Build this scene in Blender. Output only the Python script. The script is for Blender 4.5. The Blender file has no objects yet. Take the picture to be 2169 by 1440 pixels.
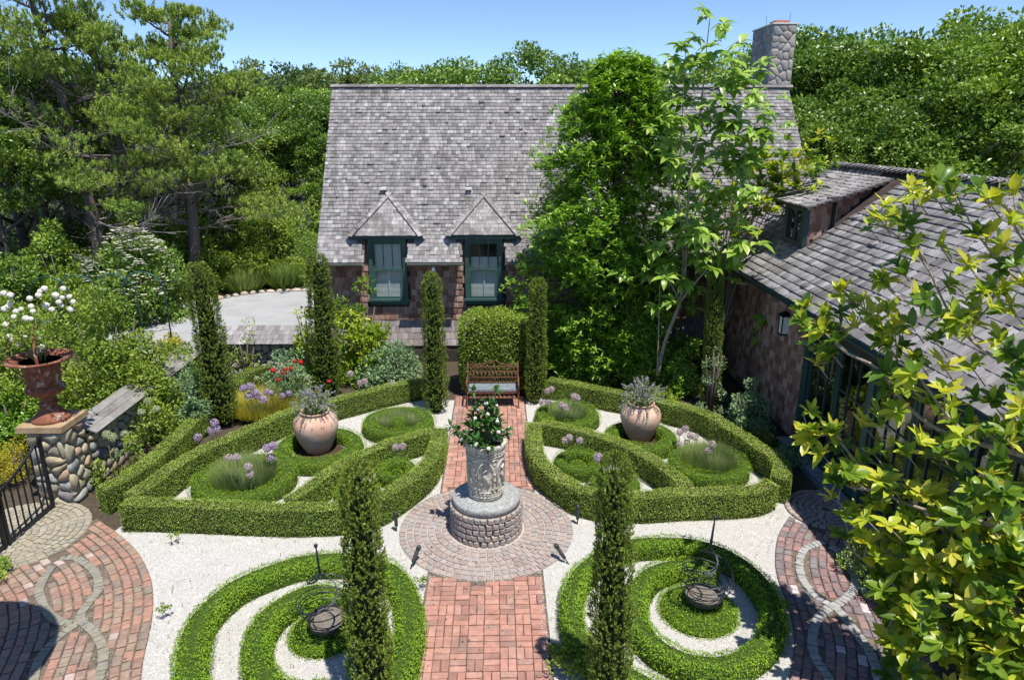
import bpy, math, random
import numpy as np
from mathutils import Matrix, Vector

R = math.radians
rng = np.random.default_rng(7)
random.seed(7)
scene = bpy.context.scene
col = scene.collection

# ------------------------------------------------------------------ camera, sky, sun, exposure
FPX, CAMH, PITCH, YAW = 1480.0, 6.1, R(16.84), R(1.2)
cam_data = bpy.data.cameras.new('camera')
cam_data.sensor_width = 36.0
cam_data.lens = 36.0 * FPX / 2169.0
cam_data.clip_start, cam_data.clip_end = 0.1, 2000.0
cam = bpy.data.objects.new('camera', cam_data)
col.objects.link(cam)
cam.location = (0, 0, CAMH)
cam.rotation_euler = (math.pi / 2 - PITCH, 0, -YAW)
scene.camera = cam

SUN_DIR = Vector((-0.20, 0.29, -1.0)).normalized()      # the way the light travels
SUN_EL = math.asin(-SUN_DIR.z)
SUN_AZ = math.atan2(-SUN_DIR.x, -SUN_DIR.y)
world = bpy.data.worlds.new('World')
scene.world = world
world.use_nodes = True
wn = world.node_tree
wn.nodes.clear()
sky = wn.nodes.new('ShaderNodeTexSky')
sky.sky_type = 'NISHITA'
sky.sun_disc = False
sky.sun_elevation = SUN_EL
sky.sun_rotation = SUN_AZ
sky.air_density, sky.dust_density, sky.ozone_density = 0.62, 0.0, 4.5
bg = wn.nodes.new('ShaderNodeBackground')
bg.inputs['Strength'].default_value = 0.15
wo = wn.nodes.new('ShaderNodeOutputWorld')
wn.links.new(sky.outputs[0], bg.inputs[0])
wn.links.new(bg.outputs[0], wo.inputs[0])
sun_data = bpy.data.lights.new('sun', 'SUN')
sun_data.energy = 5.0
sun_data.angle = R(0.53)
sun_data.color = (1.0, 0.95, 0.86)
sun = bpy.data.objects.new('sun', sun_data)
col.objects.link(sun)
sun.rotation_euler = SUN_DIR.to_track_quat('-Z', 'Y').to_euler()
scene.view_settings.view_transform = 'Standard'
scene.view_settings.look = 'None'
scene.view_settings.exposure = 0.34
scene.view_settings.gamma = 1.0
scene.view_settings.use_curve_mapping = False
scene.cycles.use_denoising = True
scene.cycles.max_bounces = 6
scene.cycles.transparent_max_bounces = 12

# ------------------------------------------------------------------ where a direction of view meets the place
_f = np.array([math.sin(YAW) * math.cos(PITCH), math.cos(YAW) * math.cos(PITCH), -math.sin(PITCH)])
_r = np.array([math.cos(YAW), -math.sin(YAW), 0.0])
_u = np.cross(_r, _f)
_o = np.array([0, 0, CAMH])

def ray(px, py):
    return _f + (px - 1084.5) / FPX * _r - (py - 720.0) / FPX * _u
def G(px, py, z=0.0):
    d = ray(px, py); return _o + d * ((z - CAMH) / d[2])
def AY(px, py, Y):
    d = ray(px, py); return _o + d * (Y / d[1])
def AX(px, py, X):
    d = ray(px, py); return _o + d * (X / d[0])
def PX(p):
    q = np.asarray(p, float) - _o; z = q @ _f
    return 1084.5 + FPX * (q @ _r) / z, 720 - FPX * (q @ _u) / z, z
def gpts(pts, z=0.0):
    return [G(a, b, z) for a, b in pts]

# ------------------------------------------------------------------ scene helpers
def tag(o, label=None, cat=None, group=None, kind=None):
    if label: o['label'] = label
    if cat: o['category'] = cat
    if group: o['group'] = group
    if kind: o['kind'] = kind
    return o
def empty(name, loc, label=None, cat=None, group=None, rz=0.0):
    o = bpy.data.objects.new(name, None)
    o.empty_display_size = 0.2
    col.objects.link(o)
    o.location = loc
    o.rotation_euler = (0, 0, rz)
    return tag(o, label, cat, group)
def link(name, me, parent=None, loc=None, kind=None):
    """a mesh object; when it has a parent its coordinates are those of the parent"""
    o = bpy.data.objects.new(name, me)
    col.objects.link(o)
    if parent is not None: o.parent = parent
    if loc is not None: o.location = loc
    if kind: o['kind'] = kind
    return o
def copy_tree(o, parent=None):
    c = o.copy(); col.objects.link(c)
    c.parent = parent
    for ch in o.children: copy_tree(ch, c)
    return c

def mesh_np(name, V, F, mat=None, rnd=None, smooth=False):
    """V (n,3), F (m,k) all of one size k"""
    V = np.ascontiguousarray(V, dtype=np.float32); F = np.ascontiguousarray(F, dtype=np.int32)
    me = bpy.data.meshes.new(name)
    m, k = F.shape
    me.vertices.add(len(V)); me.vertices.foreach_set('co', V.ravel())
    me.loops.add(m * k); me.loops.foreach_set('vertex_index', F.ravel())
    me.polygons.add(m)
    me.polygons.foreach_set('loop_start', np.arange(0, m * k, k, dtype=np.int32))
    me.polygons.foreach_set('loop_total', np.full(m, k, dtype=np.int32))
    if smooth: me.polygons.foreach_set('use_smooth', np.ones(m, dtype=bool))
    if rnd is not None:
        at = me.attributes.new('rnd', 'FLOAT', 'POINT')
        at.data.foreach_set('value', np.ascontiguousarray(rnd, dtype=np.float32))
    me.update(calc_edges=True)
    if mat: me.materials.append(mat)
    return me

class MB:
    """collects boxes, tubes, lathes and polygons into ONE mesh"""
    def __init__(s): s.v = []; s.f = []; s.r = []; s.sm = []
    def add(s, V, F, rnd=0.0, smooth=False):
        b = len(s.v)
        s.v += [tuple(map(float, p)) for p in V]
        s.f += [tuple(int(i) + b for i in f) for f in F]
        s.r += [rnd] * len(V)
        s.sm += [smooth] * len(F)
        return s
    def box(s, c, size, rz=0.0, rnd=0.0, M=None):
        x, y, z = (a / 2 for a in size)
        V = [(sx * x, sy * y, sz * z) for sz in (-1, 1) for sy in (-1, 1) for sx in (-1, 1)]
        m = Matrix.Translation(c) @ Matrix.Rotation(rz, 4, 'Z') if M is None else M
        V = [m @ Vector(p) for p in V]
        return s.add(V, [(0, 2, 3, 1), (4, 5, 7, 6), (0, 1, 5, 4), (2, 6, 7, 3), (0, 4, 6, 2), (1, 3, 7, 5)], rnd)
    def box2(s, a, b, rnd=0.0):
        return s.box([(a[i] + b[i]) / 2 for i in range(3)], [abs(b[i] - a[i]) for i in range(3)], 0, rnd)
    def lathe(s, prof, n=24, c=(0, 0, 0), rnd=0.0, smooth=True, a0=0.0, wob=None):
        V = []; F = []
        for k, (r, z) in enumerate(prof):
            for j in range(n):
                a = a0 + 2 * math.pi * j / n
                rr = r if wob is None else wob(a, k, r)
                V.append((c[0] + rr * math.cos(a), c[1] + rr * math.sin(a), c[2] + z))
        for k in range(len(prof) - 1):
            for j in range(n):
                F.append((k * n + j, k * n + (j + 1) % n, (k + 1) * n + (j + 1) % n, (k + 1) * n + j))
        if prof[0][0] > 1e-4: F.append(tuple(range(n - 1, -1, -1)))
        if prof[-1][0] > 1e-4: F.append(tuple((len(prof) - 1) * n + j for j in range(n)))
        return s.add(V, F, rnd, smooth)
    def tube(s, pts, rad, n=6, rnd=0.0, smooth=True, closed=False):
        pts = [Vector(p) for p in pts]; m = len(pts)
        if not hasattr(rad, '__len__'): rad = [rad] * m
        V = []; F = []; up = Vector((0.13, 0.27, 0.95)).normalized()
        for k, p in enumerate(pts):
            a = pts[(k - 1) % m] if (closed or k > 0) else pts[k]
            b = pts[(k + 1) % m] if (closed or k < m - 1) else pts[k]
            t = (b - a).normalized()
            sd = t.cross(up)
            if sd.length < 0.05: sd = t.cross(Vector((1, 0, 0)))
            sd.normalize(); w = sd.cross(t)
            for j in range(n):
                q = 2 * math.pi * j / n
                V.append(p + (sd * math.cos(q) + w * math.sin(q)) * rad[k])
        for k in range(m if closed else m - 1):
            for j in range(n):
                F.append((k * n + j, k * n + (j + 1) % n, ((k + 1) % m) * n + (j + 1) % n, ((k + 1) % m) * n + j))
        if not closed:
            F.append(tuple(range(n - 1, -1, -1))); F.append(tuple((m - 1) * n + j for j in range(n)))
        return s.add(V, F, rnd, smooth)
    def prism(s, poly, z0, z1, rnd=0.0):
        n = len(poly)
        V = [(p[0], p[1], z0) for p in poly] + [(p[0], p[1], z1) for p in poly]
        F = [tuple(range(n - 1, -1, -1)), tuple(range(n, 2 * n))] + [(i, (i + 1) % n, n + (i + 1) % n, n + i) for i in range(n)]
        return s.add(V, F, rnd)
    def mesh(s, name, mat):
        me = bpy.data.meshes.new(name)
        me.from_pydata(s.v, [], s.f)
        me.polygons.foreach_set('use_smooth', s.sm)
        at = me.attributes.new('rnd', 'FLOAT', 'POINT'); at.data.foreach_set('value', s.r)
        if mat: me.materials.append(mat)
        me.update()
        return me
    def build(s, name, mat, parent=None, loc=None, kind=None):
        return link(name, s.mesh(name, mat), parent, loc, kind)

def smooth_line(pts, step=0.06, closed=False):
    """Catmull-Rom through the points, evenly resampled"""
    P = [np.asarray(p, float) for p in pts]; n = len(P)
    out = []
    for i in range(n if closed else n - 1):
        if closed: p0, p1, p2, p3 = P[i - 1], P[i], P[(i + 1) % n], P[(i + 2) % n]
        else: p0, p1, p2, p3 = P[max(i - 1, 0)], P[i], P[i + 1], P[min(i + 2, n - 1)]
        for t in np.linspace(0, 1, 16, endpoint=False):
            out.append(0.5 * ((2 * p1) + (-p0 + p2) * t + (2 * p0 - 5 * p1 + 4 * p2 - p3) * t * t + (-p0 + 3 * p1 - 3 * p2 + p3) * t ** 3))
    out.append(P[0] if closed else P[-1])
    out = np.array(out)
    d = np.r_[0, np.cumsum(np.linalg.norm(np.diff(out, axis=0), axis=1))]
    m = max(2, int(d[-1] / step) + 1)
    s = np.linspace(0, d[-1], m)
    return np.stack([np.interp(s, d, out[:, k]) for k in range(out.shape[1])], 1)
def norm(a):
    return a / np.maximum(np.linalg.norm(a, axis=-1, keepdims=True), 1e-9)
def runit(n):
    return norm(rng.normal(size=(n, 3)))

# ------------------------------------------------------------------ materials
def new_mat(name):
    m = bpy.data.materials.new(name); m.use_nodes = True
    nt = m.node_tree; nt.nodes.clear()
    out = nt.nodes.new('ShaderNodeOutputMaterial')
    b = nt.nodes.new('ShaderNodeBsdfPrincipled')
    nt.links.new(b.outputs[0], out.inputs[0])
    return m, nt, b, out
def node(nt, typ, **kw):
    n = nt.nodes.new(typ)
    for k, v in kw.items(): setattr(n, k, v)
    return n
def math_node(nt, op, a, b=None):
    n = node(nt, 'ShaderNodeMath', operation=op)
    for i, x in enumerate((a, b)):
        if x is None: continue
        if isinstance(x, (int, float)): n.inputs[i].default_value = x
        else: nt.links.new(x, n.inputs[i])
    return n.outputs[0]
def ramp(nt, fac, stops, mode='LINEAR'):
    r = node(nt, 'ShaderNodeValToRGB'); r.color_ramp.interpolation = mode
    e = r.color_ramp.elements
    while len(e) < len(stops): e.new(0.5)
    for i, (p, c) in enumerate(stops):
        e[i].position = p; e[i].color = (*c, 1)
    nt.links.new(fac, r.inputs[0])
    return r.outputs[0]
def mixc(nt, fac, a, b, mode='MIX'):
    n = node(nt, 'ShaderNodeMix', data_type='RGBA', blend_type=mode)
    for i, x in ((0, fac), (6, a), (7, b)):
        if isinstance(x, (int, float)): n.inputs[i].default_value = x
        elif isinstance(x, tuple): n.inputs[i].default_value = (*x, 1)
        else: nt.links.new(x, n.inputs[i])
    return n.outputs[2]
def noise(nt, scale, detail=4.0, rough=0.6, vec=None, dist=0.0):
    n = node(nt, 'ShaderNodeTexNoise'); n.inputs['Scale'].default_value = scale
    n.inputs['Detail'].default_value = detail; n.inputs['Roughness'].default_value = rough; n.inputs['Distortion'].default_value = dist
    if vec is None:
        g = node(nt, 'ShaderNodeNewGeometry'); vec = g.outputs['Position']
    nt.links.new(vec, n.inputs['Vector'])
    return n.outputs[0]
def scaled_pos(nt, s):
    g = node(nt, 'ShaderNodeNewGeometry')
    v = node(nt, 'ShaderNodeVectorMath', operation='MULTIPLY')
    nt.links.new(g.outputs['Position'], v.inputs[0]); v.inputs[1].default_value = s
    return v.outputs[0]
def bump(nt, b, h, strength=0.4, dist=0.02):
    n = node(nt, 'ShaderNodeBump'); n.inputs['Strength'].default_value = strength; n.inputs['Distance'].default_value = dist
    nt.links.new(h, n.inputs['Height']); nt.links.new(n.outputs[0], b.inputs['Normal'])
def piece_random(nt):
    a = node(nt, 'ShaderNodeAttribute', attribute_name='rnd')
    o = node(nt, 'ShaderNodeObjectInfo')
    return math_node(nt, 'FRACT', math_node(nt, 'ADD', a.outputs['Fac'], o.outputs['Random']))

def mat_leaf(name, stops, trans=0.28, rough=0.45, spec=0.4, tint=(1.15, 1.2, 0.55), patch=0.0, objvar=0.0):
    m, nt, b, out = new_mat(name)
    a = node(nt, 'ShaderNodeAttribute', attribute_name='rnd')
    o = node(nt, 'ShaderNodeObjectInfo')
    f = math_node(nt, 'ADD', math_node(nt, 'MULTIPLY', a.outputs['Fac'], 0.86), math_node(nt, 'MULTIPLY', o.outputs['Random'], 0.14))
    c = ramp(nt, f, stops)
    if objvar:
        c = mixc(nt, math_node(nt, 'MULTIPLY', o.outputs['Random'], objvar), c, mixc(nt, 1.0, c, (1.2, 1.12, 0.85), 'MULTIPLY'))
        c = mixc(nt, math_node(nt, 'MULTIPLY', math_node(nt, 'FRACT', math_node(nt, 'MULTIPLY', o.outputs['Random'], 7.3)), objvar), c, mixc(nt, 1.0, c, (0.62, 0.68, 0.8), 'MULTIPLY'))
    if patch:
        c = mixc(nt, math_node(nt, 'MULTIPLY', ramp(nt, noise(nt, 2.3, 3.0), [(0.5, (0, 0, 0)), (0.72, (1, 1, 1))]), patch), c, (0.24, 0.19, 0.075))
    nt.links.new(c, b.inputs['Base Color'])
    b.inputs['Roughness'].default_value = rough
    b.inputs['Specular IOR Level'].default_value = spec
    t = node(nt, 'ShaderNodeBsdfTranslucent')
    nt.links.new(mixc(nt, 1.0, c, tint, 'MULTIPLY'), t.inputs[0])
    mx = node(nt, 'ShaderNodeMixShader'); mx.inputs[0].default_value = trans
    nt.links.new(b.outputs[0], mx.inputs[1]); nt.links.new(t.outputs[0], mx.inputs[2])
    nt.links.new(mx.outputs[0], out.inputs[0])
    return m
def mat_piece(name, stops, mode='LINEAR', nscale=14.0, namount=0.35, rough=0.85, bscale=60.0, bstrength=0.35, stretch=None, spec=0.2, blot=None, streak=None):
    """one colour for each piece from a ramp, wear from noise"""
    m, nt, b, out = new_mat(name)
    c = ramp(nt, piece_random(nt), stops, mode)
    vec = scaled_pos(nt, stretch) if stretch else None
    n1 = noise(nt, nscale, 5.0, 0.65, vec)
    c = mixc(nt, namount, c, ramp(nt, n1, [(0.25, (0.25, 0.25, 0.25)), (0.5, (0.5, 0.5, 0.5)), (0.8, (0.85, 0.85, 0.85))]), 'OVERLAY')
    if blot:
        fac = ramp(nt, noise(nt, blot[1], 4.0, 0.7), [(blot[2], (0, 0, 0)), (blot[2] + 0.12, (1, 1, 1))])
        c = mixc(nt, math_node(nt, 'MULTIPLY', fac, blot[3]), c, blot[0])
    if streak:
        c = mixc(nt, 0.75, c, ramp(nt, noise(nt, 1.0, 5.0, 0.7, scaled_pos(nt, streak)), [(0.3, (0.55, 0.53, 0.52)), (0.5, (1, 1, 1)), (0.75, (1.0, 1.0, 1.0))]), 'MULTIPLY')
    nt.links.new(c, b.inputs['Base Color'])
    b.inputs['Roughness'].default_value = rough; b.inputs['Specular IOR Level'].default_value = spec
    bump(nt, b, noise(nt, bscale, 4.0, 0.6, vec), bstrength, 0.01)
    return m
def mat_plain(name, c, rough=0.6, metal=0.0, nscale=8.0, amount=0.25, bstrength=0.15, spec=0.4, blot=None, bscale=50.0):
    m, nt, b, out = new_mat(name)
    lo = tuple(x * (1 - amount) for x in c); hi = tuple(min(1, x * (1 + amount)) for x in c)
    cc = ramp(nt, noise(nt, nscale, 5.0, 0.65), [(0.3, lo), (0.7, hi)])
    if blot:
        for bc, sc, th, am in (blot if isinstance(blot, list) else [blot]):
            fac = ramp(nt, noise(nt, sc, 5.0, 0.7), [(th, (0, 0, 0)), (th + 0.1, (1, 1, 1))])
            cc = mixc(nt, math_node(nt, 'MULTIPLY', fac, am), cc, bc)
    nt.links.new(cc, b.inputs['Base Color'])
    b.inputs['Roughness'].default_value = rough; b.inputs['Metallic'].default_value = metal; b.inputs['Specular IOR Level'].default_value = spec
    bump(nt, b, noise(nt, bscale, 4.0, 0.6), bstrength, 0.01)
    return m
def mat_glass(name, tint=(0.85, 0.9, 0.9)):
    m, nt, b, out = new_mat(name)
    nt.nodes.remove(b)
    g = node(nt, 'ShaderNodeBsdfGlossy'); g.inputs['Roughness'].default_value = 0.02
    t = node(nt, 'ShaderNodeBsdfTransparent'); t.inputs[0].default_value = (*tint, 1)
    lw = node(nt, 'ShaderNodeLayerWeight'); fr_ = math_node(nt, 'ADD', math_node(nt, 'MULTIPLY', math_node(nt, 'POWER', lw.outputs['Facing'], 3.0), 0.85), 0.08)
    mx = node(nt, 'ShaderNodeMixShader')
    nt.links.new(fr_, mx.inputs[0]); nt.links.new(t.outputs[0], mx.inputs[1]); nt.links.new(g.outputs[0], mx.inputs[2])
    nt.links.new(mx.outputs[0], out.inputs[0])
    return m

M = {}
M['soil'] = mat_plain('soil', (0.06, 0.04, 0.028), 0.95, 0, 3.0, 0.5, 0.9, 0.1, bscale=25.0)
M['gravel'] = mat_piece('white_gravel', [(0, (0.24, 0.235, 0.22)), (0.18, (0.42, 0.41, 0.39)), (0.5, (0.56, 0.555, 0.54)), (1, (0.68, 0.68, 0.675))], nscale=2.2, namount=0.22, bscale=90, bstrength=0.9, blot=((0.27, 0.265, 0.21), 1.7, 0.55, 0.75))
M['gravel_bed'] = mat_plain('gravel_bed', (0.475, 0.461, 0.439), 0.95, 0, 70.0, 0.35, 1.0, 0.1, blot=((0.259, 0.259, 0.209), 3.2, 0.6, 0.55), bscale=110.0)
M['sand'] = mat_plain('joint_sand', (0.469, 0.423, 0.378), 0.95, 0, 40.0, 0.25, 0.8, 0.1, bscale=120.0)
M['joint'] = mat_plain('joint_dirt', (0.15, 0.12, 0.095), 0.95, 0, 9.0, 0.5, 0.8, 0.1, blot=((0.10, 0.14, 0.04), 2.5, 0.6, 0.6), bscale=90.0)
M['brick'] = mat_piece('red_brick', [(0, (0.278, 0.153, 0.126)), (0.35, (0.393, 0.202, 0.155)), (0.7, (0.455, 0.243, 0.191)), (1, (0.342, 0.208, 0.173))], nscale=9.0, namount=0.5, blot=((0.216, 0.171, 0.148), 1.3, 0.56, 0.6))
M['old_brick'] = mat_piece('old_brick', [(0, (0.324, 0.189, 0.144)), (0.22, (0.281, 0.182, 0.144)), (0.42, (0.233, 0.182, 0.148)), (0.58, (0.309, 0.214, 0.162)), (0.74, (0.268, 0.211, 0.162)), (0.84, (0.344, 0.200, 0.148)), (0.97, (0.414, 0.330, 0.292))], 'CONSTANT', nscale=11.0, namount=0.55, blot=((0.233, 0.200, 0.155), 1.1, 0.55, 0.55))
M['purple_brick'] = mat_piece('purple_brick', [(0, (0.250, 0.166, 0.164)), (0.25, (0.196, 0.160, 0.171)), (0.5, (0.309, 0.202, 0.190)), (0.7, (0.225, 0.202, 0.204)), (0.88, (0.344, 0.184, 0.171)), (0.95, (0.522, 0.454, 0.473))], 'CONSTANT', nscale=11.0, namount=0.55)
M['sett'] = mat_piece('grey_sett', [(0, (0.242, 0.218, 0.164)), (0.5, (0.273, 0.255, 0.207)), (1, (0.217, 0.205, 0.176))], nscale=14.0, namount=0.4)
M['pale_sett'] = mat_piece('pale_sett', [(0, (0.320, 0.312, 0.295)), (0.5, (0.376, 0.368, 0.361)), (1, (0.288, 0.288, 0.287))], nscale=14.0, namount=0.4)
M['paver'] = mat_piece('tan_paver', [(0, (0.302, 0.260, 0.193)), (0.5, (0.353, 0.319, 0.244)), (1, (0.277, 0.260, 0.218))], nscale=7.0, namount=0.4, blot=((0.202, 0.210, 0.185), 1.3, 0.55, 0.5))
M['porphyry'] = mat_piece('pink_grey_sett', [(0, (0.302, 0.235, 0.218)), (0.3, (0.353, 0.294, 0.269)), (0.55, (0.294, 0.269, 0.260)), (0.8, (0.386, 0.311, 0.269)), (1, (0.336, 0.302, 0.302))], nscale=16.0, namount=0.4)
M['cobble'] = mat_piece('drum_cobble', [(0, (0.27, 0.21, 0.19)), (0.3, (0.36, 0.28, 0.25)), (0.6, (0.30, 0.28, 0.27)), (1, (0.40, 0.33, 0.29))], nscale=18.0, namount=0.5)
M['shingle'] = mat_piece('roof_shingle', [(0, (0.149, 0.142, 0.140)), (0.12, (0.198, 0.187, 0.186)), (0.5, (0.257, 0.243, 0.243)), (0.85, (0.317, 0.299, 0.302)), (1, (0.406, 0.389, 0.392))], nscale=2.0, namount=0.6, stretch=(9, 2.2, 2.2), bscale=6.0, bstrength=0.35, blot=((0.149, 0.138, 0.138), 0.7, 0.54, 0.4), streak=(2.6, .35, .35))
M['wing_shingle'] = mat_piece('wing_shingle', [(0, (0.140, 0.132, 0.132)), (0.4, (0.215, 0.203, 0.204)), (0.8, (0.291, 0.274, 0.281)), (1, (0.366, 0.351, 0.359))], nscale=2.0, namount=0.6, stretch=(2.5, 12, 2.5), bscale=6.0, bstrength=0.35, streak=(.35, 2.6, .35))
M['wall_shingle'] = mat_piece('wall_shingle', [(0, (0.186, 0.091, 0.065)), (0.4, (0.276, 0.155, 0.116)), (0.75, (0.366, 0.229, 0.182)), (1, (0.455, 0.318, 0.265))], nscale=2.0, namount=0.55, stretch=(12, 12, 1.6), bscale=6.0, bstrength=0.3)
M['weathered_shingle'] = mat_piece('weathered_shingle', [(0, (0.20, 0.165, 0.16)), (0.5, (0.27, 0.235, 0.235)), (1, (0.34, 0.30, 0.305))], nscale=2.0, namount=0.5, stretch=(12, 12, 1.6), bscale=6.0, bstrength=0.3)
M['ridge'] = mat_piece('ridge_cap', [(0, (0.15, 0.14, 0.14)), (1, (0.25, 0.235, 0.235))], nscale=3.0)
M['sheath'] = mat_plain('sheathing', (0.07, 0.055, 0.05), 0.95, 0, 6.0, 0.3, 0.3, 0.1)
M['teal'] = mat_plain('teal_paint', (0.042, 0.098, 0.085), 0.45, 0, 4.0, 0.15, 0.05, 0.4)
M['dark_teal'] = mat_plain('dark_teal_paint', (0.025, 0.06, 0.06), 0.4, 0, 4.0, 0.15, 0.05, 0.4)
M['copper'] = mat_plain('gutter_metal', (0.22, 0.23, 0.20), 0.45, 0.4, 5.0, 0.3, 0.1)
M['white_paint'] = mat_plain('white_paint', (0.75, 0.76, 0.74), 0.5, 0, 6.0, 0.06, 0.05)
M['blind'] = mat_plain('white_blind', (0.72, 0.73, 0.70), 0.6, 0, 6.0, 0.06, 0.05)
M['room'] = mat_plain('room_shade', (0.05, 0.045, 0.04), 0.9, 0, 2.0, 0.3, 0.0)  # dark colour stands in for the shade inside unlit rooms
M['room_floor'] = mat_plain('room_floor', (0.14, 0.085, 0.05), 0.5, 0, 3.0, 0.3, 0.05)
M['glass'] = mat_glass('window_glass')
M['iron'] = mat_plain('black_iron', (0.022, 0.024, 0.028), 0.42, 0.5, 10.0, 0.3, 0.15)
M['wire'] = mat_plain('sculpture_wire', (0.055, 0.062, 0.075), 0.35, 0.7, 10.0, 0.3, 0.1)
M['rust'] = mat_plain('rusty_iron', (0.24, 0.095, 0.058), 0.85, 0.1, 12.0, 0.45, 0.6, 0.2, blot=[((0.07, 0.04, 0.03), 9.0, 0.58, 0.8), ((0.5, 0.47, 0.42), 6.0, 0.57, 0.75)])
M['bench_iron'] = mat_plain('bench_rust', (0.170, 0.079, 0.055), 0.8, 0.1, 25.0, 0.4, 0.5, 0.2)
M['slate'] = mat_plain('bench_seat', (0.20, 0.235, 0.27), 0.4, 0, 12.0, 0.35, 0.3, 0.5)
M['terracotta'] = mat_plain('terracotta', (0.56, 0.345, 0.255), 0.85, 0, 3.0, 0.12, 0.3, 0.2, blot=[((0.60, 0.45, 0.37), 2.4, 0.45, 0.8), ((0.36, 0.25, 0.17), 3.1, 0.68, 0.4)])
M['stone_pot'] = mat_plain('carved_stone', (0.482, 0.451, 0.389), 0.9, 0, 16.0, 0.45, 0.7, 0.2, blot=[((0.123, 0.118, 0.107), 13.0, 0.57, 0.5), ((0.636, 0.594, 0.512), 5.0, 0.6, 0.6)])
M['slab'] = mat_plain('grey_slab', (0.318, 0.325, 0.318), 0.8, 0, 20.0, 0.4, 0.5, 0.3, blot=[((0.129, 0.136, 0.136), 14.0, 0.57, 0.7)])
M['cap_stone'] = mat_plain('sandstone_cap', (0.395, 0.277, 0.168), 0.9, 0, 5.0, 0.25, 0.6, 0.2, blot=[((0.235, 0.235, 0.202), 6.0, 0.62, 0.6)])
M['field_stone'] = mat_piece('field_stone', [(0, (0.353, 0.302, 0.202)), (0.25, (0.311, 0.286, 0.218)), (0.45, (0.386, 0.277, 0.193)), (0.6, (0.302, 0.302, 0.277)), (0.8, (0.403, 0.353, 0.252)), (0.95, (0.202, 0.185, 0.193))], 'CONSTANT', nscale=7.0, namount=0.5, bscale=20, bstrength=0.5)
M['chimney_stone'] = mat_piece('chimney_stone', [(0, (0.34, 0.33, 0.33)), (0.3, (0.27, 0.27, 0.29)), (0.5, (0.40, 0.36, 0.31)), (0.7, (0.36, 0.30, 0.29)), (1, (0.46, 0.44, 0.41))], nscale=6.0, namount=0.5, bscale=20, bstrength=0.5)
M['mortar'] = mat_plain('mortar', (0.33, 0.30, 0.25), 0.95, 0, 20.0, 0.3, 0.6, 0.1)
M['dark_mortar'] = mat_plain('dark_mortar', (0.10, 0.085, 0.065), 0.95, 0, 20.0, 0.3, 0.6, 0.1)
M['plank'] = mat_piece('weathered_plank', [(0, (0.187, 0.176, 0.165)), (0.5, (0.238, 0.226, 0.215)), (1, (0.283, 0.272, 0.260))], nscale=2.0, namount=0.6, stretch=(8, 2, 4), bscale=5.0)
M['drive'] = mat_plain('driveway_gravel', (0.356, 0.363, 0.378), 0.95, 0, 1.0, 0.14, 0.7, 0.1, bscale=60.0, blot=((0.302, 0.287, 0.265), 0.5, 0.55, 0.5))
M['arch'] = mat_plain('green_hoop', (0.033, 0.102, 0.108), 0.4, 0.3, 8.0, 0.2, 0.1)
M['bark'] = mat_piece('grey_bark', [(0, (0.11, 0.09, 0.075)), (1, (0.17, 0.145, 0.125))], nscale=10.0, namount=0.5, bscale=25, bstrength=0.8)
M['dead_twig'] = mat_plain('dead_twig', (0.25, 0.23, 0.22), 0.9, 0, 10.0, 0.3, 0.4, 0.2)
M['pale_bark'] = mat_plain('pale_bark', (0.33, 0.27, 0.21), 0.8, 0, 12.0, 0.35, 0.4, 0.3)
M['flue'] = mat_plain('clay_flue', (0.42, 0.16, 0.09), 0.85, 0, 8.0, 0.2, 0.2)
M['edge_stone'] = mat_piece('edge_stone', [(0, (0.40, 0.30, 0.22)), (0.5, (0.50, 0.43, 0.35)), (1, (0.35, 0.31, 0.27))], nscale=7.0)
M['dish_soil'] = mat_plain('dish_soil', (0.17, 0.145, 0.12), 0.7, 0, 20.0, 0.4, 0.5)
M['path_light'] = mat_plain('path_light', (0.05, 0.058, 0.06), 0.5, 0.4, 10.0, 0.2, 0.1)
M['canvas'] = mat_plain('cream_canvas', (0.62, 0.57, 0.46), 0.9, 0, 30.0, 0.1, 0.2, 0.1)

g = lambda *s: [(p, c) for p, c in s]
M['box'] = mat_leaf('box_leaf', g((0, (0.102, 0.185, 0.027)), (0.45, (0.282, 0.412, 0.058)), (0.8, (0.461, 0.586, 0.101)), (1, (0.621, 0.673, 0.215))), 0.25, 0.42, 0.45, patch=0.45)
M['box_core'] = mat_plain('box_core', (0.035, 0.05, 0.014), 0.95, 0, 30.0, 0.5, 0.8, 0.1)
M['dwarf'] = mat_leaf('dwarf_box_leaf', g((0, (0.121, 0.223, 0.016)), (0.5, (0.254, 0.438, 0.024)), (1, (0.442, 0.585, 0.061))), 0.3, 0.5, 0.3)
M['dwarf_core'] = mat_plain('dwarf_core', (0.05, 0.085, 0.014), 0.95, 0, 30.0, 0.5, 0.8, 0.1)
M['yew'] = mat_leaf('yew_needle', g((0, (0.061, 0.104, 0.020)), (0.5, (0.154, 0.225, 0.032)), (0.85, (0.323, 0.389, 0.058)), (1, (0.561, 0.550, 0.102))), 0.2, 0.5, 0.35)
M['yew_core'] = mat_plain('yew_core', (0.016, 0.024, 0.008), 0.95, 0, 30.0, 0.5, 0.5, 0.1)
M['oak'] = mat_leaf('oak_leaf', g((0, (0.080, 0.151, 0.024)), (0.5, (0.176, 0.298, 0.043)), (0.85, (0.325, 0.454, 0.069)), (1, (0.537, 0.605, 0.131))), 0.25, 0.38, 0.5, objvar=0.9)
M['far_oak'] = mat_leaf('far_leaf', g((0, (0.069, 0.114, 0.036)), (0.5, (0.139, 0.207, 0.060)), (1, (0.278, 0.337, 0.116))), 0.25, 0.5, 0.3, objvar=0.9)
M['pine'] = mat_leaf('pine_needle', g((0, (0.118, 0.205, 0.048)), (0.5, (0.278, 0.396, 0.075)), (0.9, (0.508, 0.594, 0.120)), (1, (0.726, 0.561, 0.160))), 0.15, 0.5, 0.3)
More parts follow.
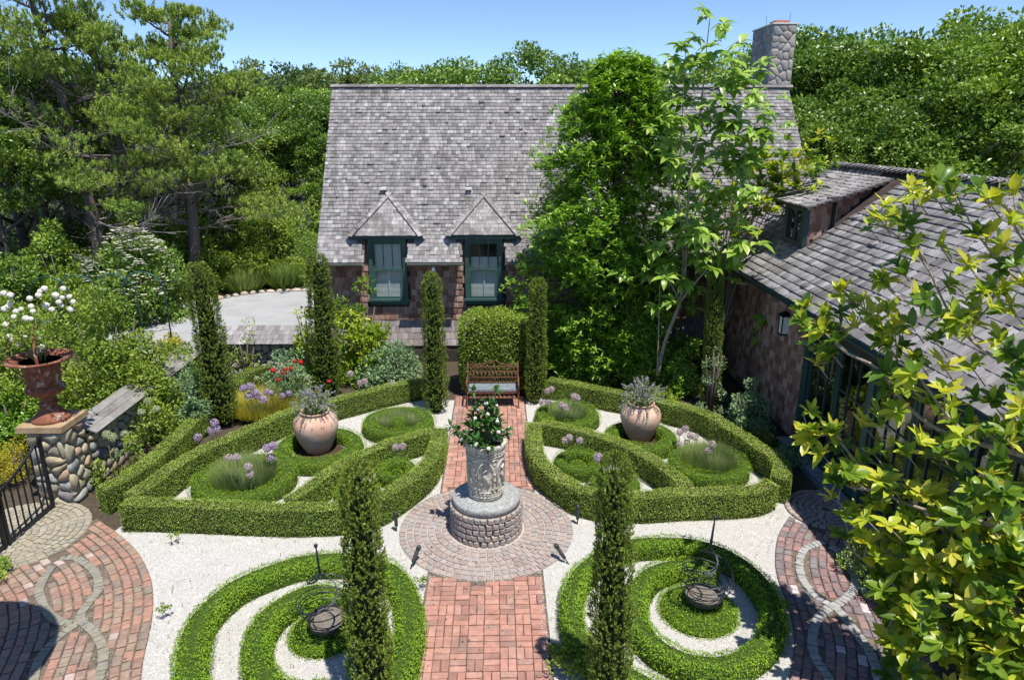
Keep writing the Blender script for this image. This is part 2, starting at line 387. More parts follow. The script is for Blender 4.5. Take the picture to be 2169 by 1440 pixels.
M['bright'] = mat_leaf('bright_leaf', g((0, (0.091, 0.159, 0.021)), (0.5, (0.212, 0.317, 0.034)), (1, (0.424, 0.504, 0.078))), 0.3, 0.42, 0.45)
M['stewartia'] = mat_leaf('glossy_leaf', g((0, (0.098, 0.201, 0.024)), (0.5, (0.225, 0.405, 0.039)), (0.9, (0.404, 0.603, 0.071)), (1, (0.591, 0.667, 0.175))), 0.28, 0.38, 0.5)
M['glaucous'] = mat_leaf('blue_green_leaf', g((0, (0.085, 0.161, 0.082)), (0.5, (0.199, 0.312, 0.146)), (1, (0.378, 0.511, 0.274))), 0.25, 0.5, 0.35)
M['golden'] = mat_leaf('golden_leaf', g((0, (0.220, 0.210, 0.020)), (0.5, (0.430, 0.380, 0.030)), (1, (0.580, 0.500, 0.070))), 0.3, 0.5, 0.3)
M['hakone'] = mat_leaf('golden_grass', g((0, (0.312, 0.300, 0.044)), (0.5, (0.525, 0.475, 0.088)), (1, (0.688, 0.600, 0.165))), 0.3, 0.5, 0.3)
M['magnolia'] = mat_leaf('magnolia_leaf', g((0, (0.070, 0.152, 0.020)), (0.38, (0.158, 0.271, 0.026)), (0.66, (0.350, 0.456, 0.033)), (0.9, (0.583, 0.620, 0.055)), (1, (0.583, 0.422, 0.077))), 0.42, 0.36, 0.5)
M['umbrella'] = mat_leaf('umbrella_leaf', g((0, (0.143, 0.279, 0.039)), (0.6, (0.285, 0.446, 0.068)), (1, (0.476, 0.602, 0.135))), 0.35, 0.33, 0.5)
M['gardenia'] = mat_leaf('gardenia_leaf', g((0, (0.025, 0.078, 0.018)), (0.6, (0.055, 0.149, 0.032)), (0.93, (0.118, 0.234, 0.040)), (1, (0.437, 0.515, 0.172))), 0.2, 0.22, 0.6)
M['lavender'] = mat_leaf('lavender_leaf', g((0, (0.172, 0.247, 0.066)), (0.6, (0.331, 0.419, 0.155)), (1, (0.523, 0.558, 0.332))), 0.25, 0.6, 0.2)
M['grass_blade'] = mat_leaf('grass_blade', g((0, (0.117, 0.207, 0.034)), (0.6, (0.254, 0.368, 0.075)), (1, (0.449, 0.509, 0.169))), 0.3, 0.5, 0.3)
M['lilac'] = mat_leaf('lilac_petal', g((0, (0.250, 0.180, 0.420)), (1, (0.480, 0.380, 0.620))), 0.2, 0.6, 0.2, (1, 1, 1))
M['allium'] = mat_leaf('allium_floret', g((0, (0.400, 0.270, 0.440)), (0.6, (0.560, 0.430, 0.580)), (1, (0.620, 0.600, 0.620))), 0.2, 0.6, 0.2, (1, 1, 1))
M['allium_pink'] = mat_leaf('faded_allium_floret', g((0, (0.520, 0.380, 0.400)), (0.6, (0.620, 0.520, 0.520)), (1, (0.620, 0.620, 0.620))), 0.2, 0.6, 0.2, (1, 1, 1))
M['seed'] = mat_leaf('seed_head', g((0, (0.360, 0.420, 0.200)), (1, (0.600, 0.620, 0.420))), 0.2, 0.6, 0.2, (1, 1, 1))
M['stem'] = mat_plain('green_stem', (0.17, 0.24, 0.09), 0.6, 0, 10.0, 0.2, 0.1)
M['white_petal'] = mat_leaf('white_petal', g((0, (0.84, 0.81, 0.70)), (1, (0.88, 0.86, 0.78))), 0.25, 0.6, 0.2, (1, 1, 1))
M['cream_petal'] = mat_leaf('cream_bract', g((0, (0.578, 0.588, 0.420)), (1, (0.651, 0.651, 0.620))), 0.2, 0.6, 0.2, (1, 1, 1))
M['red_petal'] = mat_leaf('red_petal', g((0, (0.500, 0.015, 0.020)), (1, (0.620, 0.030, 0.030))), 0.2, 0.5, 0.3, (1, 1, 1))
M['litter'] = mat_leaf('fallen_leaf', g((0, (0.10, 0.06, 0.03)), (0.5, (0.22, 0.15, 0.06)), (0.8, (0.16, 0.20, 0.05)), (1, (0.35, 0.26, 0.10))), 0.1, 0.7, 0.2)

# ------------------------------------------------------------------ pieces (bricks, setts, shingles): one shared mesh, many matrices
def rounded_unit(name, mat, b=0.08, bz=0.25, wob=0.0):
    """a unit block (-.5...5, top at z 0, bottom at -1) with worn edges"""
    o = 0.5; i = 0.5 - b
    V = [(-o, -o, -1), (o, -o, -1), (o, o, -1), (-o, o, -1), (-o, -o, -bz), (o, -o, -bz), (o, o, -bz), (-o, o, -bz),
         (-i, -i, 0), (i, -i, 0), (i, i, 0), (-i, i, 0)]
    V = [(x + random.uniform(-wob, wob), y + random.uniform(-wob, wob), z) for x, y, z in V]
    F = [(0, 1, 5, 4), (1, 2, 6, 5), (2, 3, 7, 6), (3, 0, 4, 7), (4, 5, 9, 8), (5, 6, 10, 9), (6, 7, 11, 10), (7, 4, 8, 11), (8, 9, 10, 11)]
    me = bpy.data.meshes.new(name); me.from_pydata(V, [], F); me.materials.append(mat); me.update()
    return me
def piece_matrix(c, ax, ay, az):
    m = Matrix.Identity(4)
    for k in range(3):
        m[k][0], m[k][1], m[k][2], m[k][3] = ax[k], ay[k], az[k], c[k]
    return m
def flat_piece(c, lx, ly, h, a):
    ca, sa = math.cos(a), math.sin(a)
    return piece_matrix(c, (ca * lx, sa * lx, 0), (-sa * ly, ca * ly, 0), (0, 0, h))
def lay_pieces(parent, name, units, mats, limit=300, rest_name=None, margin=0):
    """the pieces that show largest become objects that share the unit meshes, the rest one mesh of kind stuff"""
    rows = []
    for i, m in enumerate(mats):
        c = np.array(m.translation); x, y, z = PX(c)
        seen = z > 0.5 and -margin < x < 2169 + margin and -margin < y < 1440 + margin
        rows.append((0 if seen else 1, z, i))
    rows.sort()
    single = [r[2] for r in rows[:limit] if r[0] == 0]
    chosen = set(single)
    loc = parent.location.copy() if parent is not None else Vector((0, 0, 0))
    inv = Matrix.Translation(-loc)
    for i in single:
        o = bpy.data.objects.new(name, units[i % len(units)])
        col.objects.link(o); o.parent = parent
        o.matrix_basis = inv @ mats[i]
    rest = [i for i in range(len(mats)) if i not in chosen]
    if rest:
        U = []
        for u in units:
            v = np.array([tuple(a.co) for a in u.vertices]); f = np.array([tuple(p.vertices) for p in u.polygons]); U.append((v, f))
        V = []; F = []; rn = []; b = 0
        for i in rest:
            v, f = U[i % len(units)]
            m = np.array(inv @ mats[i])
            V.append(v @ m[:3, :3].T + m[:3, 3]); F.append(f + b); rn.append(np.full(len(v), rng.random())); b += len(v)
        me = mesh_np(rest_name or name + '_field', np.concatenate(V), np.concatenate(F), units[0].materials[0], np.concatenate(rn))
        link(rest_name or name + '_field', me, parent, kind='stuff')

# ------------------------------------------------------------------ leaves: a template set at many places
T_DIAMOND = (np.array([(0, 0, 0), (-0.5, 0.45, 0.06), (0, 1, 0), (0.5, 0.45, 0.06)], float), np.array([(0, 2, 1), (0, 3, 2)]))
T_NEEDLE = (np.array([(-0.5, 0, 0), (0.5, 0, 0), (0, 1, 0)], float), np.array([(0, 1, 2)]))
T_LEAF = (np.array([(0, 0, 0), (-0.42, 0.35, 0.05), (0, 0.35, -0.02), (0.42, 0.35, 0.05), (-0.40, 0.68, 0.02), (0, 0.70, -0.06), (0.40, 0.68, 0.02), (0, 1, -0.16)], float),
          np.array([(0, 2, 1), (0, 3, 2), (1, 2, 5), (1, 5, 4), (2, 3, 6), (2, 6, 5), (4, 5, 7), (5, 6, 7)]))
T_BLADE = (np.array([(-0.5, 0, 0), (0.5, 0, 0), (-0.42, 0.5, 0.0), (0.42, 0.5, 0.0), (0, 1, -0.22)], float), np.array([(0, 1, 3), (0, 3, 2), (2, 3, 4)]))
def leaf_arrays(tpl, pos, d, nrm, L, W, rnd):
    n = len(pos); tv, tf = tpl
    d = norm(d); s = norm(np.cross(d, nrm)); nn = np.cross(s, d)
    L = np.broadcast_to(np.asarray(L, float), (n,)); W = np.broadcast_to(np.asarray(W, float), (n,))
    V = (pos[:, None, :] + tv[None, :, 0, None] * (s * W[:, None])[:, None, :] + tv[None, :, 1, None] * (d * L[:, None])[:, None, :]
         + tv[None, :, 2, None] * (nn * L[:, None])[:, None, :]).reshape(-1, 3)
    k = len(tv)
    F = (tf[None] + (np.arange(n) * k)[:, None, None]).reshape(-1, 3)
    return V, F, np.repeat(rnd, k)
class Leaves:
    def __init__(s): s.V = []; s.F = []; s.r = []; s.b = 0
    def add(s, tpl, pos, d, nrm, L, W, rnd):
        if len(pos) == 0: return s
        V, F, r = leaf_arrays(tpl, np.asarray(pos, float), np.asarray(d, float), np.asarray(nrm, float), L, W, np.asarray(rnd, float))
        s.V.append(V); s.F.append(F + s.b); s.r.append(r); s.b += len(V)
        return s
    def mesh(s, name, mat, smooth=False):
        return mesh_np(name, np.concatenate(s.V), np.concatenate(s.F), mat, np.concatenate(s.r), smooth)
    def build(s, name, mat, parent=None, loc=None, kind=None, smooth=False):
        return link(name, s.mesh(name, mat, smooth), parent, loc, kind)
def leaf_dirs(out, outw=0.6, up=0.35, rand=0.8, face_up=0.5):
    n = len(out)
    d = norm(out * outw + np.array([0, 0, up]) + runit(n) * rand)
    nr = norm(out * 0.6 + np.array([0, 0, face_up]) + runit(n) * 0.7)
    return d, nr
def clump_leaves(L, centres, radii, per, size, asp=0.5, tpl=T_DIAMOND, squash=0.8, up=0.2, rand=0.8, shell=0.55, low=0.25, vary=0.25, bright=None, face=0.75):
    """leaves over the upper shell of each clump; each clump a little lighter or darker"""
    for k, (c, r) in enumerate(zip(centres, radii)):
        n = int(per if not hasattr(per, '__len__') else per[k])
        u = runit(n)
        keep = u[:, 2] > -1 + low * 2 * rng.random(n)
        u = u[keep]; n = len(u)
        rr = r * (shell + (1 - shell) * rng.random(n) ** 0.6)
        p = np.asarray(c) + u * rr[:, None] * np.array([1, 1, squash])
        d, nr = leaf_dirs(u, 0.6, up, rand, face)
        s = size * rng.uniform(0.7, 1.25, n)
        base = rng.random() if bright is None else bright[k]
        L.add(tpl, p, d, nr, s, s * asp, np.clip(base * vary * 2 + rng.random(n) * (1 - vary * 2), 0, 1))
    return L
# ================================================================== THE SETTING
# ground, gravel, paths
def sheet(name, poly, z, mat, kind='structure', label=None):
    mb = MB(); mb.add([(p[0], p[1], z) for p in poly], [tuple(range(len(poly)))])
    o = mb.build(name, mat, kind=kind)
    if label: o['label'] = label
    return o
gr = MB(); NG = 60
xs = np.r_[np.linspace(-500, -40, 10), np.linspace(-30, 30, 25), np.linspace(40, 500, 10)]
ys = np.r_[np.linspace(-80, -5, 6), np.linspace(0, 40, 25), np.linspace(50, 700, 14)]
XX, YY = np.meshgrid(xs, ys)
ZZ = np.where(YY > 30, -(YY - 30) * 0.0, 0.0)
V = np.stack([XX.ravel(), YY.ravel(), ZZ.ravel()], 1)
nx = len(xs)
F = [(j * nx + i, j * nx + i + 1, (j + 1) * nx + i + 1, (j + 1) * nx + i) for j in range(len(ys) - 1) for i in range(nx - 1)]
gm = mesh_np('ground', V, np.array(F), None)
gmat, nt, b, out = new_mat('ground_soil_and_grass')
fac = ramp(nt, noise(nt, 0.35, 5.0, 0.6), [(0.42, (0, 0, 0)), (0.56, (1, 1, 1))])
soil = ramp(nt, noise(nt, 14.0, 6.0, 0.7), [(0.3, (0.035, 0.024, 0.018)), (0.7, (0.12, 0.085, 0.06))])
grass = ramp(nt, noise(nt, 9.0, 6.0, 0.7), [(0.3, (0.022, 0.030, 0.010)), (0.7, (0.055, 0.065, 0.022))])
gpos = node(nt, 'ShaderNodeNewGeometry'); sx = node(nt, 'ShaderNodeSeparateXYZ'); nt.links.new(gpos.outputs['Position'], sx.inputs[0])
far = math_node(nt, 'GREATER_THAN', sx.outputs[1], 20.0)
nt.links.new(mixc(nt, math_node(nt, 'MAXIMUM', math_node(nt, 'MULTIPLY', fac, 0.35), far), soil, grass), b.inputs['Base Color'])
b.inputs['Roughness'].default_value = 0.95
bump(nt, b, noise(nt, 30.0, 5.0, 0.7), 0.9, 0.03)
gm.materials.append(gmat)
link('ground', gm, kind='structure')

GP = [(-6.1, 5.0), (-6.1, 9.8), (-5.7, 11.2), (-4.7, 13.0), (-3.2, 14.4), (-1.9, 15.3), (1.3, 15.3), (2.45, 14.7), (3.8, 13.8), (4.5, 12.9), (4.95, 11.5), (5.0, 10.2), (4.7, 5.0)]
bed = sheet('gravel_bed', GP, 0.004, M['gravel_bed'])
# loose chips of white gravel
def inside(poly, x, y):
    r = np.zeros(len(x), bool); n = len(poly)
    for i in range(n):
        (x0, y0), (x1, y1) = poly[i], poly[i - 1]
        c = ((y0 > y) != (y1 > y)) & (x < (x1 - x0) * (y - y0) / (y1 - y0 + 1e-12) + x0)
        r ^= c
    return r
n = 75000
gx = rng.uniform(-6.1, 5.0, n); gy = 5.6 + 9.6 * rng.random(n) ** 1.25
k = inside(GP, gx, gy) & ((np.abs(gx + 0.2) > 0.82)) & (np.hypot(gx + 0.2, gy - 9.79) > 1.40)
gx, gy = gx[k], gy[k]; n = len(gx)
s = rng.uniform(0.006, 0.016, n)
tet = np.array([(1, 0, -0.2), (-0.5, 0.87, -0.2), (-0.5, -0.87, -0.2), (0.1, 0.1, 0.75)])
a = rng.uniform(0, 6.28, n)
ca, sa = np.cos(a), np.sin(a)
Vx = tet[None, :, 0] * ca[:, None] - tet[None, :, 1] * sa[:, None]
Vy = tet[None, :, 0] * sa[:, None] + tet[None, :, 1] * ca[:, None]
V = np.stack([gx[:, None] + Vx * s[:, None], gy[:, None] + Vy * s[:, None] * rng.uniform(0.6, 1, n)[:, None], 0.006 + tet[None, :, 2] * s[:, None]], 2).reshape(-1, 3)
F = (np.array([(0, 1, 3), (1, 2, 3), (2, 0, 3)])[None] + (np.arange(n) * 4)[:, None, None]).reshape(-1, 3)
link('gravel', mesh_np('gravel', V, F, M['gravel'], np.repeat(rng.random(n), 4)), kind='stuff')

# ---- the central brick path, laid in pairs of bricks
CX0, CY0, CR = -0.20, 9.79, 1.38           # the round of setts in the middle of the garden
path = sheet('brick_path', [(-1.03, 4.6), (0.63, 4.6), (0.63, 15.6), (-1.03, 15.6)], 0.008, M['joint'])
brick_u = [rounded_unit('brick', M['brick'], 0.05, 0.12, 0.012) for _ in range(4)]
mats = []
PAVE = 0.034
for j in range(-1, 54):
    for i in range(8):
        x0 = -1.0 + i * 0.2; y0 = 4.7 + j * 0.2
        hor = ((i + j) % 2 == 0) ^ (random.random() < 0.22)
        for h in (0, 1):
            if hor: c = (x0 + 0.1, y0 + 0.05 + 0.1 * h); sz = (0.192, 0.092)
            else: c = (x0 + 0.05 + 0.1 * h, y0 + 0.1); sz = (0.092, 0.192)
            if math.hypot(c[0] - CX0, c[1] - CY0) < CR + 0.035: continue
            z = PAVE + random.uniform(-0.004, 0.004)
            mats.append(flat_piece((c[0] + random.uniform(-.004, .004), c[1] + random.uniform(-.004, .004), z), sz[0] * random.uniform(.96, 1.0), sz[1] * random.uniform(.95, 1.0), 0.03, random.gauss(0, 0.012)))
random.shuffle(mats)
lay_pieces(path, 'brick', brick_u, mats, 300)

# ---- rings of setts
def ring_setts(parent, c, r0, r1, pitch, length, unit, limit=300, z=PAVE, a0=0.0, a1=2 * math.pi, name='sett', test=None):
    mats = []
    nr = max(1, round((r1 - r0) / pitch)); pitch = (r1 - r0) / nr
    for k in range(nr):
        r = r0 + (k + 0.5) * pitch
        m = max(6, round(2 * math.pi * r / length)); off = random.random()
        for q in range(m):
            a = 2 * math.pi * (q + off) / m
            if not (a0 <= a % (2 * math.pi) <= a1): continue
            p = (c[0] + r * math.cos(a), c[1] + r * math.sin(a))
            if test and not test(*p): continue
            mats.append(flat_piece((p[0], p[1], z + random.uniform(-.004, .004)), (pitch - 0.014) * random.uniform(.93, 1.02), (2 * math.pi * r / m - 0.012) * random.uniform(.92, 1.0), 0.03, a + random.gauss(0, 0.03)))
    random.shuffle(mats)
    lay_pieces(parent, name, unit, mats, limit)
circ = sheet('sett_circle', [(CX0 + CR * math.cos(t), CY0 + CR * math.sin(t)) for t in np.linspace(0, 2 * math.pi, 64, endpoint=False)], 0.014, M['sand'])
ring_setts(circ, (CX0, CY0), 0.60, CR, 0.112, 0.115, [rounded_unit('sett', M['porphyry'], 0.1, 0.2, 0.03) for _ in range(4)])

# ---- curving brick paths with ribbons of grey setts
def curved_path(name, edge_px, side, n_courses, ribbons_px, lim=300, test=None, width=0.118, bm='old_brick', sm='sett'):
    E_ = smooth_line([p[:2] for p in gpts(edge_px)], 0.02)
    T = norm(np.gradient(E_, axis=0)); N = np.stack([-T[:, 1], T[:, 0]], 1) * side
    base = [tuple(p) for p in E_] + [tuple(p) for p in (E_ + N * (n_courses * width + 0.05))[::-1]]
    par = sheet(name, base, 0.010 if side > 0 else 0.011, M['joint'])
    rib = [smooth_line([p[:2] for p in gpts(r)], 0.03) for r in ribbons_px]
    ribs = np.concatenate(rib)
    bricks, setts = [], []
    for k in range(n_courses):
        C = E_ + N * ((k + 0.5) * width)
        d = np.r_[0, np.cumsum(np.linalg.norm(np.diff(C, axis=0), axis=1))]
        s = random.random() * 0.1
        while s < d[-1] - 0.05:
            ln = random.uniform(0.13, 0.205)
            m_ = s + ln / 2
            p = np.array([np.interp(m_, d, C[:, 0]), np.interp(m_, d, C[:, 1])])
            t = np.array([np.interp(m_, d, T[:, 0]), np.interp(m_, d, T[:, 1])])
            if test is None or test(*p):
                ang = math.atan2(t[1], t[0])
                if np.min(np.hypot(*(ribs - p).T)) < 0.085: pass
                else:
                    bricks.append(flat_piece((p[0], p[1], PAVE + random.uniform(-.006, .006)), ln - 0.012, (width - 0.013) * random.uniform(.9, 1.0), 0.03, ang + random.gauss(0, .035)))
            s += ln
    for r_ in rib:
        d = np.r_[0, np.cumsum(np.linalg.norm(np.diff(r_, axis=0), axis=1))]; s = 0.04
        while s < d[-1]:
            q = np.array([np.interp(s, d, r_[:, 0]), np.interp(s, d, r_[:, 1])]); q2 = np.array([np.interp(s + .03, d, r_[:, 0]), np.interp(s + .03, d, r_[:, 1])]); t = q2 - q
            side_ok = np.min(np.hypot(*(E_ - q).T)) < n_courses * width and (test is None or test(*q))
            if side_ok and np.hypot(*t) > 1e-4:
                ln = random.uniform(.072, .095)
                setts.append(flat_piece((q[0], q[1], PAVE + .006 + random.uniform(-.003, .004)), ln - .010, random.uniform(.105, .125), .03, math.atan2(t[1], t[0]) + random.gauss(0, .08))); s += ln
            else: s += .08
    random.shuffle(bricks); random.shuffle(setts)
    lay_pieces(par, 'brick', [rounded_unit('brick', M[bm], 0.12, 0.3, 0.035) for _ in range(5)], bricks, lim)
    lay_pieces(par, 'sett', [rounded_unit('sett', M[sm], 0.1, 0.25, 0.03) for _ in range(4)], setts, lim)
    return par
LC = np.array([-7.55, 9.72]); LR = 1.04
left_landing_test = lambda x, y: math.hypot(x - LC[0], y - LC[1]) > LR + 0.05
curved_path('curved_brick_path', [(288, 1600), (296, 1500), (300, 1440), (304, 1400), (313, 1360), (322, 1315), (325, 1268), (318, 1220), (292, 1170), (252, 1132), (205, 1100)], 1, 36,
            [[(127, 1187), (158, 1184), (190, 1202), (206, 1224), (208, 1255), (185, 1284), (171, 1313), (198, 1340), (216, 1369), (219, 1403), (211, 1437), (190, 1480)],
             [(111, 1202), (92, 1231), (84, 1258), (105, 1303), (140, 1322), (171, 1318)], [(160, 1325), (127, 1350), (100, 1377), (82, 1403), (74, 1430), (70, 1470)]],
            300, lambda x, y: left_landing_test(x, y) and -8.2 < x and y > 5.6)
land = sheet('paved_landing', [(LC[0] + LR * math.cos(t), LC[1] + LR * math.sin(t)) for t in np.linspace(0, 2 * math.pi, 48, endpoint=False)], 0.016, M['paver'])
ring_setts(land, LC, 0.12, LR, 0.105, 0.12, [rounded_unit('paver', M['paver'], 0.06, 0.15, 0.04) for _ in range(4)], name='paver', z=PAVE + .004)
RC = np.array([5.46, 10.22]); RR = 0.66
curved_path('winding_brick_path', [(1648, 1600), (1660, 1500), (1671, 1440), (1680, 1380), (1681, 1340), (1668, 1285), (1648, 1230), (1641, 1185), (1648, 1135), (1668, 1100)], -1, 13,
            [[(1745, 1150), (1705, 1165), (1693, 1195), (1700, 1230), (1725, 1262), (1760, 1285), (1785, 1305), (1815, 1345), (1845, 1390), (1860, 1440), (1866, 1490)],
             [(1760, 1160), (1795, 1185), (1810, 1220), (1808, 1250), (1785, 1275), (1745, 1298), (1725, 1330), (1720, 1370), (1732, 1405), (1755, 1440), (1770, 1480)]],
            300, lambda x, y: math.hypot(x - RC[0], y - RC[1]) > RR + 0.05 and x < 5.7 and y > 5.6, bm='purple_brick', sm='pale_sett')
land2 = sheet('round_landing', [(RC[0] + RR * math.cos(t), RC[1] + RR * math.sin(t)) for t in np.linspace(0, 2 * math.pi, 48, endpoint=False)], 0.017, M['joint'])
ring_setts(land2, RC, 0.06, RR, 0.10, 0.115, [rounded_unit('sett', M['porphyry'], 0.1, 0.25, 0.03) for _ in range(4)], z=PAVE + .004)

n = 2600
sy = rng.uniform(5.8, 14.8, n); sd_ = rng.choice([-1, 1], n); sx2 = -0.2 + sd_ * (0.80 - np.abs(rng.normal(0, .05, n)))
k = np.hypot(sx2 - CX0, sy - CY0) > CR; sx2, sy = sx2[k], sy[k]; n = len(sx2); s = rng.uniform(.004, .009, n)
V = (np.stack([sx2, sy, np.full(n, PAVE + .004)], 1)[:, None, :] + tet[None] * s[:, None, None]).reshape(-1, 3)
F = (np.array([(0, 1, 3), (1, 2, 3), (2, 0, 3)])[None] + (np.arange(n) * 4)[:, None, None]).reshape(-1, 3)
link('gravel_spill', mesh_np('gravel_spill', V, F, M['gravel'], np.repeat(rng.random(n), 4)), kind='stuff')
n = 1500
lx, ly = rng.uniform(-6.3, 5.4, n), 5.8 + 8.5 * rng.random(n) ** 1.2
u = rng.normal(size=(n, 3)); u[:, 2] *= .15
Leaves().add(T_DIAMOND, np.stack([lx, ly, np.full(n, .045)], 1), u, np.tile([0, 0, 1.0], (n, 1)) + runit(n) * .3, rng.uniform(.015, .05, n), rng.uniform(.008, .022, n), rng.random(n)).build('fallen_leaves', M['litter'], kind='stuff')

# ---- the driveway beyond the wall, edged with stones
drive_px = [(300, 672), (335, 655), (390, 645), (450, 637), (505, 627), (560, 620), (620, 617), (665, 616)]
dl = [p[:2] for p in gpts(drive_px)]
drive = sheet('driveway', dl + [(-5.0, 27.0), (-5.0, 17.2), (-7.8, 17.0), (-9.5, 17.2), (-12.5, 21.0)], 0.02, M['drive'])
ed = smooth_line(dl, 0.32)
su = []
for q in range(4):
    mb = MB(); mb.lathe([(0.0, 0.10), (0.07, 0.09), (0.13, 0.05), (0.15, 0.0)], 8, wob=lambda a, k, r: r * (1 + 0.25 * math.sin(2 * a + q) + random.uniform(-.12, .12)))
    su.append(mb.mesh('edging_stone', M['edge_stone']))
for i, p in enumerate(ed):
    o = link('edging_stone', su[i % 4], drive, (p[0], p[1], 0.02)); o.rotation_euler = (0, 0, i * 1.7); o.scale = (random.uniform(.8, 1.3),) * 2 + (random.uniform(.8, 1.4),)

# ================================================================== CLIPPED HEDGES
def sweep_frame(line):
    T = norm(np.gradient(line, axis=0)); N = np.stack([-T[:, 1], T[:, 0]], 1)
    return T, N
def hedge(name, label, px, h, w, mat, core, cat='hedge', dens=5400, leaf=0.0168, rounded=False, group=None, closed=False, z=None, world=None, asp=0.6, taper=0.0):
    pts = [G(a, b, h if z is None else z)[:2] for a, b in px] if world is None else world
    ln = smooth_line(pts, 0.05, closed)
    T, N = sweep_frame(ln)
    if closed: ln = ln[:-1]; T = T[:-1]; N = N[:-1]
    base = ln.mean(0)
    root = empty(name, (base[0], base[1], 0), label, cat, group)
    ln = ln - base
    m = len(ln)
    # the woody inside
    q = 0.022
    if rounded: prof = [((w / 2 - q) * math.copysign(abs(math.cos(t)) ** .55, math.cos(t)), max(0, (h - q) * max(0, math.sin(t)) ** .6)) for t in np.linspace(0, math.pi, 9)]
    else: prof = [(w / 2 - q, 0.0), (w / 2 - q, h - q), (-w / 2 + q, h - q), (-w / 2 + q, 0.0)]
    V = []; k = len(prof)
    for i in range(m):
        for (a, b) in prof: V.append((ln[i, 0] + N[i, 0] * a, ln[i, 1] + N[i, 1] * a, b))
    F = [(i * k + j, i * k + j + 1, ((i + 1) % m) * k + j + 1, ((i + 1) % m) * k + j) for i in range(m if closed else m - 1) for j in range(k - 1)]
    mb = MB(); mb.add(V, F)
    if not closed: mb.f += [tuple(range(k)), tuple((m - 1) * k + j for j in range(k - 1, -1, -1))]; mb.sm += [False, False]
    mb.build('branches', core, root)
    # leaves over every face
    d = np.r_[0, np.cumsum(np.linalg.norm(np.diff(ln, axis=0), axis=1))]; tot = d[-1] + (0.05 if closed else 0)
    if rounded: per = (h + w / 2) * 1.45
    else: per = w + 2 * h
    n = int(tot * per * dens)
    s = rng.random(n) * tot; u = rng.random(n)
    cx = np.interp(s, d, ln[:, 0]); cy = np.interp(s, d, ln[:, 1])
    nx_ = np.interp(s, d, N[:, 0]); ny_ = np.interp(s, d, N[:, 1])
    lump = 0.007 * np.sin(s * 7.3 + 1.1) + 0.005 * np.sin(s * 17.0 + u * 9) + 0.004 * np.sin(s * 31 + u * 23) + rng.normal(0, 0.004, n)
    if rounded: lump = lump + .016 * np.sin(s * 23 + u * 15) * np.sin(u * 21 - s * 9) + .010 * np.sin(s * 47 + u * 31) + rng.normal(0, .006, n)
    if rounded:
        t = u * math.pi; a = (w / 2) * np.sign(np.cos(t)) * np.abs(np.cos(t)) ** .55; bz = h * np.sin(t) ** .6
        oa, ob = np.cos(t), np.sin(t)
    else:
        q = u * per
        sideA = q < h; top = (q >= h) & (q < h + w)
        a = np.where(sideA, w / 2, np.where(top, w / 2 - (q - h), -w / 2)); bz = np.where(sideA, q, np.where(top, h, per - q))
        oa = np.where(sideA, 1.0, np.where(top, 0.0, -1.0)); ob = np.where(top, 1.0, 0.15)
    w_var = 1 + (.07 * np.sin(s * 2.3 + 1) + .05 * np.sin(s * 5.7)) * (1.0 if rounded else .25)
    stray = np.where(rng.random(n) < .012, rng.uniform(.01, .045, n), 0) * (ob > .5)
    a = a * w_var + oa * lump; bz = bz * (1 + (.06 * np.sin(s * 3.1) if rounded else .012 * np.sin(s * 2.1))) + stray; bz = np.maximum(bz + ob * lump, 0.005)
    pos = np.stack([cx + nx_ * a, cy + ny_ * a, bz], 1)
    thin = (bz > .10) | (rng.random(n) < .45) | rounded
    out = norm(np.stack([nx_ * oa, ny_ * oa, ob], 1))
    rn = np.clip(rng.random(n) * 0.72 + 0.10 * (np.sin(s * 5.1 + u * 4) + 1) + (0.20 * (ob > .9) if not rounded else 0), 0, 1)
    L = Leaves()
    dd = norm(out * .25 + runit(n) + np.array([0, 0, .12])); nr = norm(out * 1.5 + runit(n) * .75)
    sz = leaf * rng.uniform(0.75, 1.3, n)
    L.add(T_DIAMOND, pos[thin], dd[thin], nr[thin], sz[thin], sz[thin] * asp, rn[thin])
    if not closed:
        for e, sg in ((0, -1), (-1, 1)):
            ne = int(w * h * dens)
            aa = rng.uniform(-w / 2, w / 2, ne); zz = rng.uniform(0, h, ne)
            if rounded: kk = zz < h * np.sqrt(np.maximum(0, 1 - (2 * aa / w) ** 2)); aa, zz = aa[kk], zz[kk]; ne = len(aa)
            pe = np.stack([ln[e, 0] + N[e, 0] * aa + T[e, 0] * sg * 0.015, ln[e, 1] + N[e, 1] * aa + T[e, 1] * sg * 0.015, zz], 1)
            oe = np.tile(np.array([T[e, 0] * sg, T[e, 1] * sg, 0.15]), (ne, 1))
            dd, nr = leaf_dirs(oe, 0.5, 0.25, 0.9, 0.5)
            L.add(T_DIAMOND, pe, dd, nr, leaf * rng.uniform(.75, 1.3, ne), leaf * asp, rng.random(ne) * .8)
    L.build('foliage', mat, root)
    return root
HB, HC = M['box'], M['box_core']
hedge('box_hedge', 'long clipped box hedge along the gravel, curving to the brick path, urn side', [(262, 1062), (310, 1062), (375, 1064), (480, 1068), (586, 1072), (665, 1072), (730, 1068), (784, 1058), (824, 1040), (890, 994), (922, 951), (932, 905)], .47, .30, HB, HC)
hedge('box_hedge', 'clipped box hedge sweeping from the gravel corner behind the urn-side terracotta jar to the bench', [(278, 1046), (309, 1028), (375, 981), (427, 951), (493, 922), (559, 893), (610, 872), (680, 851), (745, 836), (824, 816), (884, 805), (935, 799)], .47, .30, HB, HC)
hedge('box_hedge', 'curved box hedge dividing the parterre beside the urn-side terracotta jar', [(915, 911), (877, 920), (824, 936), (771, 957), (718, 983), (679, 1010), (640, 1038), (612, 1056)], .45, .27, HB, HC)
hedge('box_hedge', 'straight box hedge outside the parterre by the field stone wall', [(214, 1034), (262, 1012), (309, 980), (361, 933), (401, 896), (432, 868)], .45, .30, HB, HC)
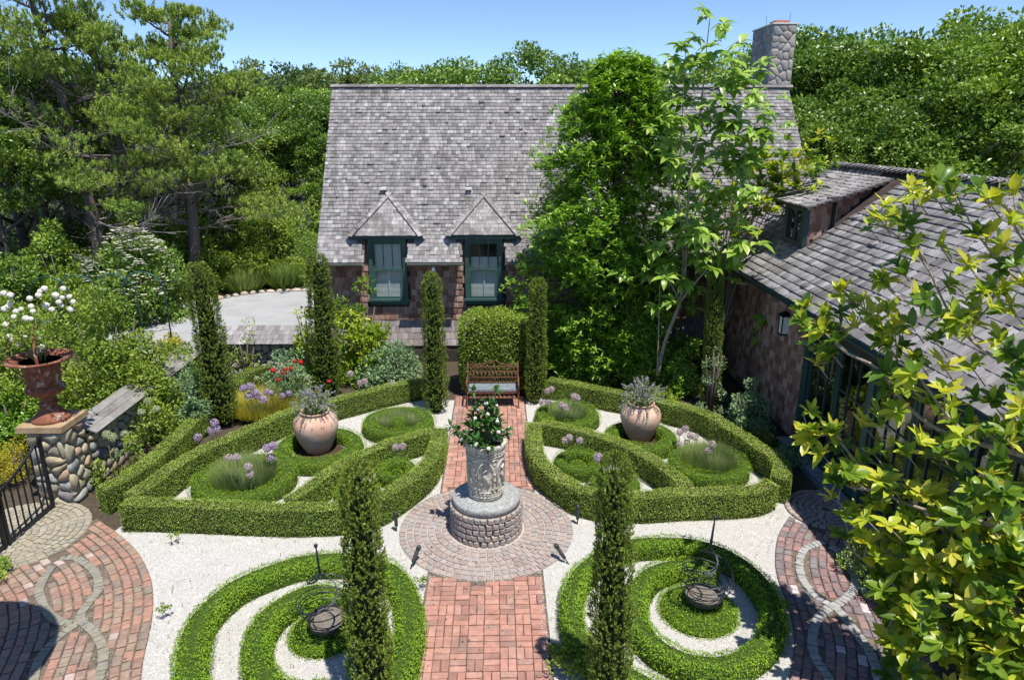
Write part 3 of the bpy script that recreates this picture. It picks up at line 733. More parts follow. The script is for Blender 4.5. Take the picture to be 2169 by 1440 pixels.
hedge('box_hedge', 'short curved box hedge behind the golden grass clump', [(497, 815), (512, 795), (540, 780), (575, 773)], .45, .35, HB, HC, dens=2400)
hedge('box_hedge', 'long clipped box hedge along the gravel from the brick path towards the wing', [(1130, 893), (1130, 928), (1143, 970), (1179, 1004), (1213, 1025), (1248, 1038), (1298, 1045), (1364, 1046), (1443, 1041), (1538, 1038), (1600, 1033), (1634, 1020)], .47, .30, HB, HC)
hedge('box_hedge', 'clipped box hedge curving behind the wing-side terracotta jar and along the shingled wall', [(1654, 1012), (1656, 985), (1640, 965), (1610, 944), (1565, 914), (1528, 891), (1491, 872), (1433, 856), (1393, 846), (1335, 834), (1285, 825), (1232, 814), (1179, 805), (1163, 802)], .47, .30, HB, HC)
hedge('box_hedge', 'curved box hedge dividing the parterre beside the wing-side terracotta jar', [(1146, 895), (1179, 899), (1232, 911), (1285, 925), (1337, 946), (1377, 967), (1417, 994), (1440, 1014), (1452, 1030)], .45, .27, HB, HC)
hedge('box_hedge', 'low box hedge at the foot of the shingled wing wall', [(1566, 870), (1590, 893), (1612, 912), (1640, 930)], .34, .26, HB, HC, dens=2600)

DW, DC = M['dwarf'], M['dwarf_core']
def ring_hedge(label, px, py, rx_px, w, h=0.27):
    c = G(px, py, h * .45); _, _, zc = PX(c); r = rx_px * zc / FPX - w / 2
    pts = [(c[0] + r * math.cos(t), c[1] + r * math.sin(t)) for t in np.linspace(0, 2 * math.pi, 20, endpoint=False)]
    hedge('ring_hedge', label, None, h, w, DW, DC, 'hedge', 3000, 0.019, True, 'bright green rings inside the parterres', True, world=pts, asp=0.5)
    return c
RING = {}
def soil_round(c, r): sheet('soil_patch', [(c[0] + r * math.cos(t), c[1] + r * math.sin(t)) for t in np.linspace(0, 2 * math.pi, 24, endpoint=False)], 0.03, M['soil'])
RING['lav_l'] = ring_hedge('bright green ring hedge around pale lavender and a clipped ball', 844, 899, 78, .30)
RING['jar_l'] = ring_hedge('bright green ring hedge around the foot of the jar on the urn side', 676, 953, 96, .36)
RING['grass_l'] = ring_hedge('wide bright green ring hedge around feathery grass on the urn side', 519, 1018, 109, .34)
RING['ball_l'] = ring_hedge('small bright green ring hedge around a clipped ball on the urn side', 840, 1003, 47, .22)
RING['low_l'] = ring_hedge('small bright green ring hedge behind the front yew on the urn side', 758, 1052, 54, .24)
RING['lav_r'] = ring_hedge('bright green ring hedge filled with grassy lavender by the brick path', 1201, 884, 71, .30)
RING['jar_r'] = ring_hedge('bright green ring hedge around the foot of the jar on the wing side', 1356, 931, 80, .34)
RING['grass_r'] = ring_hedge('wide bright green ring hedge around feathery grass on the wing side', 1500, 987, 87, .32)
RING['ball_r'] = ring_hedge('small bright green ring hedge around a clipped ball on the wing side', 1224, 985, 55, .24)
RING['low_r'] = ring_hedge('small bright green ring hedge behind the front yew on the wing side', 1303, 1030, 56, .24)
spL = [(838, 1470), (842, 1425), (857, 1377), (868, 1327), (865, 1277), (850, 1230), (815, 1195), (765, 1180), (706, 1176), (641, 1181), (588, 1196), (534, 1216), (491, 1238), (448, 1274), (420, 1309), (406, 1350), (402, 1399), (410, 1450), (440, 1510), (530, 1560), (650, 1565), (745, 1510), (795, 1420), (795, 1340), (760, 1275), (706, 1248), (663, 1244), (620, 1259), (577, 1287), (551, 1322), (541, 1362), (551, 1412), (590, 1450), (650, 1462), (700, 1445)]
spR = [(1455, 1475), (1390, 1450), (1330, 1420), (1270, 1392), (1228, 1345), (1211, 1292), (1217, 1235), (1242, 1195), (1297, 1157), (1347, 1144), (1410, 1141), (1472, 1145), (1535, 1165), (1585, 1197), (1622, 1240), (1640, 1287), (1634, 1333), (1597, 1373), (1535, 1395), (1472, 1393), (1410, 1370), (1367, 1333), (1348, 1290), (1354, 1242), (1382, 1205), (1430, 1190), (1474, 1190), (1515, 1207)]
hedge('spiral_hedge', 'bright green spiral hedge on white gravel on the gate side of the brick path', spL, .27, .40, DW, DC, 'hedge', 3600, 0.025, True, 'spiral hedges on the white gravel', asp=0.45)
hedge('spiral_hedge', 'bright green spiral hedge on white gravel on the winding path side', spR, .27, .35, DW, DC, 'hedge', 3600, 0.025, True, 'spiral hedges on the white gravel', asp=0.45)

def mound(name, label, c, rx, h, mat, core, dens=3500, leaf=0.02, group=None, cat='shrub', ry=None, asp=.5, ball=False):
    ry = ry or rx
    root = empty(name, (c[0], c[1], 0), label, cat, group)
    mb = MB(); z0 = -.5 if ball else 0.0
    prof = [((rx - .02) * math.cos(t), (h - .02) * math.sin(t)) for t in np.linspace(0, math.pi / 2 - .05, 7)]
    mb.lathe(prof, 20, wob=lambda a, k, r: r); o = mb.build('branches', core, root); o.scale = (1, ry / rx, 1)
    n = int(2 * math.pi * rx * max(h, rx) * dens)
    u = runit(n); u[:, 2] = np.abs(u[:, 2])
    p = u * np.array([rx, ry, h]) * (1 + rng.normal(0, .03, n))[:, None]
    d, nr = leaf_dirs(u, .5, .25, .9)
    s = leaf * rng.uniform(.7, 1.3, n)
    Leaves().add(T_DIAMOND, p, d, nr, s, s * asp, rng.random(n)).build('foliage', mat, root)
    return root
def disc_mound(label, px, py, rx_px, h):
    c = G(px, py, h * .6); zc = PX(c)[2]
    return mound('spiral_heart', label, c, rx_px * zc / FPX, h, DW, DC, 3600, 0.02, 'hearts of the spiral hedges', 'hedge')
for k_, r_ in (('lav_l', .5), ('jar_l', .5), ('grass_l', .6), ('lav_r', .45), ('jar_r', .42), ('grass_r', .5)): soil_round(RING[k_], r_)
disc_mound('low green mound at the heart of the gate-side spiral hedge, under a wire sculpture', 686, 1325, 76, .22)
disc_mound('low green mound at the heart of the winding-path-side spiral hedge, under a wire sculpture', 1480, 1278, 84, .22)
for k, r, lab in (('lav_l', .21, 'bright round box ball amid pale lavender'), ('ball_l', .15, 'small round box ball in the small ring on the urn side'), ('ball_r', .17, 'small round box ball in the small ring on the wing side')):
    mound('box_ball', lab, RING[k] + np.array([0, -.02, 0]), r, r * 1.35, DW, DC, 4500, .017, 'clipped box balls')
# ================================================================== BUILDINGS
def wloc(o):
    v = Vector((0, 0, 0))
    while o is not None:
        v += o.location; o = o.parent
    return v
_lay = lay_pieces
def lay_on(parent, name, units, mats, limit=300, rest_name=None, margin=0):
    """as lay_pieces, for a parent that is itself a part"""
    keep = parent.location.copy()
    w = wloc(parent)
    class P: pass
    inv = Matrix.Translation(-w)
    rows = []
    for i, m in enumerate(mats):
        c = np.array(m.translation); x, y, z = PX(c)
        seen = z > 0.5 and -margin < x < 2169 + margin and -margin < y < 1440 + margin
        rows.append((0 if seen else 1, z, i))
    rows.sort()
    single = [r[2] for r in rows[:limit] if r[0] == 0]; chosen = set(single)
    for i in single:
        o = bpy.data.objects.new(name, units[i % len(units)]); col.objects.link(o); o.parent = parent; o.matrix_basis = inv @ mats[i]
    rest = [i for i in range(len(mats)) if i not in chosen]
    if rest:
        U = [(np.array([tuple(a.co) for a in u.vertices]), np.array([tuple(p.vertices) for p in u.polygons])) for u in units]
        V = []; F = []; rn = []; b = 0
        for i in rest:
            v, f = U[i % len(units)]; m = np.array(inv @ mats[i])
            V.append(v @ m[:3, :3].T + m[:3, 3]); F.append(f + b); rn.append(np.full(len(v), rng.random())); b += len(v)
        link(rest_name or name + '_field', mesh_np(rest_name or name + '_field', np.concatenate(V), np.concatenate(F), units[0].materials[0], np.concatenate(rn)), parent, kind='stuff')
def at_world(root):
    return -wloc(root)
def slope_shingles(origin, du, sv, nv, width_at, length, expo, wr, thick=0.012, skip=None, lift=0.03):
    """matrices for shingle courses on a slope: origin at the eave, du along it, sv up the slope, nv out of it"""
    du, sv, nv, origin = (np.asarray(a, float) for a in (du, sv, nv, origin))
    mats = []
    n = int(round(length / expo)); expo = length / n
    for k in range(n):
        s = (k + 0.5) * expo
        a, b = width_at(s)
        x = a - random.random() * wr[0]
        wavy = random.gauss(0, 0.004)
        while x < b:
            w = random.uniform(*wr)
            x0, x1 = max(x, a), min(x + w, b)
            x += w
            if x1 - x0 < 0.03: continue
            c = origin + du * (x0 + x1) / 2 + sv * s
            if skip and skip(c): continue
            t = thick * random.uniform(.8, 1.3) * (2.2 if random.random() < lift else 1)
            ln = expo * 1.22
            ay = sv * ln - nv * t
            cc = c + sv * (expo * 0.08 + wavy + random.gauss(0, .003)) + nv * (t * 0.5 + 0.008)
            mats.append(piece_matrix(cc, du * (x1 - x0 - 0.004), ay, nv * t))
    random.shuffle(mats)
    return mats
def quad_part(name, pts, mat, parent, thick=None, nv=None):
    mb = MB()
    if thick is None: mb.add(pts, [tuple(range(len(pts)))])
    else:
        n = len(pts); d = np.asarray(nv) * thick
        V = [np.asarray(p) for p in pts] + [np.asarray(p) - d for p in pts]
        mb.add(V, [tuple(range(n)), tuple(range(2 * n - 1, n - 1, -1))] + [(i, n + i, n + (i + 1) % n, (i + 1) % n) for i in range(n)])
    return mb.build(name, mat, parent, at_world(parent))

HW, EY, EZ, RY, RZ = 18.40, 17.90, 2.78, 21.25, 7.23
XL, XR = -4.66, 8.42
house = empty('house', (1.9, HW, 0), 'long grey shingled house with steep roof and two hipped window dormers', 'house')
SL = math.hypot(RY - EY, RZ - EZ); sv = np.array([0, (RY - EY) / SL, (RZ - EZ) / SL]); nv = np.array([0, -sv[2], sv[1]])
DORM = (-2.90, -0.36); DHW, DZE, DZA, DYF = 0.94, 3.44, 4.42, 18.16
roof_y = lambda z: EY + (z - EZ) * sv[1] / sv[2]
def right_edge(s): return XR + 0.42 * max(0.0, 1 - s / (SL * .55)) ** 2 + 0.22 * (1 - s / SL)
# roof boarding: the whole upper slope and the strips between the window openings
rm = MB()
zc = DZE
def rp(x, z): return (x, roof_y(z), z)
cuts = [XL] + [c for d in DORM for c in (d - .56, d + .56)] + [XR + .3]
rm.add([rp(XL, zc), rp(XR + .1, zc), rp(XR, RZ), rp(XL, RZ)], [(0, 1, 2, 3)])
for i in range(0, len(cuts), 2):
    rm.add([rp(cuts[i], EZ), rp(cuts[i + 1], EZ), rp(cuts[i + 1], zc), rp(cuts[i], zc)], [(0, 1, 2, 3)])
rm.add([(XL, RY, RZ), (XR, RY, RZ), (XR, RY + 3.4, EZ), (XL, RY + 3.4, EZ)], [(0, 1, 2, 3)])
roof = rm.build('roof', M['sheath'], house, at_world(house))
sh_u = [rounded_unit('shingle', M['shingle'], 0.02, 0.1, 0.0) for _ in range(2)]
def in_dormer(c):
    for d in DORM:
        dx = abs(c[0] - d)
        if c[2] < DZE and dx < 0.57: return True
        if DZE - .02 <= c[2] < DZA and dx < DHW * (DZA - c[2]) / (DZA - DZE) - 0.04: return True
    return False
mats = slope_shingles((0, EY, EZ), (1, 0, 0), sv, nv, lambda s: (XL - .02, right_edge(s)), SL, 0.113, (0.075, 0.17), 0.018, in_dormer, 0.03)
lay_on(roof, 'shingle', sh_u, mats, 300)
# ridge caps
mats = []
x = XL - .05
while x < XR + .02:
    for sgn in (-1, 1):
        t = R(38) * sgn
        mats.append(piece_matrix((x + .11, RY + sgn * .055, RZ + .035), (.24, 0, .018), (0, sgn * .13 * math.cos(t), -.13 * abs(math.sin(t))), (0, .018 * math.sin(t) * sgn * sgn, .018)))
    x += .21
lay_on(roof, 'ridge_cap', [rounded_unit('ridge_cap', M['ridge'], .03, .2)], mats, 300)
# small vents above the dormers
for p in ((-3.05, 4.50), (-0.76, 4.50)):
    mb = MB(); mb.box((p[0], roof_y(p[1]) - .06, p[1] + .05), (.16, .16, .05)); mb.build('roof_vent', M['white_paint'], roof, Vector((0, 0, 0)))
# ---- front wall with openings
def flare(z): return 0.26 * max(0.0, (1.25 - z) / 0.8) ** 1.6
wx = [(XL + .1, DORM[0] - .42), (DORM[0] + .42, DORM[1] - .42), (DORM[1] + .42, XR - .1)]
wb = MB()
for a, b_ in wx: wb.box2((a, HW, 0), (b_, HW + .12, 3.42))
for d in DORM:
    wb.box2((d - .42, HW, 0), (d + .42, HW + .12, 1.72)); wb.box2((d - .42, HW, 3.24), (d + .42, HW + .12, 3.42))
wb.box2((XL + .1, HW + .12, 0), (XL + .22, RY + 3.2, 3.4)); wb.box2((XR - .22, HW + .12, 0), (XR - .1, RY + 3.2, 3.4)); wb.box2((XL + .1, RY + 3.08, 0), (XR - .1, RY + 3.2, 3.4))
wb.add([(XL + .12, HW + .3, 3.4), (XL + .12, RY + 3.1, 3.4), (XL + .12, RY, RZ - .12)], [(0, 1, 2)])
wb.add([(XR - .12, HW + .3, 3.4), (XR - .12, RY + 3.1, 3.4), (XR - .12, RY, RZ - .12)], [(0, 1, 2)])
fx = [0.0, .12, .3, .5, .75, 1.0, 1.25]
fv = []
for x_ in (XL + .1, XR - .1):
    fv += [(x_, HW - flare(max(z, .45)) - .004, z) for z in fx]
nfx = len(fx)
wb.add(fv, [(i, nfx + i, nfx + i + 1, i + 1) for i in range(nfx - 1)])
wall = wb.build('wall', M['sheath'], house, at_world(house))
ws_u = [rounded_unit('shingle', M['wall_shingle'], 0.03, 0.1, 0.0) for _ in range(2)]
mats = []
z = 0.46
while z < 3.20:
    e = 0.168
    x = XL + .06 - random.random() * .1
    y0, y1 = HW - flare(z), HW - flare(z + e)
    while x < 5.95:
        w = random.uniform(.09, .2); xc = x + w / 2
        blocked = any(abs(xc - d) < .53 and z > 1.42 for d in DORM)
        if not blocked:
            t = .016 * random.uniform(.8, 1.25)
            dirv = np.array([0, y1 - y0, e]); ln = np.linalg.norm(dirv); dv = dirv / ln; nn = np.array([0, -dv[2], dv[1]])
            c = np.array([xc, y0, z]) + dv * (ln * .55) + nn * (t + .012)
            mats.append(piece_matrix(c, (w - .005, 0, 0), dv * (ln * 1.15) - nn * t, nn * t))
        x += w
    z += e
random.shuffle(mats)
low_ = [m for m in mats if m.translation.z < 1.12]; mats = [m for m in mats if m.translation.z >= 1.12]
lay_on(wall, 'shingle', ws_u, mats, 180)
lay_on(wall, 'shingle', [rounded_unit('shingle', M['weathered_shingle'], 0.03, 0.1, 0.0) for _ in range(2)], low_, 120, 'shingle_skirt')
# ---- dormers: hipped roofs over the tall windows
for d in DORM:
    apex = np.array([d, roof_y(DZA), DZA + .02]); cl = np.array([d - DHW, DYF, DZE]); cr = np.array([d + DHW, DYF, DZE])
    bl = np.array([d - DHW, roof_y(DZE) + .05, DZE]); br = np.array([d + DHW, roof_y(DZE) + .05, DZE])
    mb = MB(); mb.add([apex, cl, cr, bl, br], [(0, 1, 2), (0, 3, 1), (0, 2, 4), (1, 3, 4, 2)])
    dr = mb.build('dormer_roof', M['sheath'], house, at_world(house))
    mid = (cl + cr) / 2; s_ = apex - mid; ln = np.linalg.norm(s_); s_ = s_ / ln; n_ = np.cross([1, 0, 0], s_)
    mats = slope_shingles(mid, (1, 0, 0), s_, n_, lambda s, ln=ln: (-DHW * (1 - s / ln) + .015, DHW * (1 - s / ln) - .015), ln * .94, 0.122, (.085, .19), .013)
    for sgn, cor in ((-1, cl), (1, cr)):
        bk = np.array([d + sgn * DHW, roof_y(DZE), DZE])
        du = (bk - cor); dl_ = np.linalg.norm(du); du = du / dl_
        m0 = cor; foot = apex.copy(); foot[1] = apex[1]
        up = apex - np.array([d + sgn * DHW, apex[1], DZE]); ul = np.linalg.norm(up); up = up / ul
        nn = np.cross(du, up) * (1 if np.cross(du, up)[2] > 0 else -1)
        full = apex[1] - cor[1]
        mats += slope_shingles(m0, du, up, nn, lambda s, ul=ul, full=full, dl_=dl_: (full * s / ul, dl_ + (full - dl_) * s / ul), ul * .96, 0.122, (.085, .19), .013)
    # hip caps
    for cor in (cl, cr):
        v = apex - cor; L_ = np.linalg.norm(v); v = v / L_
        n_c = int(L_ / .105)
        sdir = np.cross(v, [0, 0, 1]); sdir /= np.linalg.norm(sdir); updir = np.cross(sdir, v)
        if updir[2] < 0: updir = -updir
        for i in range(n_c):
            p = cor + v * (i + .5) * (L_ / n_c) + updir * (.028 + .003 * random.random())
            for sg in (-1, 1):
                mats.append(piece_matrix(p + sdir * sg * .055 - updir * .012, v * .135 + updir * -.012, sdir * .115 * sg - updir * .05, updir * .018))
    lay_on(dr, 'shingle', sh_u, mats, 300)
    mb = MB(); mb.box2((d - DHW + .03, DYF + .02, DZE - .09), (d + DHW - .03, DYF + .05, DZE - .01))
    for sg in (-1, 1): mb.box2((d + sg * (DHW - .03), DYF + .05, DZE - .09), (d + sg * (DHW - .06), roof_y(DZE), DZE - .01))
    mb.build('fascia', M['dark_teal'], dr, Vector((0, 0, 0)))
    mb = MB()
    for sg in (-1, 1):      # cheek below the hip and brackets
        mb.box2((d + sg * .535, HW - .04, 2.95), (d + sg * .575, HW + .1, DZE - .08))
        mb.box2((d + sg * .58, DYF + .06, DZE - .2), (d + sg * .72, HW + .05, DZE - .1))
    mb.build('cheek', M['sheath'], dr, Vector((0, 0, 0)))
    # window
    zb, zt, hw = 1.72, 3.24, .40
    win = empty('window', (0, 0, 0)); win.parent = house; win.location = at_world(house)
    y = HW - .05
    mb = MB()
    mb.box2((d - hw - .1, y - .03, zb), (d - hw, y + .1, zt + .12)); mb.box2((d + hw, y - .03, zb), (d + hw + .1, y + .1, zt + .12))
    mb.box2((d - hw, y - .03, zt), (d + hw, y + .1, zt + .12)); mb.box2((d - hw - .1, y - .02, zb - .16), (d + hw + .1, y + .1, zb - .055))
    mb.build('casing', M['teal'], win)
    mb = MB(); mb.box2((d - hw - .14, y - .09, zb - .055), (d + hw + .14, y + .1, zb)); mb.build('sill', M['teal'], win)
    zm = 2.48
    for nm, a, b_, yy in (('upper_sash', zm, zt, y + .035), ('lower_sash', zb, zm + .04, y + .0)):
        mb = MB(); f_ = .055
        mb.box2((d - hw, yy, a), (d - hw + f_, yy + .035, b_)); mb.box2((d + hw - f_, yy, a), (d + hw, yy + .035, b_))
        mb.box2((d - hw + f_, yy + .002, a), (d + hw - f_, yy + .033, a + f_)); mb.box2((d - hw + f_, yy + .002, b_ - f_), (d + hw - f_, yy + .033, b_))
        mb.build(nm, M['teal'], win)
        mb = MB(); mb.add([(d - hw + f_, yy + .016, a + f_), (d + hw - f_, yy + .016, a + f_), (d + hw - f_, yy + .016, b_ - f_), (d - hw + f_, yy + .016, b_ - f_)], [(0, 1, 2, 3)]); mb.build('pane', M['glass'], win)
    for k in (-1, 1):
        mb = MB(); mb.box2((d + k * .12 - .011, y + .03, zm + .05), (d + k * .12 + .011, y + .062, zt - .05)); mb.build('muntin', M['teal'], win)
    mb = MB()
    nz = 22
    for i in range(nz):
        zz = zb + .04 + i * (zm - zb - .04) / nz
        mb.box((d, y + .115, zz + .017), (2 * hw - .06, .03, .004), M=Matrix.Translation((d, y + .115, zz + .017)) @ Matrix.Rotation(R(50), 4, 'X'))
    mb.box2((d - .02, y + .08, zb), (d + .02, y + .09, zm)); mb.box2((d - hw + .02, y + .14, zb), (d + hw - .02, y + .145, zm)); mb.box2((d - hw + .02, y + .15, zm - .02), (d + hw - .02, y + .16, zt if d < -1 else zt - .42))
    mb.build('blind', M['blind'], win)
    mb = MB(); mb.box2((d - .6, HW + .5, 1.2), (d + .6, HW + .52, 3.5)); mb.build('room_shade_panel', M['room'], win)  # dark panel painted to stand for the unlit room behind the window
# gutters under the eaves
for i in range(0, len(cuts), 2):
    a, b_ = cuts[i], cuts[i + 1]
    mb = MB(); prof = [(EY - .02 + .055 * math.cos(t), EZ - .02 + .055 * math.sin(t)) for t in np.linspace(math.pi, 2 * math.pi, 8)]
    V = [(x_, p[0] - .05, p[1]) for x_ in (a, b_) for p in prof]; k = len(prof)
    mb.add(V, [(j, j + 1, k + j + 1, k + j) for j in range(k - 1)])
    mb.box2((a, EY + .03, EZ - .10), (b_, EY + .06, EZ - .005))
    mb.build('gutter', M['copper'], house, at_world(house))
mb = MB(); mb.add([(XL, EY + .05, EZ - .05), (XR, EY + .05, EZ - .05), (XR, HW + .02, EZ + .1), (XL, HW + .02, EZ + .1)], [(3, 2, 1, 0)]); 
spp = AY(918, 572, 17.95)
mb = MB(); mb.lathe([(.02, .12), (.035, .1), (.045, .04), (.05, -.02), (.035, -.06), (0, -.07)], 10, (spp[0], 17.98, spp[2])); mb.build('eave_lamp', M['white_paint'], house, at_world(house))

# ---- stones fitted together: cells around scattered points
def cells(w, h, nx, ny, jit=0.36):
    S = [((i + .5 + (.5 if j % 2 else 0) * .7 + random.uniform(-jit, jit)) * w / nx, (j + .5 + random.uniform(-jit, jit)) * h / ny) for j in range(ny) for i in range(nx)]
    S = [(x, y) for x, y in S if 0 < x < w and 0 < y < h]
    out = []
    for i, (x, y) in enumerate(S):
        poly = [(0, 0), (w, 0), (w, h), (0, h)]
        for j, (a, b_) in enumerate(S):
            if i == j or abs(a - x) > 3.2 * w / nx or abs(b_ - y) > 3.2 * h / ny: continue
            mx_, my_, dx, dy = (x + a) / 2, (y + b_) / 2, a - x, b_ - y
            res = []
            for k in range(len(poly)):
                p, q = poly[k], poly[(k + 1) % len(poly)]
                dp = (p[0] - mx_) * dx + (p[1] - my_) * dy; dq = (q[0] - mx_) * dx + (q[1] - my_) * dy
                if dp <= 0: res.append(p)
                if (dp < 0) != (dq < 0):
                    t = dp / (dp - dq); res.append((p[0] + (q[0] - p[0]) * t, p[1] + (q[1] - p[1]) * t))
            poly = res
            if len(poly) < 3: break
        if len(poly) >= 3: out.append(poly)
    return out
def stone_face(parent, o, u, v, n, w, h, nx, ny, mat, gap=.012, bulge=.05, name='stone', limit=300):
    o, u, v, n = (np.asarray(a, float) for a in (o, u, v, n))
    W = wloc(parent)
    rest = MB(); cnt = 0
    for poly in cells(w, h, nx, ny):
        P = np.array(poly)
        for _ in range(2): P = np.concatenate([np.stack([P * .75 + np.roll(P, -1, 0) * .25, P * .25 + np.roll(P, -1, 0) * .75], 1).reshape(-1, 2)])
        if len(P) > 14: P = P[::2]
        c = P.mean(0); r = np.sqrt(np.mean(np.sum((P - c) ** 2, 1)))
        bb = bulge * random.uniform(.7, 1.3)
        V = []; k = len(P)
        for sc, hh in ((1 - gap / r, 0.0), (1 - gap / r - .03, bb * .55), (.68, bb * .95)):
            for q in P:
                g_ = c + (q - c) * sc; V.append(o + u * g_[0] + v * g_[1] + n * (hh + random.uniform(-.1, .1) * bb * (hh > 0)) - np.array(W))
        V.append(o + u * c[0] + v * c[1] + n * bb * 1.05 - np.array(W))
        F = [(a * k + i, a * k + (i + 1) % k, (a + 1) * k + (i + 1) % k, (a + 1) * k + i) for a in (0, 1) for i in range(k)] + [(2 * k + i, 2 * k + (i + 1) % k, 3 * k) for i in range(k)]
        if cnt < limit: MB().add(V, F, 0, True).build(name, mat, parent)
        else: rest.add(V, F, random.random(), True)
        cnt += 1
    if rest.v: rest.build(name + '_field', mat, parent, kind='stuff')
# chimney (a part of the house)
cx0, cx1, cy0, cy1, cz1 = 7.86, 8.52, 21.35, 23.0, 8.92
mb = MB(); mb.box2((cx0, cy0, 3.0), (cx1, cy1, cz1)); mb.add([(cx1 - .002, cy0 + .01, 6.9), (cx1 + .28, cy0 + .01, 5.2), (cx1 + .28, cy0 + .01, 3), (cx1 - .002, cy0 + .01, 3), (cx1 - .002, cy1, 6.9), (cx1 + .28, cy1, 5.2), (cx1 + .28, cy1, 3), (cx1 - .002, cy1, 3)], [(0, 3, 2, 1), (4, 5, 6, 7), (0, 1, 5, 4), (1, 2, 6, 5)])
chim = mb.build('chimney', M['mortar'], house, at_world(house))
stone_face(chim, (cx0, cy0, 6.0), (1, 0, 0), (0, 0, 1), (0, -1, 0), cx1 - cx0, cz1 - 6.0, 4, 12, M['chimney_stone'], .007, .018)
stone_face(chim, (cx0, cy1, 6.6), (0, -1, 0), (0, 0, 1), (-1, 0, 0), cy1 - cy0, cz1 - 6.6, 8, 10, M['chimney_stone'], .007, .018)
mb = MB(); mb.box2((cx0 - .03, cy0 - .03, cz1), (cx1 + .03, cy1 + .03, cz1 + .035)); mb.build('cap', M['white_paint'], chim, Vector((0, 0, 0)))
mb = MB(); mb.box2((cx0 + .15, cy0 + .3, cz1 + .035), (cx1 - .12, cy0 + .75, cz1 + .14)); mb.build('flue', M['flue'], chim, Vector((0, 0, 0)))
for q in ((cx0 + .1, cy0 + .9), (cx1 - .1, cy0 + .3)):
    mb = MB(); mb.tube([(q[0], q[1], cz1 + .03), (q[0], q[1], cz1 + .34)], .006, 5); mb.build('lightning_rod', M['iron'], chim, Vector((0, 0, 0)))
mb = MB(); mb.lathe([(.05, 0), (.05, .14), (.09, .15), (.07, .2), (0, .21)], 10, (6.35, roof_y(5.75), 5.72)); mb.build('vent_pipe', M['iron'], roof, Vector((0, 0, 0)))

# ================================================================== GLAZED GARDEN WING
WX, WEX, WEZ, WRX, WRZ = 5.93, 5.60, 2.95, 8.70, 5.19
WY0, WY1, WYC = 4.2, 18.3, 12.57
wing = empty('garden_wing', (7.3, 11.0, 0), 'low wing with grey shingled roof, shed dormer and dark glazed doors beside the winding path', 'building')
wsl = math.hypot(WRX - WEX, WRZ - WEZ); wsv = np.array([(WRX - WEX) / wsl, 0, (WRZ - WEZ) / wsl]); wnv = np.array([-wsv[2], 0, wsv[0]])
wz = lambda x: WEZ + (x - WEX) * wsv[2] / wsv[0]
mb = MB(); mb.add([(WEX, WY0, WEZ), (WEX, WY1, WEZ), (WRX, WY1, WRZ), (WRX, WY0, WRZ)], [(0, 3, 2, 1)]); mb.add([(WRX, WY0, WRZ), (WRX, WY1, WRZ), (WRX + 3.1, WY1, WEZ), (WRX + 3.1, WY0, WEZ)], [(0, 1, 2, 3)])
wroof = mb.build('roof', M['sheath'], wing, at_world(wing))
DY0, DY1, DXF, DXE = 14.75, 15.80, 6.55, 6.40          # shed dormer
DZT0, DZT1 = 4.53, 5.06
def in_shed(c):
    return DY0 - .05 < c[1] < DY1 + .05 and c[0] > DXF and True
mats = slope_shingles((WEX, WY0, WEZ), (0, 1, 0), wsv, wnv, lambda s: (0, WY1 - WY0), wsl, 0.172, (.10, .22), .028, in_shed, 0.03)
wsh_u = [rounded_unit('shingle', M['wing_shingle'], 0.015, 0.1, 0.0) for _ in range(2)]
lay_on(wroof, 'shingle', wsh_u, mats, 300)
mats = []
y = WY0
while y < WY1:
    for sg in (-1, 1):
        mats.append(piece_matrix((WRX + sg * .07, y + .11, WRZ + .05), (0, .25, .02), (sg * .16, 0, -.10), (0, 0, .02)))
    y += .2
lay_on(wroof, 'ridge_cap', [rounded_unit('ridge_cap', M['wing_shingle'], .03, .2)], mats, 300)
# shed dormer
e0 = np.array([DXE, 14.45, DZT0]); du = np.array([0, 1, 0]); dtop = np.array([8.55, 14.45, DZT1]); s_ = dtop - e0; dl_ = np.linalg.norm(s_); s_ = s_ / dl_; n_ = np.array([-s_[2], 0, s_[0]])
ddw = 1.95
sd = quad_part('dormer_roof', [e0, e0 + du * ddw, dtop + du * (ddw + 1.6), dtop + du * .75], M['sheath'], wing, .06, n_)
mats = slope_shingles(e0, du, s_, n_, lambda s: (.75 * s / dl_, ddw + 1.6 * s / dl_), dl_, .19, (.11, .24), .032)
lay_on(sd, 'shingle', wsh_u, mats, 300)
mb = MB(); CKY = lambda x_: DY0 + (x_ - DXF) * .36
mb.add([(DXF, DY0, wz(DXF) - .05), (8.2, CKY(8.2), wz(8.2)), (8.2, CKY(8.2), 4.92), (DXF, DY0, 4.53)], [(0, 1, 2, 3)])
mb.add([(DXF, DY1, wz(DXF) - .05), (WRX - .3, DY1, wz(WRX - .3)), (WRX - .3, DY1, 5.05), (DXF, DY1, 4.56)], [(3, 2, 1, 0)])
ck = mb.build('dormer_cheek', M['sheath'], wing, at_world(wing))
mats = []
z = 3.5
while z < 4.95:
    x = DXF
    while x < WRX - .4:
        w = random.uniform(.1, .2)
        if wz(x + w / 2) < z + .12 and x < 8.1 and z + .1 < 4.53 + (x + w / 2 - DXF) * .235:
            t = .016; mats.append(piece_matrix((x + w / 2, CKY(x + w / 2) - t - .006, z + .085), (w - .005, (w - .005) * .36, 0), (0, t * .9, .185), (0, -t, 0)))
        x += w
    z += .165
lay_on(ck, 'shingle', ws_u, mats, 300)
dwin = empty('window', (0, 0, 0)); dwin.parent = wing; dwin.location = at_world(wing)
mb = MB(); zb, zt = 3.76, 4.40
mb.box2((DXF - .05, DY0 - .02, zb - .1), (DXF + .05, DY0 + .14, zt + .08)); mb.box2((DXF - .05, DY1 - .14, zb - .1), (DXF + .05, DY1 + .02, zt + .08))
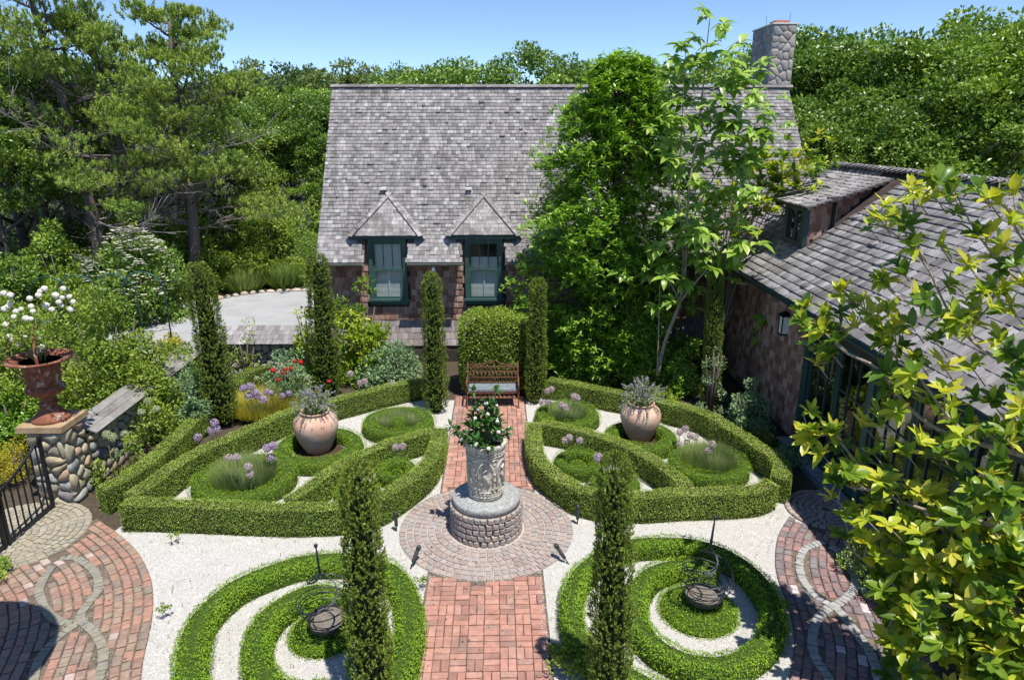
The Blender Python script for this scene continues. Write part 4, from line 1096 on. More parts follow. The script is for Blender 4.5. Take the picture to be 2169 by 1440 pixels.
mb.box2((DXF - .048, DY0 + .14, zt), (DXF + .048, DY1 - .14, zt + .08)); mb.box2((DXF - .048, DY0 + .14, zb - .1), (DXF + .048, DY1 - .14, zb)); mb.build('casing', M['dark_teal'], dwin)
mb = MB(); ym = (DY0 + DY1) / 2; mb.box2((DXF - .02, ym - .03, zb), (DXF + .03, ym + .03, zt)); mb.build('mullion', M['dark_teal'], dwin)
for yy in (ym - .26, ym + .26):
    mb = MB(); mb.box2((DXF - .01, yy - .01, zb), (DXF + .02, yy + .01, zt)); mb.build('muntin', M['dark_teal'], dwin)
for zz in (zb + .21, zb + .43):
    mb = MB(); mb.box2((DXF - .008, DY0 + .14, zz - .01), (DXF + .018, DY1 - .14, zz + .01)); mb.build('muntin', M['dark_teal'], dwin)
mb = MB(); mb.add([(DXF + .004, DY0 + .14, zb), (DXF + .004, DY1 - .14, zb), (DXF + .004, DY1 - .14, zt), (DXF + .004, DY0 + .14, zt)], [(0, 3, 2, 1)]); mb.build('pane', M['glass'], dwin)
mb = MB(); mb.box2((DXF + .6, DY0, 3.5), (DXF + .62, DY1, 4.6)); mb.build('room_shade_panel', M['room'], dwin)  # dark panel in place of the shade inside the dormer
mb = MB(); mb.add([(DXF - .06, DY0, wz(DXF - .06) + .03), (DXF - .42, DY0, wz(DXF - .42) + .03), (DXF - .42, DY1, wz(DXF - .42) + .03), (DXF - .06, DY1, wz(DXF - .06) + .03)], [(0, 1, 2, 3)]); mb.build('flashing', M['slate'], wroof, Vector((0, 0, 0)))
# shingled wall
mb = MB(); mb.box2((WX, WYC, 0), (WX + .15, 18.35, 2.95)); mb.box2((WX, WY0, 2.55), (WX + .15, WYC, 3.0)); mb.box2((WX + 5, WY0, 0), (WX + 5.15, 18.3, 3)); mb.box2((WX, 18.3, 0), (WX + 5, 18.4, 3)); mb.box2((WX, WY0 - .1, 0), (WX + 5, WY0, 4))
wwall = mb.build('wall', M['sheath'], wing, at_world(wing))
mats = []
z = .12
while z < 2.9:
    y = WYC + .1
    while y < 18.3:
        w = random.uniform(.1, .21); t = .017 * random.uniform(.8, 1.2)
        mats.append(piece_matrix((WX - t - .004, y + w / 2, z + .095), (0, w - .005, 0), (t * .9, 0, .2), (-t, 0, 0)))
        y += w
    z += .175
random.shuffle(mats)
lay_on(wwall, 'shingle', ws_u, mats, 300)
mb = MB(); mb.box2((WX - .05, WYC - .12, 0), (WX + .1, WYC + .1, 2.9)); mb.build('corner_post', M['dark_teal'], wing, at_world(wing))
mb = MB(); mb.box2((WX - .04, WY0, 0.0), (WX + 5, WYC - .12, .10)); mb.build('floor', M['room_floor'], wing, at_world(wing))
mb = MB(); mb.box2((WX - .28, WY0, 0.0), (WX - .04, WYC + .3, .13)); mb.build('threshold', M['slate'], wing, at_world(wing))
mb = MB(); mb.box2((WX + 2.6, WY0, .1), (WX + 2.7, WYC + 5, 3.2)); mb.build('inner_wall', M['room'], wing, at_world(wing))
# glazed doors
y1 = WYC - .12; dw = 1.06; nd = 0
while y1 > WY0 + .3:
    y0 = y1 - dw
    dr = empty('glass_door', (0, 0, 0)); dr.parent = wing; dr.location = at_world(wing)
    mb = MB()
    mb.box2((WX - .01, y0, .13), (WX + .05, y0 + .075, 2.55)); mb.box2((WX - .01, y1 - .075, .13), (WX + .05, y1, 2.55))
    mb.box2((WX - .008, y0 + .075, .13), (WX + .048, y1 - .075, .36)); mb.box2((WX - .008, y0 + .075, 2.45), (WX + .048, y1 - .075, 2.55))
    mb.build('frame', M['dark_teal'], dr)
    mb = MB(); mb.add([(WX + .02, y0 + .075, .36), (WX + .02, y1 - .075, .36), (WX + .02, y1 - .075, 2.45), (WX + .02, y0 + .075, 2.45)], [(0, 3, 2, 1)]); mb.build('pane', M['glass'], dr)
    for k in (1, 2):
        yy = y0 + .075 + k * (dw - .15) / 3; mb = MB(); mb.box2((WX, yy - .012, .36), (WX + .04, yy + .012, 2.45)); mb.build('muntin', M['dark_teal'], dr)
    for k in (1, 2):
        zz = .36 + k * 2.09 / 3; mb = MB(); mb.box2((WX + .003, y0 + .075, zz - .012), (WX + .037, y1 - .075, zz + .012)); mb.build('muntin', M['dark_teal'], dr)
    y1 = y0 - .02; nd += 1
    if nd % 2 == 0:
        mb = MB(); mb.box2((WX - .04, y1 - .14, .13), (WX + .08, y1, 2.55)); mb.build('door_post', M['teal'], wing, at_world(wing)); y1 -= .16
mb = MB(); prof = [(WEX - .05 + .06 * math.cos(t), WEZ - .02 + .06 * math.sin(t)) for t in np.linspace(math.pi, 2 * math.pi, 8)]
V = [(p[0], y_, p[1]) for y_ in (WY0, WY1 - .3) for p in prof]; k = len(prof); mb.add(V, [(j, k + j, k + j + 1, j + 1) for j in range(k - 1)])
mb.box2((WEX + .01, WY0, WEZ - .13), (WEX + .05, WY1 - .3, WEZ - .005)); mb.add([(WEX + .03, WY0, WEZ - .06), (WX, WY0, WEZ - .06), (WX, WY1 - .3, WEZ - .06), (WEX + .03, WY1 - .3, WEZ - .06)], [(0, 1, 2, 3)])
mb.build('gutter', M['dark_teal'], wing, at_world(wing))
# wall lantern
lp = AX(1657, 690, WX - .12)
lt = empty('wall_lantern', (WX - .02, lp[1], lp[2] - .2), 'square dark wall lantern with pale glass on the shingled wing wall', 'lantern')
mb = MB(); mb.box((-.06, 0, .42), (.2, .2, .03)); mb.add([(-.17, -.11, .435), (.05, -.11, .435), (.05, .11, .435), (-.17, .11, .435), (-.06, 0, .52)], [(0, 1, 4), (1, 2, 4), (2, 3, 4), (3, 0, 4)]); mb.build('cap', M['iron'], lt)
mb = MB()
for sx_, sy_ in ((-.14, -.08), (-.14, .08), (.02, -.08), (.02, .08)): mb.box((sx_, sy_, .22), (.018, .018, .38))
mb.box((-.06, 0, .03), (.19, .19, .03)); mb.box((.0, 0, .25), (.05, .06, .1)); mb.build('cage', M['iron'], lt)
mb = MB(); mb.box((-.06, 0, .225), (.15, .15, .36)); mb.build('glass', M['white_paint'], lt)

# ================================================================== ADDED PARASOL, out of view, made up to cast the round shadow on the bricks
pc = (-5.74, 5.62)
par = empty('added_parasol', (pc[0], pc[1], 0), 'tall round cream sunshade added out of view to cast the round shadow on the curved brick path', 'added_parasol')
mb = MB(); mb.lathe([(1.21, 4.38), (1.22, 4.44), (.9, 4.6), (.5, 4.77), (.06, 4.9)], 40, smooth=False); cv_ = mb.mesh('canopy', M['canvas'])
link('canopy', cv_, par)
for q in range(8):
    t = q * math.pi / 4; mb = MB(); mb.tube([(.05 * math.cos(t), .05 * math.sin(t), 4.84), (1.18 * math.cos(t), 1.18 * math.sin(t), 4.42)], .011, 5); mb.build('rib', M['pale_bark'], par)
mb = MB(); mb.tube([(0, 0, .05), (0, 0, 4.87)], .034, 10); mb.build('pole', M['pale_bark'], par)
mb = MB(); mb.lathe([(.34, 0), (.34, .05), (.30, .08), (.06, .10), (.05, .30)], 24); mb.build('base', M['iron'], par)
mb = MB(); mb.lathe([(.03, 4.88), (.045, 4.93), (.02, 4.98), (0, 5.0)], 10); mb.build('finial', M['pale_bark'], par)

# ================================================================== GARDEN WALLS, PILLAR, GATE
pil = empty('stone_pillar', (-7.48, 10.95, 0), 'field stone pillar with sandstone cap carrying the rusty urn', 'pillar')
mb = MB(); mb.box2((-7.74, 10.70, 0), (-7.20, 11.26, 1.34)); body = mb.build('core', M['mortar'], pil, at_world(pil))
stone_face(body, (-7.76, 10.70, 0), (1, 0, 0), (0, 0, 1), (0, -1, 0), .58, 1.34, 2, 9, M['field_stone'], .008, .07)
stone_face(body, (-7.20, 10.68, 0), (0, 1, 0), (0, 0, 1), (1, 0, 0), .58, 1.34, 2, 9, M['field_stone'], .008, .07)
mb = MB(); mb.prism([(-7.85, 10.6), (-7.11, 10.6), (-7.10, 11.36), (-7.85, 11.36)], 1.35, 1.45); mb.build('cap_stone', M['cap_stone'], pil, at_world(pil))
gw = empty('garden_wall', (-7.2, 14.0, 0), 'low field stone wall with weathered plank coping running back from the pillar', 'wall')
mb = MB(); mb.box2((-7.46, 11.27, 0), (-7.16, 16.7, 1.0)); core = mb.build('core', M['dark_mortar'], gw, at_world(gw))
stone_face(core, (-7.16, 11.32, 0), (0, 1, 0), (0, 0, 1), (1, 0, 0), 5.2, .98, 22, 6, M['field_stone'], .010, .045)
mats = []
cv = np.array([-.45, 0, .17]); cl_ = np.linalg.norm(cv); cv /= cl_; cn = np.array([.17, 0, .45]) / cl_
for k in range(3):
    y = 11.36 - random.random() * .05
    while y < 16.9:
        w = random.uniform(.45, .9)
        c = np.array([-7.0, y + w / 2, 1.0]) + cv * (k + .5) * cl_ / 3 + cn * .04
        mats.append(piece_matrix(c, cv * (cl_ / 3 - .01) - cn * .0 + cn * .012, (0, w - .006, 0), cn * .03)); y += w
lay_on(core, 'plank', [rounded_unit('plank', M['plank'], .01, .1)], mats, 300)
bw = empty('back_wall', (-5.9, 17.0, 0), 'low stone wall with shingled coping in front of the pale driveway', 'wall')
mb = MB(); mb.box2((-7.3, 17.02, 0), (-4.6, 17.3, .92)); core = mb.build('core', M['dark_mortar'], bw, at_world(bw))
stone_face(core, (-7.3, 17.02, 0), (1, 0, 0), (0, 0, 1), (0, -1, 0), 2.7, .9, 12, 5, M['chimney_stone'], .010, .04)
cs = np.array([0, .62, .30]); c_l = np.linalg.norm(cs); cs /= c_l; cnn = np.array([0, -cs[2], cs[1]])
mb = MB(); mb.add([(-7.4, 16.85, .92), (-4.55, 16.85, .92), (-4.55, 17.47, 1.22), (-7.4, 17.47, 1.22), (-4.55, 17.47, .9), (-7.4, 17.47, .9)], [(0, 1, 2, 3), (3, 2, 4, 5)]); cop = mb.build('coping', M['sheath'], bw, at_world(bw))
lay_on(cop, 'shingle', sh_u, slope_shingles((-7.4, 16.85, .92), (1, 0, 0), cs, cnn, lambda s: (0, 2.85), c_l, .17, (.1, .2), .014), 300)

gate = empty('iron_gate', (-7.45, 9.0, 0), 'dark iron gate with a swooping top rail beside the stone pillar', 'gate')
gx_ = -7.45
zt_ = lambda y: .92 + .34 * max(0.0, (y - 9.35) / 1.1) ** 1.8
L0 = at_world(gate)
for (ya, yb) in ((9.42, 10.55), (8.1, 9.36)):
    pts = [(gx_, y_, zt_(y_)) for y_ in np.linspace(ya, yb, 12)]
    mb = MB(); mb.tube(pts, .024, 6); mb.build('top_rail', M['iron'], gate, L0)
    mb = MB(); mb.box2((gx_ - .02, ya, .07), (gx_ + .02, yb, .115)); mb.build('bottom_rail', M['iron'], gate, L0)
    for y_ in (ya + .02, yb - .02):
        mb = MB(); mb.box2((gx_ - .024, y_ - .024, .04), (gx_ + .024, y_ + .024, zt_(y_) + .02)); mb.build('stile', M['iron'], gate, L0)
    nb_ = 8
    for q in range(1, nb_):
        y_ = ya + (yb - ya) * q / nb_
        mb = MB(); mb.box2((gx_ - .009, y_ - .009, .115), (gx_ + .009, y_ + .009, zt_(y_) - .01)); mb.build('bar', M['iron'], gate, L0)
mb = MB(); mb.box2((gx_ - .03, 9.34, .86), (gx_ + .06, 9.44, .96)); mb.build('latch', M['iron'], gate, L0)
# ================================================================== GARDEN ORNAMENTS
# ---- the planter in the middle
drum = empty('stone_plinth', (CX0, CY0, 0), 'round cobbled plinth topped by a grey stone slab in the middle of the sett circle', 'plinth')
mb = MB(); mb.lathe([(.53, .012), (.53, .5)], 40); core = mb.build('core', M['dark_mortar'], drum)
mats = []
for k in range(5):
    m = 34; off = random.random()
    for q in range(m):
        a = 2 * math.pi * (q + off) / m + random.gauss(0, .012); r = .53 + .005
        h_ = .098; c = np.array([CX0 + r * math.cos(a), CY0 + r * math.sin(a), .012 + h_ * (k + .5)])
        out = np.array([math.cos(a), math.sin(a), 0]); tg = np.array([-math.sin(a), math.cos(a), 0])
        mats.append(piece_matrix(c + out * .035, tg * (2 * math.pi * .565 / m - .010) * random.uniform(.92, 1.02), np.array([0, 0, h_ - .010]) * random.uniform(.92, 1.02), out * .045))
random.shuffle(mats)
lay_on(core, 'cobble', [rounded_unit('cobble', M['cobble'], .17, .5, .04) for _ in range(4)], mats, 300)
mb = MB(); mb.lathe([(.50, .5), (.525, .515), (.53, .56), (.53, .60), (.51, .622), (.2, .625)], 48); mb.build('slab', M['slab'], drum)
pot = empty('carved_planter', (CX0, CY0, .625), 'tall carved pale stone planter with arches and rope bands holding a gardenia', 'planter')
mb = MB(); pr = lambda z: .265 + .035 * (z / .92) ** 1.2
mb.lathe([(.25, 0), (.27, .02), (.275, .06)] + [(pr(z), z) for z in (.08, .25, .45, .65, .8)] + [(.315, .84), (.325, .88), (.32, .92), (.28, .925), (.27, .85), (.265, .80)], 48)
mb.build('body', M['stone_pot'], pot)
for z_, rr in ((.075, .012), (.155, .010), (.74, .011), (.83, .013)):
    mb = MB(); mb.tube([((pr(z_) + .004) * math.cos(t), (pr(z_) + .004) * math.sin(t), z_) for t in np.linspace(0, 2 * math.pi, 48, endpoint=False)], rr, 6, closed=True); mb.build('moulding', M['stone_pot'], pot)
for z_ in (.115, .785):
    mb = MB()
    for q in range(30):
        a = 2 * math.pi * q / 30
        pts = [((pr(z_) + .006) * math.cos(a + t), (pr(z_) + .006) * math.sin(a + t), z_ + dz) for t, dz in ((-.09, -.028), (0, 0), (.09, .028))]
        mb.tube(pts, [.006, .014, .006], 5)
    mb.build('rope_band', M['stone_pot'], pot)
for q in range(6):
    a0 = 2 * math.pi * q / 6 - math.pi / 2
    S = lambda u, z, o=.004: ((pr(z) + o) * math.cos(a0 + u / .29), (pr(z) + o) * math.sin(a0 + u / .29), z)
    mb = MB()
    arc = [S(.115 * math.cos(t), .50 + .16 * math.sin(t)) for t in np.linspace(0, math.pi, 12)]
    mb.tube([S(.115, .2)] + arc + [S(-.115, .2)], .016, 6)
    mb.tube([S(.09 * math.cos(t), .50 + .125 * math.sin(t)) for t in np.linspace(0, math.pi, 10)], .008, 5)
    for sg in (-1, 1):
        mb.lathe([(.0, 0), (.03, .0), (.03, .03), (.018, .05), (.018, .22), (.028, .26), (.03, .29), (0, .3)], 8, S(sg * .115, .19, -.006))
    mb.build('arch', M['stone_pot'], pot)
    mb = MB()       # an S-shaped figure inside the arch
    mb.tube([S(u_, z_, .004) for u_, z_ in ((.035, .24), (.05, .32), (.01, .40), (-.03, .46), (-.02, .54), (.03, .57), (.05, .53))], [.012, .03, .04, .036, .03, .02, .008], 7)
    mb.tube([S(u_, z_, .002) for u_, z_ in ((-.06, .22), (-.07, .3), (-.04, .36))], [.008, .016, .006], 6)
    mb.build('relief', M['stone_pot'], pot)
    mb = MB()
    for (u_, z_) in ((.15, .62), (.15, .70), (.152, .35), (.152, .45), (.12, .69), (-.12, .69)):
        p = S(u_, z_, -.004); mb.lathe([(0, -.02), (.018, -.012), (.022, 0), (.018, .012), (0, .02)], 7, p)
    mb.build('rosette', M['stone_pot'], pot)
mb = MB(); mb.lathe([(.268, .82), (.1, .84), (.001, .85)], 24); mb.build('soil', M['soil'], pot)

def leafy(label, name, cat, base, stems, leafmat, group=None):
    return empty(name, base, label, cat, group)
def rose_flower(parent, p, r, mat, name='flower'):
    L = Leaves(); n = 22; u = runit(n); u[:, 2] = np.abs(u[:, 2]); u = norm(u + np.array([.15, -.3, .7]))
    t = norm(np.cross(u, runit(n)))
    L.add(T_LEAF, np.asarray(p) + u * r * .86 - t * r * .42, t, u + t * .1, r * .85, r * .85, rng.random(n))
    me = L.mesh(name, mat)
    mb = MB(); mb.lathe([(.02 * r, -.75 * r), (.6 * r, -.6 * r), (.92 * r, -.1 * r), (.85 * r, .4 * r), (.5 * r, .75 * r), (.02 * r, .86 * r)], 9, p, .5, wob=lambda a_, k_, r_: r_ * (1 + .08 * math.sin(3 * a_ + k_ * 2)))
    nv_ = len(me.vertices); V_ = np.array([tuple(v.co) for v in me.vertices] + mb.v); F_ = [tuple(q.vertices) for q in me.polygons] + [tuple(i + nv_ for i in f_) for f_ in mb.f]
    m2 = bpy.data.meshes.new(name); m2.from_pydata([tuple(v) for v in V_], [], F_); m2.attributes.new('rnd', 'FLOAT', 'POINT').data.foreach_set('value', list(rng.random(len(V_)))); m2.materials.append(mat); m2.update()
    return link(name, m2, parent)

gp = empty('gardenia', (CX0, CY0, 1.45), 'glossy dark green gardenia with white flowers growing in the carved planter', 'plant')
L = Leaves(); mb = MB(); tips = []
for q in range(34):
    a = rng.uniform(0, 6.28); r = .34 * math.sqrt(rng.random()) ; h = .68 - .55 * (r / .34) ** 2 + rng.uniform(-.12, .1)
    tip = np.array([r * 1.05 * math.cos(a), r * 1.05 * math.sin(a), max(.12, h)])
    if q == 0: tip = np.array([-.52, .0, .32])
    if q == 1: tip = np.array([-.40, -.08, .28])
    if q == 2: tip = np.array([.16, .1, .83])
    if q == 3: tip = np.array([-.18, .12, .84])
    st = np.array([tip[0] * .15, tip[1] * .15, 0.0]); midp = (st + tip) / 2 + np.array([0, 0, .06])
    mb.tube([st, midp, tip], [.008, .006, .004], 5); tips.append(tip)
    dirn = norm(tip - st)
    for (b_, cnt) in ((tip, 9), (tip * .8 + st * .2, 6), (midp, 4)):
        u = norm(dirn * .55 + runit(cnt) * .9); u[:, 2] += .12
        L.add(T_LEAF, b_ + u * .01, u, norm(np.array([0, 0, 1.0]) + runit(cnt) * .35), rng.uniform(.09, .14, cnt), rng.uniform(.045, .06, cnt), rng.random(cnt) * .93)
L.build('foliage', M['gardenia'], gp, smooth=True); mb.build('stem', M['stem'], gp)
def petal_flower(parent, p, r, mat, name='flower', n=9, up=(0, -.3, 1)):
    """a full double flower of overlapping petals"""
    L = Leaves(); u = norm(np.asarray(up, float) + runit(1)[0] * .35)
    for ring_, (cnt, rr, tilt) in enumerate(((n, 1.0, .15), (n - 2, .75, .55), (5, .5, 1.1))):
        a = np.arange(cnt) * 2 * math.pi / cnt + ring_ * .5
        e1 = norm(np.cross(u, [0.3, .9, .2])); e2 = np.cross(u, e1)
        d = np.cos(a)[:, None] * e1 + np.sin(a)[:, None] * e2 + u * tilt
        L.add(T_LEAF, np.tile(np.asarray(p, float), (cnt, 1)) + u * .006 * ring_, d, np.tile(u, (cnt, 1)) - d * .3, r * rr, r * rr * .95, rng.random(cnt))
    return L.build(name, mat, parent)
for q in range(17):
    t = tips[(q * 2) % len(tips)]; rose_flower(gp, t * np.array([1.05, 1.05, rng.uniform(.65, 1.02)]) + np.array([0, -.05, .04]), .034, M['white_petal'])
# ---- path lights
def path_light(px, py, lean, label):
    p = G(px, py)
    o = empty('path_light', (p[0], p[1], 0), label, 'garden light', 'black lights around the sett circle')
    o.rotation_euler = lean
    mb = MB(); mb.tube([(0, 0, -.04), (0, 0, .14)], .010, 6); mb.build('stake', M['iron'], o)
    mb = MB(); mb.lathe([(.026, .10), (.028, .12), (.028, .30), (.024, .325), (.016, .33)], 12); mb.build('housing', M['path_light'], o)
    mb = MB(); mb.lathe([(.034, .285), (.036, .33), (.022, .355), (0, .36)], 12); mb.build('hood', M['path_light'], o)
path_light(840, 1125, (0, 0, 0), 'upright black garden light between the urn-side hedge and the sett circle')
path_light(1223, 1110, (0, 0, 0), 'upright black garden light between the wing-side hedge and the sett circle')
path_light(869, 1205, (R(-35), R(25), 0), 'leaning black garden light at the edge of the setts on the gate-side spiral')
path_light(1205, 1195, (R(-25), R(-38), 0), 'leaning black garden light at the edge of the setts on the winding-path-side spiral')

# ---- wire sculptures in dishes
def wire_pear(c, tilt, label, seed):
    o = empty('wire_sculpture', (c[0], c[1], .2), label, 'sculpture', 'pear shaped wire sculptures in the spirals')
    o.rotation_euler = (R(tilt), 0, seed)
    random.seed(seed)
    mb = MB(); mb.lathe([(.0, .005), (.16, .0), (.215, .05), (.235, .13), (.226, .13), (.21, .07)], 32, smooth=False); mb.build('dish', M['path_light'], o)
    mb = MB(); mb.prism([(.216 * math.cos(t), .216 * math.sin(t)) for t in np.linspace(0, 2 * math.pi, 28, endpoint=False)], .06, .098); mb.build('dish_filling', M['dish_soil'], o)
    prof = lambda t: .20 + .13 * math.sin(min(1, t / .45) * math.pi / 2) if t < .45 else max(.012, .33 * math.cos((t - .45) / .55 * math.pi / 2) ** 2.3)
    zf = lambda t: .10 + .78 * t
    for k in range(5):
        pts = []; turns = 2.1 + .5 * k; ph = k * 1.6
        sx_, sy_ = random.uniform(-.05, .05), random.uniform(-.05, .05)
        for t in np.linspace(0, 1, 90):
            r = prof(t) * (1 + .05 * math.sin(9 * t + k)); a = ph + turns * 2 * math.pi * t * (1 - .45 * t)
            pts.append((r * math.cos(a) + sx_ * (1 - t), r * math.sin(a) + sy_ * (1 - t), zf(t)))
        pts.append((0.008 * math.cos(ph), .008 * math.sin(ph), 1.15))
        mb = MB(); mb.tube(pts, .0066, 5); mb.build('wire', M['wire'], o)
    mb = MB(); mb.lathe([(.010, .86), (.014, .95), (.009, 1.16), (.009, 1.20), (.022, 1.215), (.024, 1.235), (.014, 1.255), (0, 1.26)], 10); mb.build('finial', M['wire'], o)
wire_pear(G(694, 1322, .22), -6, 'tall wire pear sculpture in a dark dish on the gate-side spiral', 3)
wire_pear(G(1486, 1272, .22), -4, 'tall wire pear sculpture in a dark dish on the winding-path-side spiral', 5)
random.seed(77)

# ---- terracotta jars with trailing catmint
def jar(c, s, lab, labp):
    o = empty('terracotta_jar', (c[0], c[1], 0), lab, 'jar', 'big terracotta jars in the parterres')
    o.scale = (s, s, s)
    prof = [(.20, 0), (.235, .03), (.30, .16), (.375, .33), (.425, .50), (.43, .60), (.40, .70), (.33, .775), (.27, .80), (.255, .82), (.275, .845), (.285, .865), (.27, .875), (.24, .86), (.235, .78), (.28, .74)]
    mb = MB(); mb.lathe(prof, 44, wob=lambda a, k, r: r * (1 + .004 * math.sin(3 * a + k))); mb.build('body', M['terracotta'], o)
    mb = MB(); mb.lathe([(.245, .80), (.001, .815)], 24); mb.build('soil', M['soil'], o)
    pl = empty('catmint', (c[0], c[1], .82 * s), labp, 'plant', 'catmint growing in the jars')
    L = Leaves(); FL = Leaves(); mb = MB()
    for q in range(150):
        a = rng.uniform(0, 6.28); r = rng.uniform(.05, .50); trail = q % 6 == 0
        tip = np.array([r * math.cos(a), r * math.sin(a), rng.uniform(.16, .58) * (1.15 - r)])
        if trail: tip = np.array([.44 * math.cos(a), .44 * math.sin(a), rng.uniform(-.2, .02)])
        midp = tip * .5 + np.array([0, 0, .12])
        st = np.array([.15 * math.cos(a), .15 * math.sin(a), 0])
        mb.tube([st, midp, tip], .003, 4)
        n = 16; t = rng.random(n)[:, None]
        p = st * (1 - t) ** 2 + midp * 2 * t * (1 - t) + tip * t * t
        u = runit(n)
        L.add(T_DIAMOND, p, u, runit(n) + [0, 0, .6], rng.uniform(.025, .045, n), .018, rng.random(n))
        n = 14; t = (.72 + .28 * rng.random(n))[:, None]
        p = st * (1 - t) ** 2 + midp * 2 * t * (1 - t) + tip * t * t
        FL.add(T_DIAMOND, p + runit(n) * .012, runit(n), runit(n), .022, .016, rng.random(n))
    L.build('foliage', M['lavender'], pl); FL.build('blossom', M['lilac'], pl); mb.build('stem', M['stem'], pl)
j1 = G(674, 955); jar(j1, 1.0, 'round terracotta jar in the green ring on the urn side', 'grey green catmint with violet flowers spilling from the urn-side jar')
j2 = G(1354, 931); jar(j2, .95, 'round terracotta jar in the green ring on the wing side', 'grey green catmint with violet flowers spilling from the wing-side jar')

# ---- the cast iron bench
b0 = (-.125, 15.0)
bench = empty('bench', (b0[0], b0[1], 0), 'rusty cast iron bench with lattice back and dark slab seat', 'bench')
BW = 1.16
def rel(name, mb, mat): return mb.build(name, mat, bench)
mb = MB(); mb.prism([(-BW / 2 + .03, -.22), (BW / 2 - .03, -.22), (BW / 2 - .03, .2), (-BW / 2 + .03, .2)], .41, .455); rel('seat', mb, M['slate'])
mb = MB(); mb.box((0, -.205, .385), (BW - .06, .02, .05)); mb.box((0, .19, .385), (BW - .06, .02, .05)); rel('seat_rail', mb, M['bench_iron'])
for sg in (-1, 1):
    x_ = sg * BW / 2
    mb = MB(); mb.tube([(x_, -.30, .012), (x_, -.27, .06), (x_, -.23, .2), (x_, -.22, .36), (x_, -.24, .42)], [.024, .018, .017, .02, .02], 7); rel('front_leg', mb, M['bench_iron'])
    mb = MB(); mb.tube([(x_, .30, .012), (x_, .26, .12), (x_, .21, .36), (x_, .22, .5), (x_, .25, .7), (x_, .29, .92)], [.024, .018, .02, .02, .018, .016], 7); rel('rear_leg', mb, M['bench_iron'])
    mb = MB(); mb.tube([(x_, -.24, .42), (x_, -.28, .5), (x_, -.29, .58), (x_, -.25, .64), (x_, -.12, .66), (x_, .05, .65), (x_, .23, .67)], [.018, .018, .02, .022, .022, .02, .016], 7); mb.tube([(x_, -.27, .56), (x_, -.23, .53), (x_, -.21, .57), (x_, -.235, .6)], .012, 6); rel('arm', mb, M['bench_iron'])
yb = lambda z: .19 + (z - .45) * .23
Bp = lambda x_, z_: (x_, yb(z_), z_)
mb = MB()
for z_ in (.48, .60, .72, .84): mb.tube([Bp(-BW / 2 + .01, z_), Bp(BW / 2 - .01, z_)], .010, 5)
rel('back_rail', mb, M['bench_iron'])
NB = 13
for q in range(NB):
    x_ = -BW / 2 + .05 + q * (BW - .1) / (NB - 1)
    mb = MB(); mb.tube([Bp(x_, .60), Bp(x_, .635), Bp(x_, .66), Bp(x_, .685), Bp(x_, .72)], [.008, .014, .022, .014, .008], 6)
    mb.tube([Bp(x_ + .03 * math.cos(t), .54 + .05 * math.sin(t)) for t in np.linspace(0, 6.28, 10, endpoint=False)], .007, 5, closed=True)
    mb.tube([Bp(x_ + .035 * math.cos(t), .775 + .05 * math.sin(t)) for t in np.linspace(0, 6.28, 10, endpoint=False)], .008, 5, closed=True)
    rel('back_spindle', mb, M['bench_iron'])
mb = MB()
cr_ = []
for t in np.linspace(-1, 1, 41): cr_.append(Bp(t * BW / 2, .86 + .10 * math.exp(-(t / .28) ** 2) + .025 * abs(math.sin(t * 9))))
mb.tube(cr_, .012, 6)
for t, r_ in ((0, .055), (-.32, .035), (.32, .035), (-.65, .03), (.65, .03)):
    mb.tube([Bp(t * BW / 2 + r_ * math.cos(a), .875 + r_ * math.sin(a)) for a in np.linspace(0, 6.28, 12, endpoint=False)], .009, 5, closed=True)
for sg in (-1, 1): mb.lathe([(0, 0), (.02, .01), (.024, .03), (.012, .05), (0, .07)], 8, (sg * BW / 2, yb(.9) + .01, .9))
rel('crest', mb, M['bench_iron'])
mb = MB()
for q in range(9): mb.tube([(-.45 + q * .11 + .045 * math.cos(t), -.205, .31 + .045 * math.sin(t)) for t in np.linspace(0, 6.28, 10, endpoint=False)], .007, 5, closed=True)
mb.tube([(-BW / 2, -.22, .255), (BW / 2, -.22, .255)], .009, 5); rel('apron', mb, M['bench_iron'])

# ---- the rusty urn with its iron orb and white roses
urn = empty('rusty_urn', (-7.48, 10.98, 1.45), 'rusty cast iron urn with peeling white paint on the stone pillar', 'urn')
urn.scale = (.97, .97, 1.13)
flute = lambda n_, am: (lambda a, k, r: r * (1 + am * math.cos(n_ * a)))
mb = MB(); mb.lathe([(.30, 0), (.30, .035), (.27, .055), (.20, .12), (.135, .19), (.115, .23)], 32); mb.build('foot', M['rust'], urn)
mb = MB(); mb.lathe([(.115, .23), (.15, .25), (.15, .27), (.10, .29), (.10, .35), (.13, .37)], 32); mb.build('stem', M['rust'], urn)
mb = MB(); mb.lathe([(.13, .37), (.22, .40), (.285, .45), (.30, .50), (.27, .535), (.255, .545)], 48, wob=flute(24, .02)); mb.build('gadroon', M['rust'], urn)
mb = MB(); mb.lathe([(.255, .545), (.255, .60), (.265, .72), (.29, .84), (.33, .90)], 40); mb.build('body', M['rust'], urn)
mb = MB(); mb.lathe([(.33, .90), (.44, .925), (.50, .93), (.515, .95), (.49, .965), (.40, .945), (.33, .93), (.30, .86)], 40); mb.build('rim', M['rust'], urn)
orb = empty('iron_orb', (-7.48, 10.98, 2.47), 'sphere of rusty flat iron hoops standing in the urn', 'ornament')
